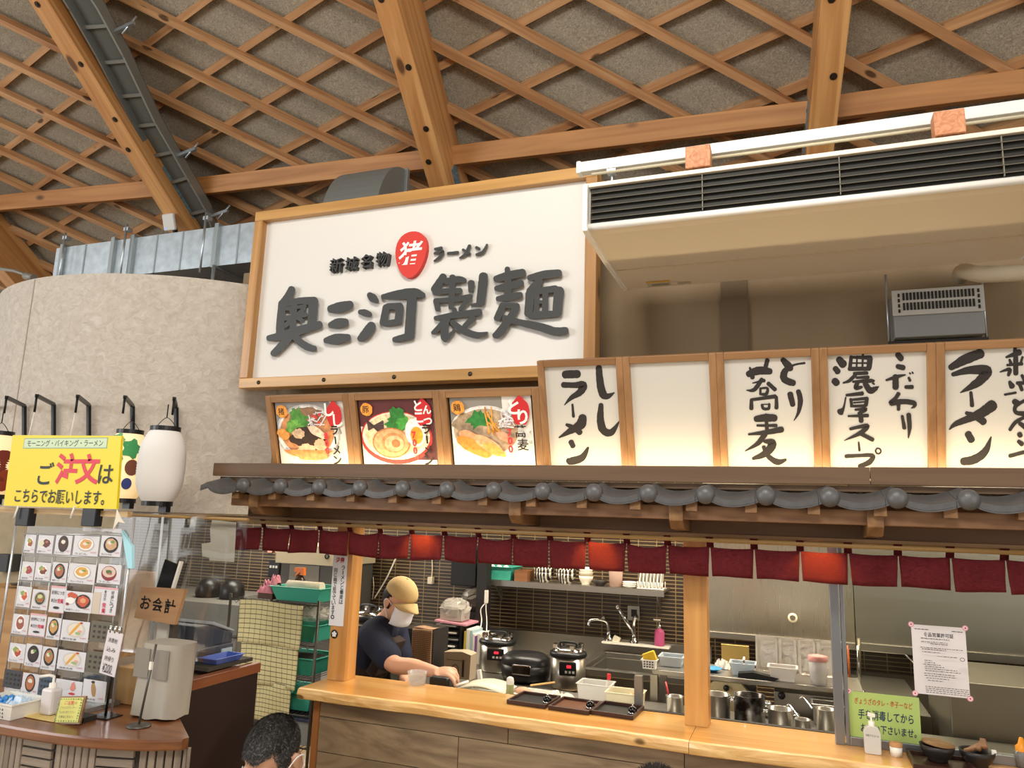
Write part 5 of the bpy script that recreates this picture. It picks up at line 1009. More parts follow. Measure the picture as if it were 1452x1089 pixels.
BP = bpy.data.materials.new('burnt_pot'); BP.use_nodes = True; _nt = BP.node_tree; _b = _nt.nodes['Principled BSDF']; _tc = _nt.nodes.new('ShaderNodeTexCoord'); _n1 = _nt.nodes.new('ShaderNodeTexNoise'); _n1.inputs['Scale'].default_value = 14; _n1.inputs['Detail'].default_value = 6; _nt.links.new(_tc.outputs['Object'], _n1.inputs['Vector']); _r = _nt.nodes.new('ShaderNodeValToRGB'); _r.color_ramp.elements[0].position = .42; _r.color_ramp.elements[1].position = .6; _r.color_ramp.elements[0].color = (*rgb('2a2420'), 1); _r.color_ramp.elements[1].color = (*rgb('8f8d8a'), 1); _nt.links.new(_n1.outputs['Fac'], _r.inputs['Fac']); _nt.links.new(_r.outputs['Color'], _b.inputs['Base Color']); _b.inputs['Metallic'].default_value = .9; _b.inputs['Roughness'].default_value = .3
pot(1063, 44, 983, 3.74, 'large scorched pot with burnt stains, second right of the middle post', True, BP)
pot(1107, 36, 1003, 3.70, 'steel pot with a perforated look, third right of the middle post')
pot(1138, 22, 1019, 3.64, 'small steel saucepan with a ladle, low between two taller pots', False)
pot(1171, 28, 1004, 3.70, 'tall narrow steel pot just left of the window frame', False)
for (u0, v0, u1, v1, lab) in ((1133, 1018, 1120, 1000, 'steel ladle handle leaning out of the small saucepan'), (1152, 1005, 1139, 989, 'hooked steel ladle handle standing behind the saucepan')):
    a, b = at(u0, v0, 3.66), at(u1, v1, 3.74); mb = MB(); mb.tube(cr([tuple(a), tuple(b), tuple(b + Vector((-.015, .01, -.008)))]), .004, 6); one('ladle', mb, CHR, lab, 'ladle', 'ladles among the pots')
mb = MB(); mb.tube([at(948, 985, 3.72), at(944, 967, 3.76)], .005, 6); one('red_handled_tongs', mb, mat('a8282c', .4), 'red handle standing in the leftmost pot', 'utensil')
mb = MB(); mb.bx(-.66, .13, 3.452, 3.48, .806, .874); one('black_ledge', mb, mat('1d1a18', .4), 'low black ledge between the counter slab and the row of pots', 'ledge')
mb = MB(); mb.bx(-.69, -.655, 3.47, 3.50, .806, 1.01); one('rack_post', mb, ST, 'steel upright at the counter edge right of the serving trays', 'upright')
# extractor panels
ex = thing('extractor_panel', 'large stained stainless steel wall panel with a lower lip, between post and window frame', 'panel', (-.15, 5.3, .94))
mb = MB(); mb.bx(-.58, .34, 5.30, 5.44, .985, 2.0); mb.build('sheet', brushed('b0a898', .28, 'Z'), ex, world=True); mb = MB(); mb.bx(-.58, .34, 5.27, 5.31, .945, .985); mb.build('lip', ST, ex, world=True, bevel=.004)
mb = MB(); q = at(1124, 876, 5.3); mb.lathe([(.018, 0), (.03, 0), (.03, .006), (.018, .008)], (q.x, 5.298, q.z), 16, Matrix.Rotation(PI / 2, 3, 'X')); mb.build('grommet', mat('d8cfae', .5), ex, world=True)
ex2 = thing('extractor_panel', 'large dull steel wall panel seen through the window behind the white permit', 'panel', (.9, 5.3, .94))
mb = MB(); mb.bx(.345, 1.9, 5.30, 5.44, .99, 2.0); mb.build('sheet', brushed('9c968a', .35, 'Z'), ex2, world=True); mb = MB(); mb.bx(.345, 1.9, 5.27, 5.31, .94, .99); mb.build('lip', ST, ex2, world=True, bevel=.004)
mb = MB(); mb.bx(.30, 1.9, 5.38, 5.44, .6, .80); one('steel_splashback', mb, ST, 'steel splashback under the tile strip at the right of the kitchen', 'splashback')
mb = MB(); mb.bx(.63, 1.9, 3.98, 4.6, 0, 1.03); one('steel_cabinet', mb, brushed('8f8a80', .4, 'X'), 'big plain steel cabinet behind the window above the dark bowls', 'cabinet', bevel=.004)
for k, u in enumerate((1202, 1216)):
    a, b = at(u, 915, 4.6), at(u + 4, 985, 4.6); mb = MB(); mb.tube([a, b], .006, 6); mb.ball(b, (.035, .02, .03), 12, 8); one('hanging_ladle', mb, CHR if k else mat('a8542c', .4), '%s hanging ladle beside the window frame' % ['red-brown', 'steel'][k], 'ladle', 'ladles hanging by the window')
mb = MB(); a, b = at(1218, 905, 5.2), at(1218, 965, 5.2); mb.tube([a, b], .012, 8); one('gas_pipe', mb, mat('77705f', .4, .6), 'upright pipe on the tiles behind the window', 'pipe')
q = at(1282, 925, 5.36); mb = MB(); mb.tube(cr([(q.x, 5.43, q.z), (q.x, 5.36, q.z), (q.x + .06, 5.33, q.z - .06)]), .014, 8); mb.box((q.x - .01, 5.37, q.z + .03), (.05, .03, .02)); one('wall_tap', mb, CHR, 'small chrome wall tap left of the white permit', 'tap')
# upper shelf seen over the curtain
mb = MB(); mb.bx(-.2, .8, 5.1, 5.28, 2.0, 2.02); one('upper_shelf', mb, ST, 'steel shelf high on the rear wall seen over the curtain', 'shelf')
spot('hood_lamp', (.13, 5.17, 1.60), (.12, 5.32, 1.15), 7, 70, (1, .8, .5), .02)
gr = thing('gas_range', 'steel gas range with a black knob under the rack, right of the griddle', 'range', (.1, 4.1, .72)); mb = MB(); mb.bx(-.115, .215, 4.01, 4.26, .722, .90); mb.build('body', ST, gr, world=True, bevel=.004); mb = MB(); q = at(1108, 975, 4.0); mb.lathe([(0, 0), (.018, 0), (.016, .016), (0, .018)], (q.x, 4.008, min(.885, q.z)), 14, Matrix.Rotation(PI / 2, 3, 'X')); mb.build('knob', BLKP, gr, world=True)
# window in the counter
wf = thing('window_1', 'aluminium framed fixed window standing on the right part of the counter', 'window', (.7, 3.32, .872)); wf['kind'] = 'structure'
ALU = mat('8d9094', .35, .8)
for nm, a in (('window_frame', (.125, .16, 3.30, 3.345, .872, 1.64)), ('window_frame', (.164, .178, 3.305, 3.34, .872, 1.64)), ('window_sill', (.178, 1.35, 3.305, 3.345, .872, .905)), ('window_frame', (.86, .868, 3.318, 3.326, .905, 1.64))):
    mb = MB(); mb.bx(*a); mb.build(nm, ALU, wf, world=True, bevel=.002)
mb = MB(); mb.bx(.178, 1.35, 3.320, 3.325, .905, 1.64); mb.build('window_pane', GLASS, wf, world=True)
pm_ = thing('permit_paper', 'white printed business permit taped to the window glass', 'paper', (.5, 3.316, 1.086)); WPAP = mat('dcd6d6', .7)
mb = MB(); mb.bx(.411, .592, 3.3165, 3.3180, 1.086, 1.337); mb.build('sheet', WPAP, pm_, world=True)
s = Sheet((.5015, 3.3165, 1.2115), (1, 0, 0), (0, 0, 1)); K = C('2c2a2a', .8); K2 = C('55504f', .8)
s.text('食品営業許可証', 0, .092, .10, .016, K, .01); rnd = random.Random(5)
for yy, x0_, x1_ in ((.11, -.08, -.03), (.11, .045, .08), (.078, -.06, .035), (.066, -.06, .03), (.060, -.03, .03), (.045, -.065, .075), (.040, -.06, .02), (.03, -.06, .0), (.018, -.01, .055), (.0, -.055, -.03), (-.007, -.055, -.02), (-.014, -.06, .0), (-.021, -.055, .01), (-.028, -.055, .05), (-.035, -.055, .06), (-.045, -.06, .04), (-.052, -.06, .045), (-.060, -.055, .02), (-.068, -.05, .0), (-.09, -.06, .08), (-.096, -.06, .08), (-.102, -.06, .08), (-.108, -.06, .08)):
    x_ = x0_
    while x_ < x1_: w_ = rnd.uniform(.003, .012); s.rect(x_, yy - .0012, min(x_ + w_, x1_), yy + .0012, K2); x_ += w_ + .0025
s.disc(.065, .018, .008, .007, K2); s.disc(.065, .018, .006, .005, WPAP); s.build('printing', pm_)
def tape(x, z, k): 
    q = thing('tape_flower', 'small pink and white decorative sticker at the %s' % k, 'sticker', (x, 3.3155, z), 0, 'stickers holding the papers'); s = Sheet((x, 3.3155, z), (1, 0, 0), (0, 0, 1)); s.lift = .0004
    s.disc(0, 0, .010, .010, C('e6a9b4'), 16); s.disc(0, 0, .006, .006, C('f2e9e9'), 12); s.disc(0, 0, .0035, .0035, C('c83a58'), 10); o = s.build('petals', q)
for x, z, k in ((.411, 1.337, 'upper left corner of the white permit'), (.592, 1.337, 'upper right corner of the white permit'), (.592, 1.086, 'lower right corner of the white permit'), (.411, 1.086, 'lower left corner of the white permit'), (.180, 1.07, 'upper left corner of the green notice')): tape(x, z, k)
gn = thing('green_notice', 'light green handwritten notice about disinfecting hands on the window', 'notice', (.3, 3.316, .893))
mb = MB(); mb.bx(.177, .423, 3.3165, 3.318, .90, 1.07); mb.build('sheet', mat('a9c06c', .7), gn, world=True)
s = Sheet((.30, 3.3165, .985), (1, 0, 0), (0, 0, 1)); s.text('ぎょうざのタレ・辛子ーなど', 0, .052, .20, .024, C('b8402a', .8), .008, .1); s.text('手を消毒してから', .005, .005, .19, .036, C('1f2c50', .8), .012, .1); s.text('お使い下さいませ。', .012, -.044, .19, .032, C('1f2c50', .8), .012, .1); s.build('writing', gn)
# right end of the counter
q = atz(1238, 1069, CZ); pbt = thing('sanitiser_bottle', 'clear flat pump bottle of hand sanitiser on the counter before the green notice', 'pump bottle', (q.x, 3.235, CZ))
mb = MB(); mb.prism([(-.028, .004), (-.024, 0), (.024, 0), (.028, .004), (.029, .075), (.022, .092), (.008, .098), (-.008, .098), (-.022, .092), (-.029, .075)], (0, -.016, 0), (1, 0, 0), (0, 0, 1), -.032); mb.build('bottle', mat('d9d8d2', .3, alpha=.8), pbt, bevel=.004)
mb = MB(); mb.lathe([(.011, .098), (.011, .112), (.004, .114), (.004, .13), (0, .13)], n=14); mb.prism([(-.012, .13), (.012, .128), (.014, .138), (-.010, .143), (-.012, .14)], (0, -.006, 0), (1, 0, 0), (0, 0, 1), -.012); mb.build('pump', WPL, pbt)
s = Sheet((q.x, 3.218, CZ), (1, 0, 0), (0, 0, 1)); s.text('消毒アルコール', 0, .066, .046, .008, C('4a4a4a'), .0); s.build('label_text', pbt)
q = atz(1271, 1072, CZ); wc = thing('white_cup', 'small white paper cup with a brown paper top beside the sanitiser bottle', 'cup', (q.x, 3.24, CZ)); mb = MB(); mb.lathe([(0, 0), (.019, 0), (.022, .036), (0, .036)], n=18); mb.build('cup', WPL, wc); mb = MB(); mb.lathe([(.023, .034), (.0225, .046), (.012, .05), (0, .05)], n=11); mb.build('cover', mat('b98a5c', .8, bump=.5), wc)
bt = thing('bowl_tray', 'dark wooden tray under the left dark bowl at the right end of the counter', 'tray', (.47, 3.20, CZ)); mb = MB(); mb.bx(-.10, .09, -.1, .08, 0, .006); mb.build('base', WT, bt)
for a in ((-.105, -.095, -.1, .08), (.085, .095, -.1, .08), (-.095, .085, .07, .08), (-.095, .085, -.1, -.09)): mb = MB(); mb.bx(*a, 0, .018); mb.build('rim', WT, bt)
BOWLM = mat('2a2421', .45)
def dbowl(u, v, lab, z0): 
    q = atz(u, v, z0); mb = MB(); mb.lathe(bowlprof(.058, .055, .5), n=28); return q, tag(mb.build('dark_bowl', BOWLM, loc=(q.x, q.y, z0)), lab, 'bowl', 'dark bowls at the right end')
q, _ = dbowl(1330, 1079, 'dark round bowl with a wooden lid, on the tray at the right end', CZ + .0065)
mb = MB(); mb.lathe([(0, .012), (.03, .010), (.052, .004), (.054, 0), (.05, -.003), (0, -.003)], n=24); mb.bm.transform(Matrix.Rotation(.08, 4, 'Y')); tag(mb.build('wooden_disc', wood('6e5030', '8c6a40', 'X', .6), loc=(q.x + .004, q.y, CZ + .066)), 'brown wooden disc resting on the left dark bowl', 'wooden disc')
q, _ = dbowl(1387, 1087, 'dark round bowl filled with brown wooden pieces and a small packet, near the right edge', CZ)
for k in range(4): mb = MB(); mb.box((0, 0, 0), (.05, .02, .012), M=Matrix.Rotation(.5 * k, 3, 'Z') @ Matrix.Rotation(-.4, 3, 'Y')); tag(mb.build('wooden_scoop', wood('6b4426', '8f6238', 'X', .6, 16, .1), loc=(q.x - .018 + .014 * k, q.y + .008 * (k % 2), CZ + .056 + .007 * k), bevel=.004), '%s wooden piece heaped in the right dark bowl' % ORD[k], 'wooden piece', 'wooden pieces in the right bowl')
mb = MB(); mb.box((0, 0, 0), (.014, .01, .016)); tag(mb.build('white_packet', WPL, loc=(q.x + .05, q.y - .01, CZ + .056)), 'tiny white packet on the rim of the right dark bowl', 'packet')
q = atz(1450, 1089, CZ); sj_ = thing('sauce_jar', 'clear jar with a bright orange cap at the right edge of the counter', 'jar', (q.x + .005, q.y + .01, CZ)); mb = MB(); mb.lathe([(0, 0), (.024, 0), (.026, .05), (.02, .056), (0, .056)], n=18); mb.build('jar', mat('8a8a86', .2, alpha=.6), sj_); mb = MB(); mb.lathe([(.021, .054), (.021, .07), (.012, .078), (.006, .1), (0, .1)], n=18); mb.build('cap', mat('e8941e', .4), sj_)
# ---------------------------------------------------------------- cashier side: order counter, menu rack, sign, lanterns
WO = wood('6b3f24', '8e5c38', 'X', .35, 9, .05, coat=.3)
CP = [(-4.2, 2.40), (-3.7, 2.24), (-3.3, 2.17), (-2.9, 2.15), (-2.6, 2.16), (-2.4, 2.19), (-2.25, 2.24), (-2.13, 2.31)]
oc = thing('order_counter', 'curved wooden order counter with louvred front panels at the left edge', 'counter', (-3.0, 2.6, 0))
ybk = lambda x: 2.655 if x < -2.52 else 2.655 - (x + 2.52) / .40 * .325
fc = cr(CP, 8); mb = MB(); fr = []; 
rows = [[mb.v((x, y, .85)), mb.v((x + .0, y - .004, .842)), mb.v((x, y - .004, .818)), mb.v((x, y, .812)), mb.v((x, ybk(x), .812)), mb.v((x, ybk(x), .85))] for x, y in fc]
for a, b in zip(rows, rows[1:]):
    for j in range(6): mb.f([a[j], a[(j + 1) % 6], b[(j + 1) % 6], b[j]])
mb.f(rows[0][::-1]); mb.f(rows[-1]); mb.build('top', WO, oc, world=True)
mb = MB()
rows = [[mb.v((x, min(y + .05, ybk(x) - .003), 0)), mb.v((x, min(y + .05, ybk(x) - .003), .812))] for x, y in fc]
for a, b in zip(rows, rows[1:]): mb.f([a[0], b[0], b[1], a[1]])
mb.build('front_backing', mat('3b3530', .7), oc, world=True)
# slats following the curve
L = [0]
for a, b in zip(fc, fc[1:]): L.append(L[-1] + math.hypot(b[0] - a[0], b[1] - a[1]))
def along(s):
    for i in range(len(L) - 1):
        if L[i] <= s <= L[i + 1] or i == len(L) - 2:
            t = (s - L[i]) / (L[i + 1] - L[i]); a, b = fc[i], fc[i + 1]; return Vector((a[0] + (b[0] - a[0]) * t, a[1] + (b[1] - a[1]) * t, 0)), math.atan2(b[1] - a[1], b[0] - a[0])
SLV = wood('7d6f62', '9c8d7c', 'Z', .7, 14, .06); SLH = wood('7d6f62', '9c8d7c', 'X', .7, 14, .06)
s_ = L[-1] - .015; seq = []
while s_ > .5:
    for k in range(6): seq.append(('v', s_)); s_ -= .030
    seq.append(('p', s_ - .075)); s_ -= .165
n_v = 0
for kd, s0 in seq:
    if s0 < .5: break
    c, a = along(s0); nn = Vector((math.sin(a), -math.cos(a), 0)); c = c + Vector((0, .05, 0)) + nn * .006
    if kd == 'v':
        mb = MB(); mb.box((c.x, c.y, .41), (.024, .016, .80), a); mb.build('upright_slat', SLV, oc, world=True, bevel=.002)
    else:
        z = .79
        while z > .35: mb = MB(); mb.box((c.x, c.y, z), (.145, .014, .027), a); mb.build('cross_slat', SLH, oc, world=True, bevel=.002); z -= .034
# partition beside it
pa = thing('partition', 'dark panel with a reddish wooden top rail beside the cash register', 'partition', (-2.48, 2.87, 0))
mb = MB(); mb.bx(-2.51, -2.475, 2.63, 3.14, 0, .905); mb.build('panel', mat('2b1d1b', .5), pa, world=True, bevel=.003)
mb = MB(); mb.bx(-2.515, -2.47, 2.62, 3.15, .905, .95); mb.build('top_rail', wood('6f3c22', '95593a', 'Y', .35, 10, .05, coat=.2), pa, world=True, bevel=.003)
# cashier desk behind
mb = MB(); mb.bx(-3.2, -2.52, 2.66, 3.145, .0, .93); mb2 = mb; one('cashier_desk', mb, wood('5b4630', '7d6344', 'X', .5, 10, .06), 'dark brown cashier desk carrying the cash register', 'desk', bevel=.004)
mb = MB(); mb.bx(-2.625, -2.515, 2.84, 3.14, .955, .972); one('desk_mat', mb, mat('3a342c', .8, bump=.4, bscale=80), 'dark woven mat on the desk end under the blue tray', 'mat')
bt_ = thing('money_tray', 'small blue plastic money tray by the cash register', 'tray', (-2.567, 2.98, .973)); mb = MB(); tubmesh(mb, (0, 0, 0), .10, .19, .028, .8, .003, .004); mb.build('tray', mat('4a66c0', .45), bt_, bevel=.003)
# register
rg = thing('cash_register', 'dark blue-grey cash register with a pale sloping lid', 'cash register', (-2.78, 3.04, .932)); RGM = mat('3c4150', .5); RGL = mat('a2a8ae', .45)
mb = MB(); mb.bx(-.17, .14, -.17, .10, 0, .10); mb.build('cash_drawer', RGM, rg, bevel=.006)
mb = MB(); mb.prism([(-.16, .10), (.10, .10), (.10, .145), (-.06, .20), (-.16, .205)], (-.16, 0, 0), (0, 1, 0), (0, 0, 1), .29); mb.build('body', RGM, rg, bevel=.005)
mb = MB(); mb.prism([(-.07, .205), (-.05, .216), (.105, .160), (.105, .148), (-.06, .202)], (-.165, 0, 0), (0, 1, 0), (0, 0, 1), .30); mb.build('lid', RGL, rg, bevel=.004)
mb = MB(); mb.box((.143, .05, .055), (.008, .07, .05)); mb.build('pale_sticker', mat('bcd0da', .5), rg)
mb = MB(); mb.lathe([(0, 0), (.008, 0), (.008, .006), (0, .006)], (.14, -.08, .05), 10, Matrix.Rotation(PI / 2, 3, 'Y')); mb.build('lock', CHR, rg)
# sign, tablet
oz = thing('wooden_sign', 'tilted wooden board with black brush writing for payment, in front of the register', 'sign', (-2.68, 2.75, 1.2))
q0, q1, q2_, q3 = [at(u, v, 2.75) for u, v in ((201, 832), (262, 836), (247, 886), (190, 876))]
mb = MB(); A_ = [mb.v(p) for p in (q0, q1, q2_, q3)]; B_ = [mb.v(p + Vector((0, .02, 0))) for p in (q0, q1, q2_, q3)]; mb.f(A_); mb.f(B_[::-1])
for i in range(4): mb.f([A_[i], A_[(i + 1) % 4], B_[(i + 1) % 4], B_[i]])
mb.build('board', wood('a87c54', 'c69a70', 'X', .55, 10, .06), oz, world=True)
mb = MB(); mb.bx(-2.70, -2.68, 2.77, 2.80, .932, 1.2); mb.build('stand', mat('4a4238', .6), oz, world=True)
c_ = (q0 + q1 + q2_ + q3) / 4; s = Sheet((c_.x, 2.75, c_.z), (1, 0, -.05), (0, 0, 1))
for i, ch in enumerate('お会計'): s.text(ch, -.078 + .075 * i, .0, .064, .074, C('1d1916', .8), .022, .08)
s.build('writing', oz)
tb = thing('tablet_stand', 'black tablet screen with a white edge standing behind the wooden board', 'tablet', tuple(at(236, 836, 2.80))); 
mb = MB(); mb.box((0, 0, .06), (.09, .012, .14), M=Matrix.Rotation(.25, 3, 'Y')); mb.build('screen', mat('15161a', .15), tb, bevel=.004); mb = MB(); mb.box((.052, .002, .062), (.012, .016, .145), M=Matrix.Rotation(.25, 3, 'Y')); mb.build('edge', WPL, tb); mb = MB(); mb.bx(-.02, .04, -.01, .02, .932 - at(236, 836, 2.80).z, -.005); mb.build('stand', mat('d6d2c8', .5), tb)
# grey cloth cover with clips, tag stand
bg = thing('cloth_cover', 'tall pale grey cloth cover draped over a box on the order counter end', 'cover', (-2.44, 2.50, .851)); rnd = random.Random(2)
def drape(u, v):
    a = 2 * PI * u; sx_ = .098 * (1 + .10 * (1 - v)); k = (abs(math.cos(a)) ** 4 + abs(math.sin(a)) ** 4) ** .25
    return Vector((sx_ * math.cos(a) / k + .02 * v, .07 * math.sin(a) / k + .006 * math.sin(9 * a) * (1 - v), .008 + .283 * v + .004 * math.sin(5 * a) * (1 - v)))
mb = MB(); mb.grid(drape, 48, 10); mb.bm.faces.new([mb.v(drape(i / 24, 1)) for i in range(24)]); mb.build('cloth', mat('aca598', .85, bump=.3, bscale=18), bg)
for x in (-.048, .052): mb = MB(); mb.box((x, -.074, .215), (.075, .004, .11)); mb.build('patch', mat('8d867c', .8), bg)
rodm = mat('6b6862', .4, .7)
sd = thing('rod_stand', 'thin metal rod on a round foot standing in front of the grey cloth cover', 'stand', (-2.40, 2.36, .851)); mb = MB(); mb.lathe([(0, 0), (.045, 0), (.045, .004), (.01, .008), (0, .008)], n=20); mb.build('foot', rodm, sd); mb = MB(); mb.tube([(0, 0, .005), (.012, .03, .30)], .0045, 8); mb.build('rod', rodm, sd); mb = MB(); mb.box((.008, .02, .22), (.012, .01, .03)); mb.build('clip', WPL, sd)
tg = thing('price_tag_stand', 'white handwritten price tag clipped on a black stand beside the menu rack', 'price tag', (-2.62, 2.40, .851)); mb = MB(); mb.bx(-.05, .05, -.04, .04, 0, .004); mb.build('foot', BLKP, tg); mb = MB(); mb.tube([(.0, 0, .004), (.012, 0, .3)], .005, 8); mb.build('rod', BLKP, tg)
mb = MB(); mb.box((.005, -.012, .245), (.085, .003, .17), M=Matrix.Rotation(.12, 3, 'Y')); tcard = mb.build('card', mat('dcd6d8', .7), tg); 
for k in range(3): mb = MB(); mb.tube([(-.015 + .025 * k, -.01, .325), (-.015 + .025 * k, -.01, .35)], .006, 8); mb.build('clip', CHR, tg)
s = Sheet((-2.615, 2.386, 1.096), (1, 0, -.12), (.12, 0, 1))
for k, (tx, hh_) in enumerate((('消費税', .018), ('込み', .018), ('持帰り', .02), ('¥200', .032))): s.text(tx, -.004, .05 - .036 * k, .05, hh_, C('3a3436', .8), .0, .1)
s.line(-.025, -.075, .03, -.075, .002, C('3a3436')); s.build('writing', tg)
mb = MB(); mb.bx(-2.77, -2.64, 2.57, 2.65, .851, 1.0); one('wooden_block', mb, wood('a07a4a', 'c49c66', 'Z', .6, 10, .06), 'pale upright wooden block standing behind the yellow framed card', 'block', bevel=.004)
yn = thing('framed_card', 'small yellow notice in a wooden easel frame on the order counter', 'notice', (-2.66, 2.27, .851)); R_ = Matrix.Rotation(-.12, 3, 'Y') @ Matrix.Rotation(-.25, 3, 'X'); mb = MB(); mb.box((0, 0, .048), (.135, .008, .10), M=R_); mb.build('frame', wood('6b4a2c', '8f6a42', 'X', .5), yn); 
ex_ = R_ @ Vector((1, 0, 0)); ey_ = R_ @ Vector((0, 0, 1)); s = Sheet(Vector((-2.66, 2.27, .899)) + (R_ @ Vector((0, -.005, 0))), ex_, ey_); s.rect(-.060, -.044, .060, .044, C('d8d272')); rnd = random.Random(8)
for k in range(34):
    t = k / 34 * 4; e = int(t); f_ = t - e; x, y = [(-.055 + .11 * f_, .039), (.055, .039 - .078 * f_), (.055 - .11 * f_, -.039), (-.055, -.039 + .078 * f_)][e]; s.disc(x, y, .004, .0025, C(random.choice(('6a9a4a', '4a7a3a', '8aa84a'))), 8)
s.text('ご注意', 0, .026, .05, .014, C('c8402c'), .02); s.text('こちらのカウンター', 0, .008, .085, .009, C('5a4a2c')); s.text('でお受け取り下さい', 0, -.008, .085, .009, C('5a4a2c')); s.text('食券はこちらへ', 0, -.024, .075, .010, C('2c2620'), .01); s.build('printing', yn)
mb = MB(); mb.box((0, .05, .01), (.10, .06, .02)); mb.build('prop', mat('2c2622', .6), yn)
crumple('yellow_mat', (-2.83, 2.32, .851), .22, .14, .004, mat('d9c07a', .85), 'thin yellow paper mat under the white pump bottle', 'mat', 21)
pb2 = thing('pump_bottle', 'white square pump bottle on the yellow mat on the order counter', 'pump bottle', (-2.82, 2.31, .857)); mb = MB(); mb.box((0, 0, .05), (.064, .05, .10)); mb.build('bottle', mat('dcd6d4', .4), pb2, bevel=.01); mb = MB(); mb.lathe([(.014, .10), (.014, .118), (.005, .12), (.005, .145), (0, .145)], n=14); mb.tube([(0, 0, .143), (-.02, -.005, .146), (-.065, -.012, .138)], .006, 8); mb.build('pump', WPL, pb2)
bs = thing('white_basket', 'low white slotted plastic basket holding blue packets at the left edge', 'basket', (-2.98, 2.26, .851)); mb = MB(); tubmesh(mb, (0, 0, 0), .22, .15, .06, .9, .003, .005); mb.build('body', WPL, bs)
s = Sheet((-2.98, 2.186, .851), (1, 0, 0), (0, -.12, 1)); s.lift = .002
for i in range(11):
    for j in range(3): s.rect(-.09 + .0165 * i, .012 + .014 * j, -.09 + .0165 * i + .008, .02 + .014 * j, C('6b6862'))
s.build('slots', bs)
for k in range(3): crumple('blue_packet', (-3.02 + .045 * k, 2.26, .872 + .004 * k), .11, .09, .05, mat(['2f86d0', '4a9ad8', 'c9dcec'][k], .35), '%s crumpled plastic packet in the white basket' % ['bright blue', 'light blue', 'whitish'][k], 'packet', 30 + k)
# menu rack
MP = Vector((0, 2.45, 1.2)); mr = thing('menu_rack', 'tall clear and wire menu rack full of food cards on the order counter', 'rack', (-2.95, 2.47, .851))
def mp(zx, zy, sc=5.445, x0=0, y0=730): return atp(x0 + zx / sc, y0 + zy / sc, MP, Vector((0, -1, 0)))
WIRE = mat('c9cdd0', .3, .6)
def wire(pts, nm='wire', r=.0028): mb = MB(); mb.tube(pts, r, 6); mb.build(nm, WIRE, mr, world=True)
colz = [((185, 140), (20 , 1290)), ((282, 140), (130, 1300)), ((418, 140), (270, 1310)), ((560, 145), (390, 1330)), ((770, 150), (590, 1350)), ((945, 150), (790, 1370))]
for (a, b), (c2, d2) in colz: wire([mp(a, b) + Vector((0, .008, 0)), mp(c2, d2) + Vector((0, .008, 0))], 'upright_wire')
for (ya, yb) in ((148, 155), (310, 330), (508, 540), (720, 770), (930, 985), (1120, 1190), (1260, 1330)):
    f_ = (ya - 140) / 1150; wire([mp(188 - 165 * f_, ya) + Vector((0, .006, 0)), mp(945 - 155 * f_, yb) + Vector((0, .006, 0))], 'shelf_wire')
ACR = glassmat('clear_acrylic', .02, 'f4f6f6', .08)
mb = MB(); a, b = mp(175, 130), mp(950, 1340); mb.bx(-3.30, -2.68, 2.462, 2.465, .86, 1.585); mb.build('clear_back', ACR, mr, world=True)
mb = MB(); mb.bx(-3.22, -2.72, 2.40, 2.56, .851, .868); mb.build('base', mat('8d8a86', .4, .5), mr, world=True)
a, b = mp(640, 95), mp(935, 140); mb = MB(); mb.bx(a.x, b.x, 2.452, 2.457, b.z, a.z); hd = mb.build('header_strip', mat('d2d0d2', .6), mr, world=True)
s = Sheet(((a.x + b.x) / 2, 2.452, (a.z + b.z) / 2), (1, 0, 0), (0, 0, 1)); s.text('ランチタイム フリードリンク', 0, .008, .13, .011, C('3a3638')); s.text('ランチタイムご利用の方', 0, -.008, .12, .010, C('3a3638')); o = s.build('writing', mr); o.parent = hd
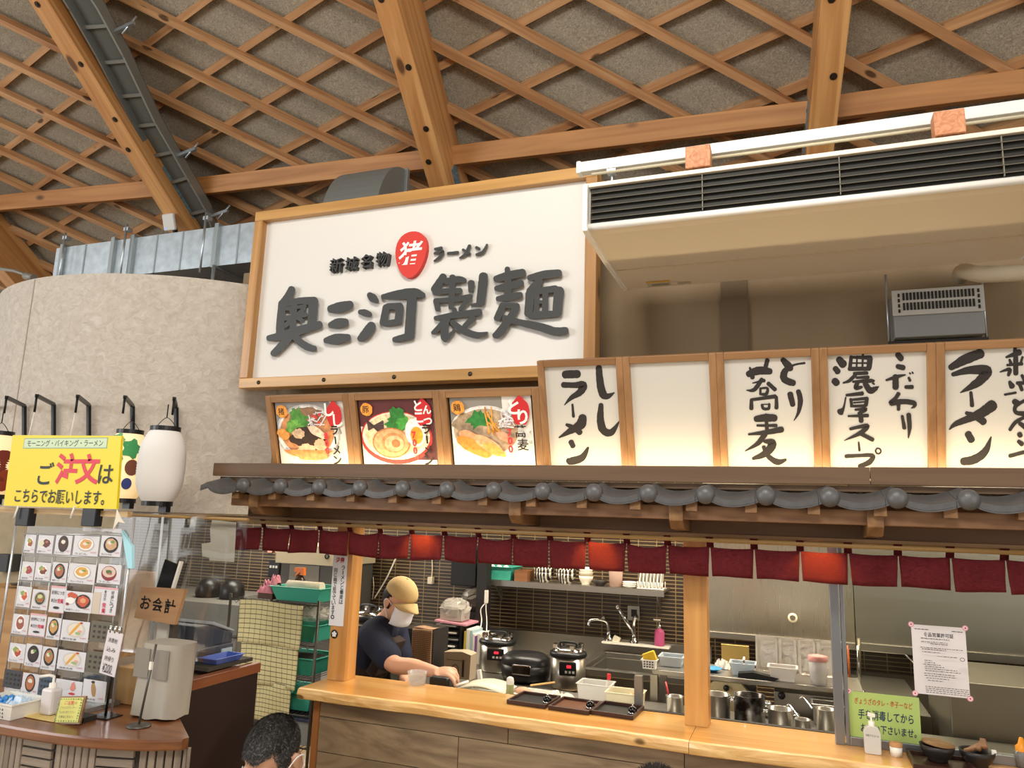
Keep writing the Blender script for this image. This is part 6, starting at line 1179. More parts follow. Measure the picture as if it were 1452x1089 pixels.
# cards: x0,x1,y0,y1 in the zoomed view, kind, colours, label
B2 = (5.186, 0, 880)
CARDS = [
 ('a', 190, 275, 150, 295, 'side', '9a5a3c', 'fried side dish'), ('a', 290, 412, 155, 300, 'meat', '6a3a34', 'dark glazed meat on a plate'), ('a', 425, 555, 155, 310, 'oval', '4a342a', 'dark oval curry dish with an egg'), ('a', 565, 765, 160, 320, 'bowl', 'd9a06a', 'pale round noodle bowl'), ('a', 775, 940, 160, 325, 'dark', 'c9a27a', 'noodles in a black pot'),
 ('a', 165, 265, 360, 505, 'meat', 'a0484a', 'reddish cutlet plate'), ('a', 270, 390, 365, 510, 'side', '7a4038', 'small dark meat plate'), ('a', 400, 520, 365, 525, 'dark', 'b06a4a', 'black bowl under a line of writing'), ('a', 530, 740, 375, 535, 'bowl', 'dba648', 'yellow egg-topped bowl'), ('a', 750, 935, 380, 535, 'red', 'd9c0b0', 'red lacquer soup bowl'),
 ('a', 130, 240, 550, 715, 'side', 'c8583a', 'fried prawns with salad'), ('a', 245, 375, 575, 735, 'handle', '8a7a3a', 'green topped dish in a handled pot'), ('a', 385, 505, 545, 760, 'sold', '', 'sold-out notice with a small bowl mark'), ('a', 495, 715, 590, 755, 'set', 'c8583a', 'stew set with rice'), ('a', 715, 905, 555, 775, 'soldv', '', 'sold-out notice written upright with a pink edge'),
 ('a', 95, 220, 765, 925, 'oval', '9a5a4a', 'brown dish on a white oval plate'), ('a', 225, 355, 760, 940, 'sold', '', 'sold-out notice between two dish cards'), ('a', 360, 470, 790, 965, 'dark', 'c99a5a', 'tall dark oval tempura bowl'), ('a', 470, 690, 815, 980, 'temp', 'dba648', 'prawn tempura over noodles'), ('a', 695, 875, 820, 990, 'none', '6a6456', 'blank grey patterned sheet'),
 ('b', 65, 185, 165, 310, 'side', 'b04a34', 'salad with red meat'), ('b', 185, 305, 170, 340, 'dark', '3a2a2a', 'dark bowl with green garnish'), ('b', 305, 415, 190, 365, 'dark', 'b07a4a', 'dark bowl with rice and meat'), ('b', 420, 630, 220, 370, 'temp', 'dba648', 'prawn tempura over soup'), ('b', 630, 805, 225, 390, 'none', '6a6456', 'blank grey patterned sheet'),
 ('b', 25, 160, 360, 500, 'none', '45464a', 'blank dark patterned sheet'), ('b', 160, 285, 385, 550, 'oval', 'b8734a', 'fried bread in an oval dish'), ('b', 285, 390, 400, 570, 'none', '4a5a6c', 'blank bluish patterned sheet'), ('b', 400, 605, 435, 590, 'ice', 'c83a3a', 'dessert plate with red topping'), ('b', 605, 780, 435, 600, 'stick', 'b08a5a', 'long wrapped sweet'),
]
PW = mat('dad9dd', .6)
for i, (vw, x0, x1, y0, y1, kd, col, desc) in enumerate(CARDS):
    z_ = () if vw == 'a' else B2
    c = mp((x0 + x1) / 2, (y0 + y1) / 2, *z_); a = mp(x0, (y0 + y1) / 2, *z_); b = mp(x1, (y0 + y1) / 2, *z_); d = mp((x0 + x1) / 2, y0, *z_); e = mp((x0 + x1) / 2, y1, *z_); w, h = abs(b.x - a.x) * .97, abs(d.z - e.z) * .97
    r_, c_i = i // 5, i % 5
    t = thing('menu_card', 'menu card, %s, row %s from top, column %s' % (desc, ['one', 'two', 'three', 'four', 'five', 'six'][r_], ['one', 'two', 'three', 'four', 'five'][c_i]), 'menu card', tuple(c), 0, 'cards in the menu rack')
    mb = MB(); mb.box((0, 0, 0), (w, .002, h)); mb.build('card', mat(col, .6) if kd == 'none' else PW, t)
    s = Sheet((c.x, 2.449, c.z), (1, 0, 0), (0, 0, 1)); hw, hh = w / 2, h / 2
    if kd == 'none':
        for p in range(4):
            for q in range(3): s.rect(-hw * .75 + hw * .45 * p, -hh * .6 + hh * .5 * q, -hw * .75 + hw * .45 * p + hw * .2, -hh * .6 + hh * .5 * q + hh * .22, mat('3a372f', .6))
        s.build('pattern', t); continue
    if kd in ('sold', 'soldv'):
        s.rect(-hw, hh * .86, hw, hh, C('e0a9ae')); s.rect(-hw, -hh, hw, -hh * .94, C('e0a9ae'))
        if kd == 'sold': s.text('好評につき', 0, hh * .5, hw * 1.7, hh * .3, C('2c2a30'), .01); s.text('本日分', -hw * .4, -hh * .1, hw * .8, hh * .3, C('2c2a30'), .01); s.text('完売', hw * .45, -hh * .1, hw * .8, hh * .36, C('d02c50'), .03); s.disc(0, -hh * .62, hw * .4, hh * .1, C('2c2a30'))
        else:
            s.rect(-hw, -hh, -hw * .35, hh * .6, C('cdbfae')); s.text('好評につき', hw * .62, 0, hw * .4, hh * 1.6, C('2c2a30'), .01, vertical=True); s.text('本日分', hw * .0, hh * .42, hw * .36, hh * .8, C('2c2a30'), .01, vertical=True); s.text('完売', hw * .0, -hh * .5, hw * .42, hh * .8, C('d02c50'), .03, vertical=True)
        s.build('printing', t); continue
    m_ = C(col); oy = .12 * hh
    def D(x, y, rx_, ry_, cc, rough=0, rot=0): s.disc(x * hw, oy + y * hh, rx_ * hw, ry_ * hh, C(cc), 18, rough, rot)
    if kd == 'side': D(0, 0, .65, .6, 'efeceb'); D(.1, -.05, .42, .4, col, .4); D(-.2, .25, .3, .25, '8aa85a', .5); D(.1, .15, .2, .16, 'd9a06a', .5)
    elif kd == 'meat': D(-.05, 0, .85, .6, 'e4e2e4'); D(.15, 0, .55, .45, col, .2); D(-.45, .0, .3, .35, 'd6d9b8', .4); D(.2, .15, .2, .12, 'b0706a', .4)
    elif kd == 'oval': D(0, 0, .62, .85, 'f2f0ee' if col == '9a5a4a' else '3a2c26'); D(0, .03, .5, .66, col, .1); D(0, .2, .28, .2, 'e6ded0', .3)
    elif kd == 'bowl': D(0, 0, .66, .7, 'b9b3ae'); D(0, .04, .6, .6, 'f0ece6'); D(0, .06, .48, .46, col, .2); D(-.05, .1, .2, .16, 'e9dcc4', .4); D(.15, .2, .16, .1, '7a9a4a', .5)
    elif kd == 'dark': D(0, 0, .72, .78, '231f22'); D(0, .06, .56, .58, col, .15); D(-.1, .2, .25, .2, 'e2d6c0', .4); D(.15, .3, .2, .12, '6a9a4a', .5)
    elif kd == 'red': D(0, -.05, .66, .78, '8a2c34'); D(0, .1, .56, .55, col, .08); D(0, .1, .28, .2, '5a6a3a', .4); D(.1, -.1, .2, .1, 'b0705a', .4)
    elif kd == 'handle': D(0, 0, .75, .7, 'b9b6b4'); D(0, 0, .6, .62, '3a342e'); D(0, .05, .48, .48, col, .2); D(0, .2, .3, .2, 'c9d09a', .4); D(.1, -.15, .25, .15, 'b85a3a', .4)
    elif kd == 'set': D(.35, -.05, .55, .7, '33261f'); D(.35, .0, .42, .52, col, .2); D(.35, .05, .22, .25, 'e0a070', .4); D(-.45, .45, .36, .3, 'c8583a', .3); D(-.55, -.05, .34, .32, 'efece6', .1); D(-.75, -.4, .12, .14, '8a2c34')
    elif kd == 'temp': D(.05, 0, .68, .75, 'cfcac4'); D(.05, .03, .55, .58, 'e6d9c4', .1); D(.0, .1, .55, .16, col, .12, .75); D(.42, .72, .1, .09, 'c83a34'); D(.25, -.3, .2, .15, '9ab87a', .4); D(.38, -.1, .14, .12, 'e4a0a0')
    elif kd == 'ice': D(-.35, .3, .5, .45, 'd3d0d2'); D(.35, .3, .2, .45, 'd98a7a', .4); D(.3, -.4, .25, .12, col, .2)
    elif kd == 'stick': D(-.05, .0, .2, .7, col, .1, .25); D(-.15, .7, .16, .12, '3a2c26', .1)
    s.text(['豚汁定食', '味噌ラーメン', 'カレーライス', 'うどん', '天ぷらそば', '海老天丼'][i % 6], -hw * .3, -hh * .8, hw * 1.0, hh * .2, C('2c2a2e')); s.text('750円', hw * .66, -hh * .62, hw * .45, hh * .15, C('c85a6a'))
    s.build('printing', t)
# blue tilted card at the rack's right edge
q = atp(190, 785, MP, Vector((0, -1, 0))); bc_ = thing('blue_card', 'pale blue card hung edgewise at the right side of the menu rack', 'card', tuple(q)); mb = MB(); pts = [atp(u, v, MP, Vector((0, -1, 0))) for u, v in ((172, 752), (187, 775), (187, 806), (181, 806))]
vs = [mb.v(p) for p in pts]; v2 = [mb.v(p + Vector((.004, .01, 0))) for p in pts]; mb.f(vs); mb.f(v2[::-1])
for i in range(4): mb.f([vs[i], vs[(i + 1) % 4], v2[(i + 1) % 4], v2[i]])
mb.build('card', mat('a6dbe8', .5), bc_, world=True)
# yellow order sign on a bar
ys = thing('order_sign', 'bright yellow order sign with red and black Japanese writing above the menu rack', 'sign', (-3.05, 2.4, 1.66)); YEL = mat('e8d21c', .5)
q = [at(u, v, 2.4) for u, v in ((18, 617), (172, 618), (165, 722), (5, 717))]
mb = MB(); A_ = [mb.v(p) for p in q]; B_ = [mb.v(p + Vector((0, .012, 0))) for p in q]; mb.f(A_); mb.f(B_[::-1])
for i in range(4): mb.f([A_[i], A_[(i + 1) % 4], B_[(i + 1) % 4], B_[i]])
mb.build('board', YEL, ys, world=True)
s = Sheet((-3.047, 2.4, 1.832), (1, 0, 0), (0, 0, 1)); KK = C('1d1d1f')
s.rect(-.27, .10, .25, .148, C('8fae8e')); s.rect(-.266, .104, .246, .144, C('c9dcb8')); s.text('モーニング・バイキング・ラーメン', -.01, .124, .47, .03, KK, .01)
s.text('ご', -.10, -.012, .095, .12, KK, .012); s.text('注', .03, .01, .14, .17, C('d8384c'), .03); s.text('文', .155, .01, .14, .17, C('d8384c'), .03); s.text('は', .265, -.012, .085, .12, KK, .012); s.text('こちらでお願いします。', .0, -.115, .55, .062, KK, .012); s.build('writing', ys)
for u in (20, 100): mb = MB(); a, b = at(u + 6, 717, 2.39), at(u, 735, 2.385); mb.tube([a, b], .004, 6); mb.build('cable_tie', WPL, ys, world=True)
br = thing('sign_bar', 'horizontal timber bar with black clips under the yellow sign', 'bar', (-3.0, 2.43, 1.64)); a, b = at(-40, 718, 2.43), at(182, 731, 2.43)
mb = MB(); mb.bx(a.x, b.x, 2.425, 2.45, 1.640, 1.664); mb.build('bar', wood('a8875a', 'cbae80', 'X', .6), br, world=True)
for u in (34, 128): q = at(u, 733, 2.41); mb = MB(); mb.box((q.x, 2.42, q.z), (.08, .04, .08)); mb.build('clip_box', mat('1b1d22', .5), br, world=True, bevel=.003)
for x in (-3.37, -2.655): mb = MB(); mb.tube([(x, 2.46, .851), (x, 2.46, 1.64)], .005, 8); mb.build('upright', WIRE, br, world=True)
mb = MB(); pts = [at(u, v, 2.38) for u, v in ((166, 722), (172, 735), (177, 742), (168, 740), (160, 752), (164, 735))]; vs = [mb.v(p) for p in pts]; mb.f(vs); one('paper_ribbon', mb, mat('e4dcc8', .8), 'torn white paper strip tied at the right end of the sign bar', 'ribbon', solid=.003)
# lanterns and their brackets
def drum(u, v):
    r = ray(u, v); o = Vector((0 - DC.x, 0 - DC.y)); d = Vector((r.x, r.y)); A = d.dot(d); B = 2 * o.dot(d); Cc = o.dot(o) - DR * DR; t = (-B - math.sqrt(max(0, B * B - 4 * A * Cc))) / (2 * A); return CAM_LOC + r * t
BKM = mat('1c1d20', .4, .3)
for k, (uw, v0, v1, ue, ve) in enumerate(((-2, 578, 640, -30, 575), (39, 576, 630, 8, 572), (80, 574, 630, 51, 569), (129, 575, 630, 109, 570), (190, 576, 606, 176, 572), (251, 578, 606, 246, 574))):
    w0, w1 = drum(uw, v0), drum(uw, v1 + 30); Y = min(w0.y - .2, 3.0); e = at(ue, ve, w0.y - .30); e.z = w0.z; out = Vector((w0.x - DC.x, w0.y - DC.y, 0))* .0 + Vector((w0.x - DC.x, w0.y - DC.y, 0)).normalized() * .02
    t = thing('lantern_bracket', '%s black angled iron bracket on the plaster wall counted from the left' % ORD[k], 'bracket', tuple(w0), 0, 'lantern brackets on the plaster wall'); mb = MB(); mb.bar(w0 + out, w1 + out, .018, .018, (0, 1, 0)); mb.bar(w0 + out, e, .018, .018); mb.build('arm', BKM, t, world=True); mb = MB(); mb.tube([e, e - Vector((0, 0, .09))], .006, 6); mb.build('hook', BKM, t, world=True)
    if k in (2, 3): mb = MB(); mb.tube([e - Vector((0, 0, .09)), e - Vector((.02, 0, .26))], .003, 6); mb.ball(e - Vector((.02, 0, .28)), (.02, .02, .025), 12, 8); mb.build('cord_socket', WPL, t, world=True)
LW = mat('eceae8', .7); LWARM = mat('f0e0bd', .7, emit='ffd490', es=.42); LBL = mat('17181c', .35)
def lprof(u): return .60 + .40 * math.sin(PI * (.08 + .84 * u)) ** .55 if False else (.62 + .38 * (1 - abs(2 * u - 1) ** 3.0))
def lantern(u, v, Y, R, z0, z1, m, label):
    c = at(u, v, Y); t = thing('paper_lantern', label, 'lantern', (c.x, Y, z0), 0, 'paper lanterns on the plaster wall'); H = z1 - z0; n = 26; pr = []
    for i in range(n * 2 + 1): f_ = i / (2 * n); pr.append((R * lprof(f_) * (1 - (.022 if i % 2 else 0)), .02 + (H - .04) * f_))
    mb = MB(); mb.lathe(pr, (0, 0, 0), 40); mb.build('paper_shade', m, t)
    for zz in (0, H - .022): mb = MB(); mb.lathe([(R * .60, zz), (R * .64, zz), (R * .64, zz + .024), (R * .60, zz + .024), (R * .60, zz)], (0, 0, 0), 30, smooth=False); mb.build('ring', LBL, t)
    mb = MB(); mb.tube(cr([(-R * .6, 0, H), (0, 0, H + .05), (R * .6, 0, H)]), .002, 6); mb.tube([(0, 0, H + .05), (0, 0, H + .12)], .003, 6); mb.build('hanger', BKM, t)
    mb = MB(); mb.box((R * .45, 0, -.015), (.05, .03, .03)); mb.build('bottom_clip', LBL, t)
    def patch(a0, z, w, h, col, nm='painted_leaf', spikes=0):
        a0 = a0 + .75
        mb = MB(); k = 18; pts = []
        cz, ca = (z - z0), a0; R2 = R * lprof(max(0, min(1, (cz - .02) / (H - .04)))) + .0025
        def S(x, y):
            zz = cz + y; rr = R * lprof(max(0, min(1, (zz - .02) / (H - .04)))) + .003; a = ca + x / rr; return Vector((rr * math.cos(a), rr * math.sin(a), zz))
        cv = mb.v(S(0, 0)); ring = [mb.v(S(w / 2 * (1 + spikes * math.cos(5 * 2 * PI * j / k)) * math.cos(2 * PI * j / k), h / 2 * (1 + spikes * math.cos(5 * 2 * PI * j / k)) * math.sin(2 * PI * j / k))) for j in range(k)]
        for j in range(k): mb.f([cv, ring[j], ring[(j + 1) % k]], True)
        mb.build(nm, mat(col, .7), t)
    return t, patch
V = -PI / 2
t, p = lantern(229, 660, 2.95, .116, 1.69, 2.095, LW, 'plain white paper lantern, rightmost, hung beside the painted one')
t, p = lantern(179, 660, 3.02, .106, 1.70, 2.09, LWARM, 'lit paper lantern painted with green leaves and brown chestnuts, partly behind the yellow sign')
p(V + .25, 1.985, .09, .10, '3f9a5c', 'painted_leaf', .2); p(V - .75, 2.03, .10, .07, '6fae7c', 'painted_leaf', .2); p(V - .35, 1.93, .05, .09, '4f9a6a', 'painted_leaf', .2)
p(V + .35, 1.885, .07, .085, '7a4634', 'painted_chestnut'); p(V + 1.0, 1.88, .06, .09, '6d3f34', 'painted_chestnut'); p(V + .85, 1.955, .05, .06, '7a5240', 'painted_chestnut'); p(V - .35, 1.79, .05, .10, '3a4688', 'painted_fruit'); p(V + .2, 1.80, .05, .06, '3a4688', 'painted_fruit')
t, p = lantern(-6, 655, 2.85, .11, 1.70, 2.07, LWARM, 'lit paper lantern painted with a reddish brown sweep at the left edge')
p(V + .55, 1.88, .16, .17, '7a2c1c', 'painted_stripe'); p(V + .75, 1.80, .10, .12, '9a4024', 'painted_stripe')
# clear sheet and its rods, papers on it
sheetm = glassmat('clear_vinyl', .03, 'e9ecec', .06)
cs = thing('clear_curtain', 'clear plastic sheet hanging in front of the cash register', 'plastic sheet', (-2.75, 2.84, 1.0)); mb = MB(); a, b = at(163, 728, 2.84).x, at(352, 735, 2.84).x
mb.grid(lambda u, v: Vector((a + (b - a) * u, 2.84 + .006 * math.sin(7 * u) + .003 * math.sin(17 * u + 3 * v), 1.655 - .66 * v)), 40, 10); mb.build('sheet', sheetm, cs, world=True)
mb = MB(); mb.tube([at(231, 733, 2.82), at(213, 926, 2.82)], .006, 8); mb.build('edge_rod', mat('dfe6ea', .3, alpha=.8), cs, world=True)
mb = MB(); mb.tube([at(158, 729, 2.84), at(352, 737, 2.84)], .008, 8); mb.build('top_rod', wood('8a6a3c', 'ac8a54', 'X', .45, 10, .05), cs, world=True)
wp_ = thing('blank_paper', 'large blank cream paper with notched edges taped behind the plastic sheet', 'paper', tuple(at(310, 795, 2.88))); mb = MB(); pts = [at(u, v, 2.88) for u, v in ((301, 737), (335, 741), (332, 797), (297, 795), (297, 791), (287, 789), (286, 771), (299, 769), (298, 750))]; vs = [mb.v(p_) for p_ in pts]; mb.f(vs); mb.build('sheet', mat('cfc6b6', .8), wp_, world=True, solid=.002)
mb = MB(); pts = [at(u, v, 2.88) for u, v in ((266, 733), (275, 733), (275, 745), (266, 744))]; mb.f([mb.v(p_) for p_ in pts]); one('small_paper', mb, mat('cfc6b6', .8), 'small cream paper scrap taped near the top of the plastic sheet', 'paper', solid=.002)
# wire shelf with baskets
ws = thing('wire_shelf', 'dark wire shelf unit with green baskets left of the counter', 'shelf', (-2.95, 4.05, 0)); WM = mat('4d4940', .45, .6)
levels = [1.135, .905, .715, .515, .34]
for z in levels:
    mb = MB()
    for y in (3.86, 4.26): mb.tube([(-3.30, y, z), (-2.65, y, z)], .005, 6)
    for i in range(20): x = -3.29 + .032 * i; mb.tube([(x, 3.86, z), (x, 4.26, z)], .002, 4)
    for i in range(12): x = -3.28 + .05 * i; mb.tube([(x, 3.86, z), (x + .025, 3.86, z - .022), (x + .05, 3.86, z)], .002, 4)
    mb.build('wire_deck', WM, ws, world=True)
for x in (-3.3, -2.65):
    for y in (3.86, 4.26): mb = MB(); mb.tube([(x, y, 0), (x, y, 1.165)], .009, 10); mb.build('upright', WM, ws, world=True)
def gb(x, z, lab, lx=.34, h=.085, y=4.04): return basket('green_basket', (x, y, z + .006), lx, .27, h, TEAL, lab, 'green baskets on the wire shelf')
gb(-2.86, levels[0], 'green basket holding a folded cream towel on top of the wire shelf', .36); gb(-2.855, levels[1], 'green basket on the second level, right of the checked cloth', .33, .10); gb(-2.855, levels[2], 'green basket on the third level, with dark contents', .33, .10); gb(-2.855, levels[3], 'lowest green basket just under the counter end', .33, .10)
mb = MB(); mb.bx(-.12, .12, -.09, .09, 0, .04); tag(mb.build('dark_contents', mat('1f1d1c', .7), loc=(-2.85, 4.02, levels[2] + .06), bevel=.01), 'dark cloth lying in the third green basket', 'cloth')
mb = MB(); mb.tube([(-.12, 0, .03), (.13, 0, .03)], .032, 14); tag(mb.build('rolled_towel', mat('d2c8b0', .9, bump=.3), loc=(-2.86, 4.0, levels[0] + .06)), 'rolled cream towel in the top green basket', 'towel')
sbx = thing('storage_box', 'translucent storage box with a dark blue lid on the bottom shelf', 'box', (-2.85, 4.02, levels[4] + .006)); mb = MB(); tubmesh(mb, (0, 0, 0), .36, .28, .13, .92); mb.build('box', mat('8f928f', .3, alpha=.85), sbx); mb = MB(); mb.bx(-.19, .19, -.15, .15, .13, .15); mb.build('lid', mat('2c3450', .4), sbx, bevel=.004)
bag('clear_bag', (-2.80, 4.02, levels[1] + .112), (.13, .1, .045), 'clear plastic bag on the second basket of the wire shelf', seed=6)
bx_ = (-3.09, 3.98, levels[0] + .006); mb = MB(); mb.bx(-.055, .055, -.06, .06, 0, .035); tag(mb.build('brown_box', mat('4a2c1c', .6), loc=bx_), 'small brown box under the pink cloth on the wire shelf', 'box')
rnd = random.Random(12); mb = MB(); R2_ = [[rnd.random() for _ in range(12)] for _ in range(12)]; mb.grid(lambda u, v: Vector(((u - .5) * .12, (v - .5) * .12, .036 + .085 * R2_[int(u * 11)][int(v * 11)] * (math.sin(PI * u) * math.sin(PI * v)) ** .35 + (.06 * u if .3 < v < .7 else 0))), 11, 11); tag(mb.build('pink_cloth', mat('d98a98', .9), loc=(bx_[0] + .0, bx_[1] - .01, bx_[2]), solid=.004), 'crumpled pink cloth on the small brown box', 'cloth')
q = at(412, 822, 4.1); sy = thing('spray_bottle', 'spray bottle with an orange trigger head behind the top green basket', 'spray bottle', (q.x, 4.2, levels[0] + .006)); mb = MB(); mb.lathe([(0, 0), (.035, 0), (.035, .1), (.014, .13), (0, .13)], n=16); mb.build('bottle', mat('3a2a20', .3), sy); mb = MB(); mb.prism([(-.045, .15), (-.04, .175), (.03, .178), (.035, .13), (.01, .13), (.005, .15), (-.03, .12), (-.035, .125), (-.02, .15)], (0, -.012, 0), (1, 0, 0), (0, 0, 1), -.024); mb.build('trigger_head', mat('e0701c', .4), sy)
CK = pattern_check('d6cb98', '7a6a44', '453528', 11, .07, 9, .13)
ck = thing('checked_cloth', 'yellow checked cloth with dark lines hung in layers over the wire shelf front', 'cloth', (-2.97, 3.83, .52))
def cl(x0, x1, z0, z1, y): return lambda u, v: Vector((x0 + (x1 - x0) * u + .012 * v * math.sin(3 * u), y + .008 * math.sin(8 * u + v * 2) * (.3 + v), z0 + (z1 - z0) * v + .006 * math.sin(5 * u)))
mb = MB(); mb.grid(cl(-3.20, -2.735, 1.142, .89, 3.825), 24, 10); mb.build('upper_layer', CK, ck, world=True, solid=.003)
mb = MB(); mb.grid(cl(-3.17, -2.755, .91, .66, 3.838), 24, 10); mb.build('middle_layer', CK, ck, world=True, solid=.003)
mb = MB(); mb.grid(cl(-3.06, -2.79, .68, .46, 3.845), 16, 8); mb.build('lower_layer', CK, ck, world=True, solid=.003)
# equipment behind the wire shelf
hz = thing('warming_cabinet', 'grey steel cabinet with a beige hood strip behind the wire shelf', 'cabinet', (-3.0, 5.0, 0)); a, b = at(400, 790, 4.9), at(472, 798, 4.9)
mb = MB(); mb.bx(a.x, b.x + .05, 4.9, 5.4, 0, 1.38); mb.build('body', mat('55524c', .5, .3), hz, world=True); mb = MB(); mb.bx(a.x - .02, b.x + .07, 4.85, 5.4, b.z - .02, a.z + .10); mb.build('hood_strip', mat('b3a88c', .5), hz, world=True); mb = MB(); q = at(464, 789, 4.85); mb.lathe([(.012, 0), (.02, 0), (.02, .005), (.012, .005)], (q.x, 4.848, q.z), 14, Matrix.Rotation(PI / 2, 3, 'X')); mb.build('knob', BLKP, hz, world=True); mb = MB(); c1, c2 = at(412, 800, 4.9), at(452, 825, 4.9); mb.bx(c1.x, c2.x, 4.893, 4.9, c2.z, c1.z); mb.build('window', mat('8a8676', .4), hz, world=True)
pnl = thing('switch_panel', 'black wall switch panel with lights above the pink cloth', 'switch panel', tuple(at(390, 806, 5.43))); mb = MB(); mb.box((0, 0, 0), (.11, .04, .14)); mb.build('body', BLKP, pnl, bevel=.004)
for k in range(3): mb = MB(); mb.box((-.03 + .03 * k, -.022, .015), (.018, .006, .02)); mb.build('switch', mat('bcbab2', .4), pnl)
for k, u in enumerate((383, 394)): q = at(u, 779, 5.44); t = thing('kitchen_timer', 'small pink kitchen timer, %s of two, under the curtain' % ['left', 'right'][k], 'timer', tuple(q), 0, 'pink timers'); mb = MB(); mb.box((0, 0, 0), (.045, .02, .06)); mb.build('case', mat('d99a8c', .5), t, bevel=.006); mb = MB(); mb.box((0, -.012, .01), (.03, .004, .02)); mb.build('screen', BLKP, t)
# back shelving left of the register
mb = MB(); mb.bx(-5.2, -3.85, 4.6, 5.44, 0, .98); one('rear_bench', mb, mat('7d7b74', .5, .3), 'grey bench along the dark tiles behind the register', 'bench')
for k, u in enumerate((292, 326)): q = at(u, 870, 4.9); mb = MB(); mb.lathe([(0, 0), (.09, 0), (.10, .03), (.09, .10), (.05, .14), (0, .15)], n=20); tag(mb.build('black_kettle', mat('1d1b1a', .35), loc=(q.x, 4.9, .981)), 'dark rounded vessel on the bench behind the plastic sheet, %s of two' % ['left', 'right'][k], 'vessel', 'dark vessels on the bench')
mb = MB(); a, b = at(-40, 830, 3.9), at(36, 835, 3.9); mb.bx(a.x, b.x, 3.9, 4.2, 0, a.z); one('tan_cupboard', mb, wood('a87c4c', 'c69c6a', 'X', .6, 8, .06), 'tan wooden cupboard behind the left side of the menu rack', 'cupboard', bevel=.004)
mb = MB(); a, b = at(60, 805, 4.3), at(175, 860, 4.3); mb.bx(a.x, b.x, 4.3, 4.6, 0, a.z); one('brown_shelf_unit', mb, wood('6d5238', '8e7050', 'X', .6, 8, .06), 'brown wooden shelf unit seen through the menu rack', 'shelf unit', bevel=.004)
mb = MB(); q = at(2, 868, 3.88); mb.lathe([(0, 0), (.06, .0), (.075, .012), (0, .006)], (q.x, 4.0, at(0, 830, 3.9).z), 20); one('dark_plate', mb, mat('3a1f1c', .4), 'dark red plate on the tan cupboard at the left edge', 'plate')
for k, u in enumerate((8, 22)): q = at(u, 790, 4.8); mb = MB(); q = at(u, 790, 5.4); mb.bx(q.x - .09, q.x + .03, 5.3, 5.45, q.z - .14, q.z + .03); one('hanging_box', mb, mat(['33343a', '4a4d52'][k], .5), '%s dark box on the beige wall at the left edge' % ['nearer', 'farther'][k], 'box')
# ---------------------------------------------------------------- people
def remesh(mb, voxel, smooth=2):
    me = bpy.data.meshes.new('tmp'); mb.bm.to_mesh(me); mb.bm.free(); o = bpy.data.objects.new('tmp', me); COL.objects.link(o)
    r = o.modifiers.new('r', 'REMESH'); r.mode = 'VOXEL'; r.voxel_size = voxel; r.use_smooth_shade = True
    s = o.modifiers.new('s', 'SMOOTH'); s.iterations = smooth; s.factor = .5
    m2 = bpy.data.meshes.new_from_object(o.evaluated_get(bpy.context.evaluated_depsgraph_get())); bpy.data.objects.remove(o); bpy.data.meshes.remove(me)
    out = MB(); out.bm.from_mesh(m2); bpy.data.meshes.remove(m2)
    for f in out.bm.faces: f.smooth = True
    return out
def limb(mb, pts, rs, n=14):
    pts = [Vector(p) for p in pts]; P_ = cr([tuple(p) + (r,) for p, r in zip(pts, rs)], 5)
    mb.tube([p[:3] for p in P_], [p[3] for p in P_], n)
    for p in (P_[0], P_[-1]): mb.ball(p[:3], p[3], 14, 10)
def hand(mb, wrist, fwd, back, side, curl=.6, k=1.0, spread=.25):
    """fwd: towards the fingertips, back: normal of the back of the hand, side: towards the thumb"""
    wrist, f, b, s = Vector(wrist), Vector(fwd).normalized(), Vector(back).normalized(), Vector(side).normalized()
    mb.ball(wrist + f * .045 * k, (.001, .001, .001), 4, 3)
    R = Matrix((s, f, b)).transposed()
    mb.ball(wrist + f * .048 * k, (.040 * k, .052 * k, .016 * k), 16, 10, R)
    for i, (o_, L_) in enumerate(((.028, .072), (.010, .080), (-.009, .074), (-.027, .060))):
        p = wrist + f * (.088 - .006 * abs(i - 1)) * k + s * o_ * k; pts = [p - f * .02 * k, p]; d = (f + s * spread * (o_ / .03) * .3).normalized(); a = 0
        for q, sg_ in enumerate((.42, .33, .25)):
            a += curl * (1.0 + .15 * i if q else .7); dd = d * math.cos(a) - b * math.sin(a); p = p + dd * L_ * sg_ * k; pts.append(p)
        limb(mb, pts, [.0095 * k, .0095 * k, .0085 * k, .0078 * k, .0068 * k], 10)
    p = wrist + f * .02 * k + s * .03 * k; pts = [wrist + f * .012 * k + s * .012 * k, p]
    for L_, v in ((.035, f * .6 + s * .8 - b * .3), (.028, f * .85 + s * .3 - b * .5), (.022, f * .9 - b * .6 - s * .1)): p = p + v.normalized() * L_ * k; pts.append(p)
    limb(mb, pts, [.014 * k, .0125 * k, .011 * k, .010 * k, .0085 * k], 10)
SKIN = mat('d6a384', .5, sss=.08); SKIN2 = mat('c79a80', .5, sss=.08, var=.08, vscale=20); NAVY = mat('1b2034', .9, bump=.15, bscale=120); APR = mat('33241f', .9); TAN = mat('c8ab76', .85, bump=.2, bscale=150); MASK = mat('e9ecf2', .85); HAIRB = mat('17120f', .6)
def headframe(c, fwd, up):
    f = Vector(fwd).normalized(); u = Vector(up); u = (u - f * u.dot(f)).normalized(); r = f.cross(u); M = Matrix((r, f, u)).transposed(); c = Vector(c); return M, (lambda x, y, z: c + M @ Vector((x, y, z)))
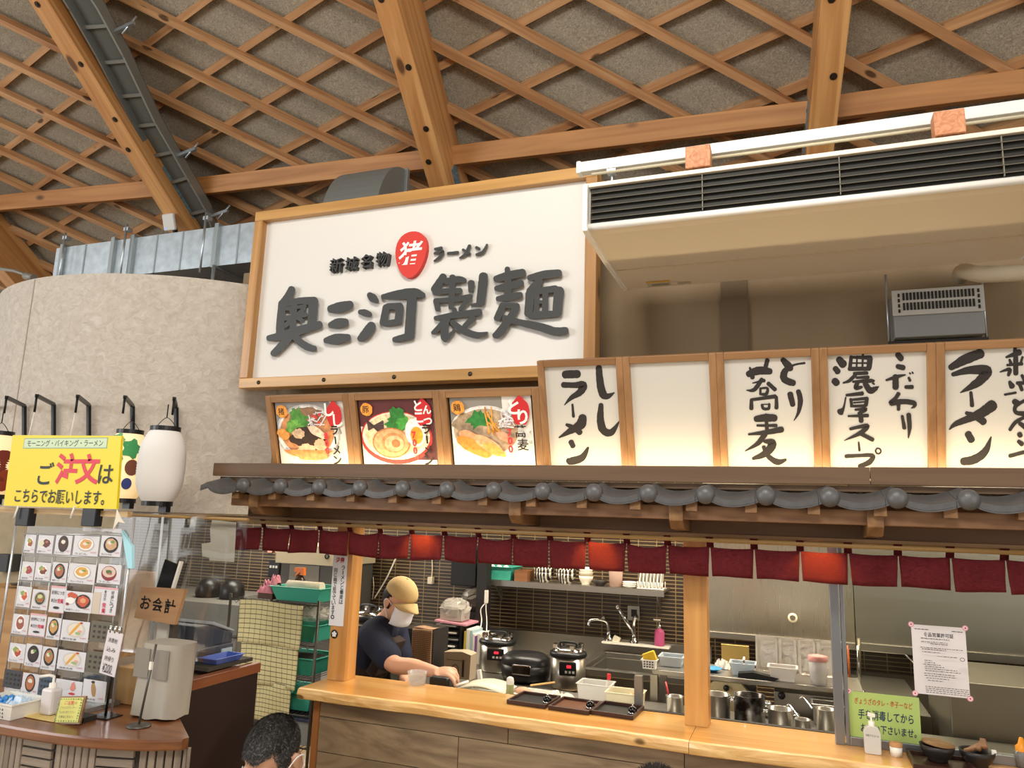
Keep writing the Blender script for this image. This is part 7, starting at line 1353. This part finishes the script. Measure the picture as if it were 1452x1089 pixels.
def headshape(mb, M, H, k=1.0):
    E_ = lambda x, y, z, rx, ry, rz: mb.ball(H(x * k, y * k, z * k), (rx * k, ry * k, rz * k), 18, 12, M)
    E_(0, -.005, .035, .077, .097, .085); E_(0, .018, -.03, .063, .078, .082); E_(0, .045, -.085, .036, .040, .030); E_(0, .098, -.022, .012, .020, .016); E_(0, .086, .005, .010, .015, .03)
    for s in (-1, 1): E_(s * .032, .078, -.03, .022, .018, .022); E_(s * .03, .086, .024, .024, .010, .007); E_(s * .080, -.004, -.018, .008, .018, .030); E_(s * .086, -.012, -.006, .006, .014, .020)
    E_(0, .086, -.062, .022, .012, .007); E_(0, .084, -.074, .018, .012, .006)
# --- cook
HC = at(567, 852, 3.93); hf = Vector((.80, -.42, -.42)); M, H = headframe(HC, hf, (.35, -.1, 1))
ck_ = thing('person', 'person in a tan cap, white mask and navy shirt leaning over the counter, reaching forward', 'person', (-2.42, 4.06, 0))
neck = at(546, 884, 3.98); sh_r = at(530, 903, 3.84); el_r = at(556, 940, 3.70); wr_r = at(617, 953, 3.62); chest = at(528, 918, 4.0); belly = at(505, 962, 4.05); hip = Vector((-2.46, 4.08, .78)); sh_l = at(560, 897, 4.14); el_l = at(572, 945, 4.1); wr_l = at(573, 965, 3.92)
mb = MB(); headshape(mb, M, H, 1.0); limb(mb, [H(0, -.02, -.05), neck], [.052, .058]); limb(mb, [neck, chest, belly, hip], [.07, .12, .125, .12], 18)
limb(mb, [sh_r, el_r, (el_r + wr_r) / 2 + Vector((0, 0, .004)), wr_r], [.055, .047, .041, .029]); limb(mb, [sh_l, el_l, wr_l], [.05, .042, .028])
for s in (-1, 1): limb(mb, [hip + Vector((0, .09 * s, -.02)), (-2.43, 4.08 + .09 * s, .42), (-2.44, 4.08 + .09 * s, .09)], [.08, .058, .042]); limb(mb, [(-2.46, 4.08 + .09 * s, .045), (-2.30, 4.06 + .09 * s, .04)], [.042, .036])
hand(mb, wr_r, (at(648, 953, 3.58) - wr_r), (.15, -.35, .9), (.2, -.8, -.3), .42, 1.15, 1.0)
hand(mb, wr_l, (.55, -.5, -.35), (.2, -.3, .9), (-.3, .7, .2), .5, 1.0)
b = remesh(mb, .0055, 2); b.build('body', SKIN, ck_, world=True)
mb = MB(); limb(mb, [neck - Vector((0, 0, .03)), chest, belly, hip + Vector((0, 0, .02))], [.085, .142, .145, .14], 20); limb(mb, [sh_r.lerp(neck, .45), sh_r, sh_r.lerp(el_r, .78)], [.085, .085, .076], 18); limb(mb, [sh_l.lerp(neck, .4), sh_l, sh_l.lerp(el_l, .7)], [.08, .08, .07], 18); limb(mb, [neck + Vector((.02, .07, .015)), neck + Vector((.045, -.03, -.03)), chest + Vector((.10, -.05, .05))], [.03, .03, .022])
b = remesh(mb, .009, 2); b.build('shirt', NAVY, ck_, world=True)
mb = MB(); limb(mb, [belly.lerp(chest, .5) + Vector((.014, -.014, 0)), belly + Vector((.01, -.012, 0)), hip, hip + Vector((.03, 0, -.32))], [.148, .158, .16, .18], 22); mb.box(chest + Vector((.125, -.05, -.03)), (.06, .19, .22), M=Matrix.Rotation(.5, 3, 'Y')); b = remesh(mb, .010, 2); ap_ = b.build('apron', APR, ck_, world=True)
mb = MB(); limb(mb, [chest + Vector((.145, -.11, .045)), chest + Vector((.165, .03, .045))], [.006, .006], 8); mb.build('apron_strap', mat('b9aa98', .8), ck_, world=True)
# cap
mb = MB(); mb.ball(H(0, -.008, .045), (.088, .108, .090), 28, 16, M)
for v in [v for v in mb.bm.verts if (M.transposed() @ (v.co - H(0, -.008, .045))).z < -.012 - .0 * 1]: mb.bm.verts.remove(v)
cp_ = mb.build('cap', TAN, ck_, world=True, solid=.004, smooth=True)
mb = MB(); mb.grid(lambda u, v: H((u - .5) * 2 * .082 * (1 - .35 * v * v), .085 * math.sqrt(max(0, 1 - ((u - .5) * 1.75) ** 2)) + .012 + .085 * v * (1 - (2 * u - 1) ** 2 * .55), .042 - .018 * v - .028 * (2 * u - 1) ** 2), 20, 8); o = mb.build('cap_brim', TAN, ck_, world=True, solid=.004)
o.parent = cp_
mb = MB(); mb.ball(H(0, -.008, .137), (.007, .007, .004), 10, 6); o = mb.build('cap_button', TAN, ck_, world=True); o.parent = cp_
def maskmesh(H, k=1.0):
    mb = MB()
    mb.grid(lambda u, v: H((u - .5) * 2 * .072 * k, (.038 + .082 * math.sqrt(max(0, 1 - ((u - .5) * 1.86) ** 2)) * (1 - .16 * (2 * v - 1) ** 2)) * k + .006 * math.sin(3 * PI * v) * .5, (.004 - .108 * v) * k), 22, 14); return mb
o = maskmesh(H); mo = o.build('mask', MASK, ck_, world=True, solid=.003)
mb = MB()
for s in (-1, 1): mb.tube(cr([tuple(H(s * .070, .035, -.008)), tuple(H(s * .088, .0, .008)), tuple(H(s * .091, -.022, -.006)), tuple(H(s * .084, -.014, -.04)), tuple(H(s * .070, .03, -.09))]), .0022, 6)
o = mb.build('ear_loops', MASK, ck_, world=True); o.parent = mo
mb = MB(); mb.ball(H(0, -.030, .008), (.086, .086, .086), 24, 14, M)
for v in [v for v in mb.bm.verts if (M.transposed() @ (v.co - HC)).y > .012 or (M.transposed() @ (v.co - HC)).z > .07 or (M.transposed() @ (v.co - HC)).z < -.062]: mb.bm.verts.remove(v)
mb.build('hair', HAIRB, ck_, world=True, solid=.006, smooth=True)
mb = MB()
for s in (-1, 1): mb.ball(H(s * .032, .092, .008), (.013, .006, .006), 10, 6, M)
mb.build('eyes', mat('1c1512', .3), ck_, world=True)
# what the cook holds
q = at(629, 969, 3.58); bo = thing('black_canister', 'black plastic container gripped in the hand of the cook', 'container', (q.x, q.y, .807)); mb = MB(); mb.bx(-.06, .05, -.05, .04, 0, .085); mb.build('body', BLKP, bo, bevel=.012)
mb = MB(); a, b2 = at(646, 972, 3.56), at(664, 966, 3.62); mb.tube([a, b2], .006, 8); one('white_stick', mb, WPL, 'white stick lying between the hand of the cook and the noodle tray', 'stick')
# --- seated customer in front
HC2 = Vector((-1.50, 2.01, .962)); M2, H2 = headframe(HC2, (-.05, -.84, -.56), (0, -.5, .8)); mn = thing('person', 'person with short greying black hair and a white mask, head bowed, at the bottom edge', 'person', (-1.5, 2.2, 0))
mb = MB(); headshape(mb, M2, H2, .94); nb = HC2 + Vector((.0, .10, -.16)); limb(mb, [H2(0, -.02, -.05), nb], [.058, .062]); ch = HC2 + Vector((0, .16, -.34)); hp = Vector((-1.5, 2.26, .46)); limb(mb, [nb, ch, hp], [.08, .13, .14], 18)
SR, SL = nb + Vector((-.185, .03, -.08)), nb + Vector((.185, .03, -.08)); 
for S_, sgn in ((SR, -1), (SL, 1)): limb(mb, [S_, S_ + Vector((sgn * .04, -.10, -.25)), S_ + Vector((-sgn * .06, -.30, -.22))], [.055, .045, .03]); hand(mb, S_ + Vector((-sgn * .06, -.30, -.22)), (-sgn * .3, -1, -.1), (0, 0, 1), (-sgn, 0, 0), .4)
for s in (-1, 1): limb(mb, [hp + Vector((s * .09, 0, -.02)), (-1.5 + s * .12, 1.86, .44), (-1.5 + s * .12, 1.84, .09)], [.09, .062, .045]); limb(mb, [(-1.5 + s * .12, 1.87, .045), (-1.5 + s * .13, 1.72, .04)], [.042, .036])
b = remesh(mb, .006, 2); b.build('body', SKIN2, mn, world=True)
mb = MB(); limb(mb, [nb + Vector((0, .0, -.055)), ch, hp + Vector((0, 0, .02))], [.085, .155, .165], 20); limb(mb, [SR.lerp(nb, .5) + Vector((0, 0, -.01)), SR, SR + Vector((-.02, -.05, -.13))], [.07, .078, .07], 16); limb(mb, [SL.lerp(nb, .5) + Vector((0, 0, -.01)), SL, SL + Vector((.02, -.05, -.13))], [.07, .078, .07], 16); b = remesh(mb, .010, 3); b.build('shirt', mat('cfc4a8', .9, bump=.15, bscale=90), mn, world=True)
mb = MB(); 
for s in (-1, 1): limb(mb, [hp + Vector((s * .09, 0, -.01)), (-1.5 + s * .12, 1.86, .445), (-1.5 + s * .12, 1.84, .14)], [.105, .075, .06])
b = remesh(mb, .012, 2); b.build('trousers', mat('2c2f38', .9), mn, world=True)
HG = bpy.data.materials.new('greying_hair'); HG.use_nodes = True; _nt = HG.node_tree; _b = _nt.nodes['Principled BSDF']; _tc = _nt.nodes.new('ShaderNodeTexCoord'); _n1 = _nt.nodes.new('ShaderNodeTexNoise'); _n1.inputs['Scale'].default_value = 170; _n1.inputs['Detail'].default_value = 3; _nt.links.new(_tc.outputs['Object'], _n1.inputs['Vector']); _r = _nt.nodes.new('ShaderNodeValToRGB'); _r.color_ramp.elements[0].position = .5; _r.color_ramp.elements[1].position = .85; _r.color_ramp.elements[0].color = (*rgb('1f1d1c'), 1); _r.color_ramp.elements[1].color = (*rgb('7d7a76'), 1); _nt.links.new(_n1.outputs['Fac'], _r.inputs['Fac']); _nt.links.new(_r.outputs['Color'], _b.inputs['Base Color']); _b.inputs['Roughness'].default_value = .6
def hairdo(M, H, k, m, parent, seed, front=.052, n=5200, ln=.016):
    rnd = random.Random(seed); mb = MB(); mb.ball(H(0, -.005 * k, .035 * k), (.0795 * k, .0995 * k, .0880 * k), 36, 22, M); c0 = H(0, 0, 0)
    def inside(p):
        q = M.transposed() @ (p - c0); q = q / k; side = abs(q.x) > .045
        line = .050 + .004 * math.sin(q.x * 90)
        return (q.y < front and q.z > -.045 and not (q.y > -.002 and q.z < .0 and side)) or q.z > line + .012 or (q.z > -.02 and q.y < .035 and side)
    for v in [v for v in mb.bm.verts if not inside(v.co)]: mb.bm.verts.remove(v)
    D = Vector((.0795 * k, .0995 * k, .088 * k)); cc = Vector((0, -.005 * k, .035 * k))
    for i in range(n):
        z = rnd.uniform(-.95, 1); a = rnd.uniform(0, 2 * PI); r = math.sqrt(1 - z * z); d = Vector((r * math.cos(a), r * math.sin(a), z)); q = Vector((d.x * D.x, d.y * D.y, d.z * D.z)) + cc; p = c0 + M @ q
        if not inside(p): continue
        nn = (M @ Vector((d.x / D.x, d.y / D.y, d.z / D.z))).normalized(); fl = M @ Vector((rnd.uniform(-.4, .4), .9 if q.z > .06 * k else .1, -.5 if q.z < .06 * k else -.1)); t_ = (fl - nn * fl.dot(nn)).normalized(); sd_ = nn.cross(t_) * .0013; L_ = ln * rnd.uniform(.6, 1.2) * k
        mb.f([mb.v(p + sd_), mb.v(p - sd_), mb.v(p + nn * L_ * .42 + t_ * L_)])
    return mb.build('hair', m, parent, world=True, recalc=False)
hairdo(M2, H2, .94, HG, mn, 4, n=9500, ln=.011)
o = maskmesh(H2, .96); mo = o.build('mask', MASK, mn, world=True, solid=.003); mb = MB()
for s in (-1, 1): mb.tube(cr([tuple(H2(s * .073, .036, -.008)), tuple(H2(s * .090, .0, .010)), tuple(H2(s * .094, -.024, -.006)), tuple(H2(s * .086, -.014, -.042)), tuple(H2(s * .073, .03, -.092))]), .0018, 6)
o = mb.build('ear_loops', MASK, mn, world=True); o.parent = mo
mb = MB()
for s in (-1, 1): mb.ball(H2(s * .032, .094, .006), (.014, .006, .005), 10, 6, M2)
mb.build('eyes', mat('1c1512', .3), mn, world=True)
# --- third person, only the crown of the head in view
HC3 = Vector((-.40, 2.34, .868)); M3, H3 = headframe(HC3, (.1, .93, -.3), (0, .3, 1)); tp_ = thing('person', 'person with black hair at the bottom edge below the counter, only the crown showing', 'person', (-.4, 2.2, 0))
mb = MB(); headshape(mb, M3, H3, .98); nb = HC3 + Vector((0, -.06, -.16)); ch = nb + Vector((0, -.05, -.2)); hp = Vector((-.4, 2.12, .46)); limb(mb, [H3(0, -.02, -.05), nb], [.055, .06]); limb(mb, [nb, ch, hp], [.08, .125, .13], 18)
for s in (-1, 1): S_ = nb + Vector((s * .17, 0, -.06)); limb(mb, [S_, S_ + Vector((s * .03, .08, -.22)), S_ + Vector((-s * .05, .26, -.16))], [.05, .042, .028]); hand(mb, S_ + Vector((-s * .05, .26, -.16)), (-s * .3, 1, 0), (0, 0, 1), (-s, 0, 0), .4); limb(mb, [hp + Vector((s * .09, 0, -.02)), (-.4 + s * .1, 2.50, .44), (-.4 + s * .1, 2.52, .09)], [.085, .06, .045]); limb(mb, [(-.4 + s * .1, 2.5, .045), (-.4 + s * .1, 2.64, .04)], [.04, .035])
b = remesh(mb, .008, 2); b.build('body', SKIN2, tp_, world=True)
mb = MB(); limb(mb, [nb + Vector((0, 0, -.05)), ch, hp], [.085, .148, .155], 18)
for s in (-1, 1): S_ = nb + Vector((s * .17, 0, -.06)); limb(mb, [S_.lerp(nb, .5), S_, S_ + Vector((s * .03, .08, -.2))], [.07, .072, .06])
b = remesh(mb, .011, 2); b.build('shirt', mat('2a2c30', .9), tp_, world=True)
hairdo(M3, H3, .99, HAIRB, tp_, 9, front=.06, n=2600, ln=.022)
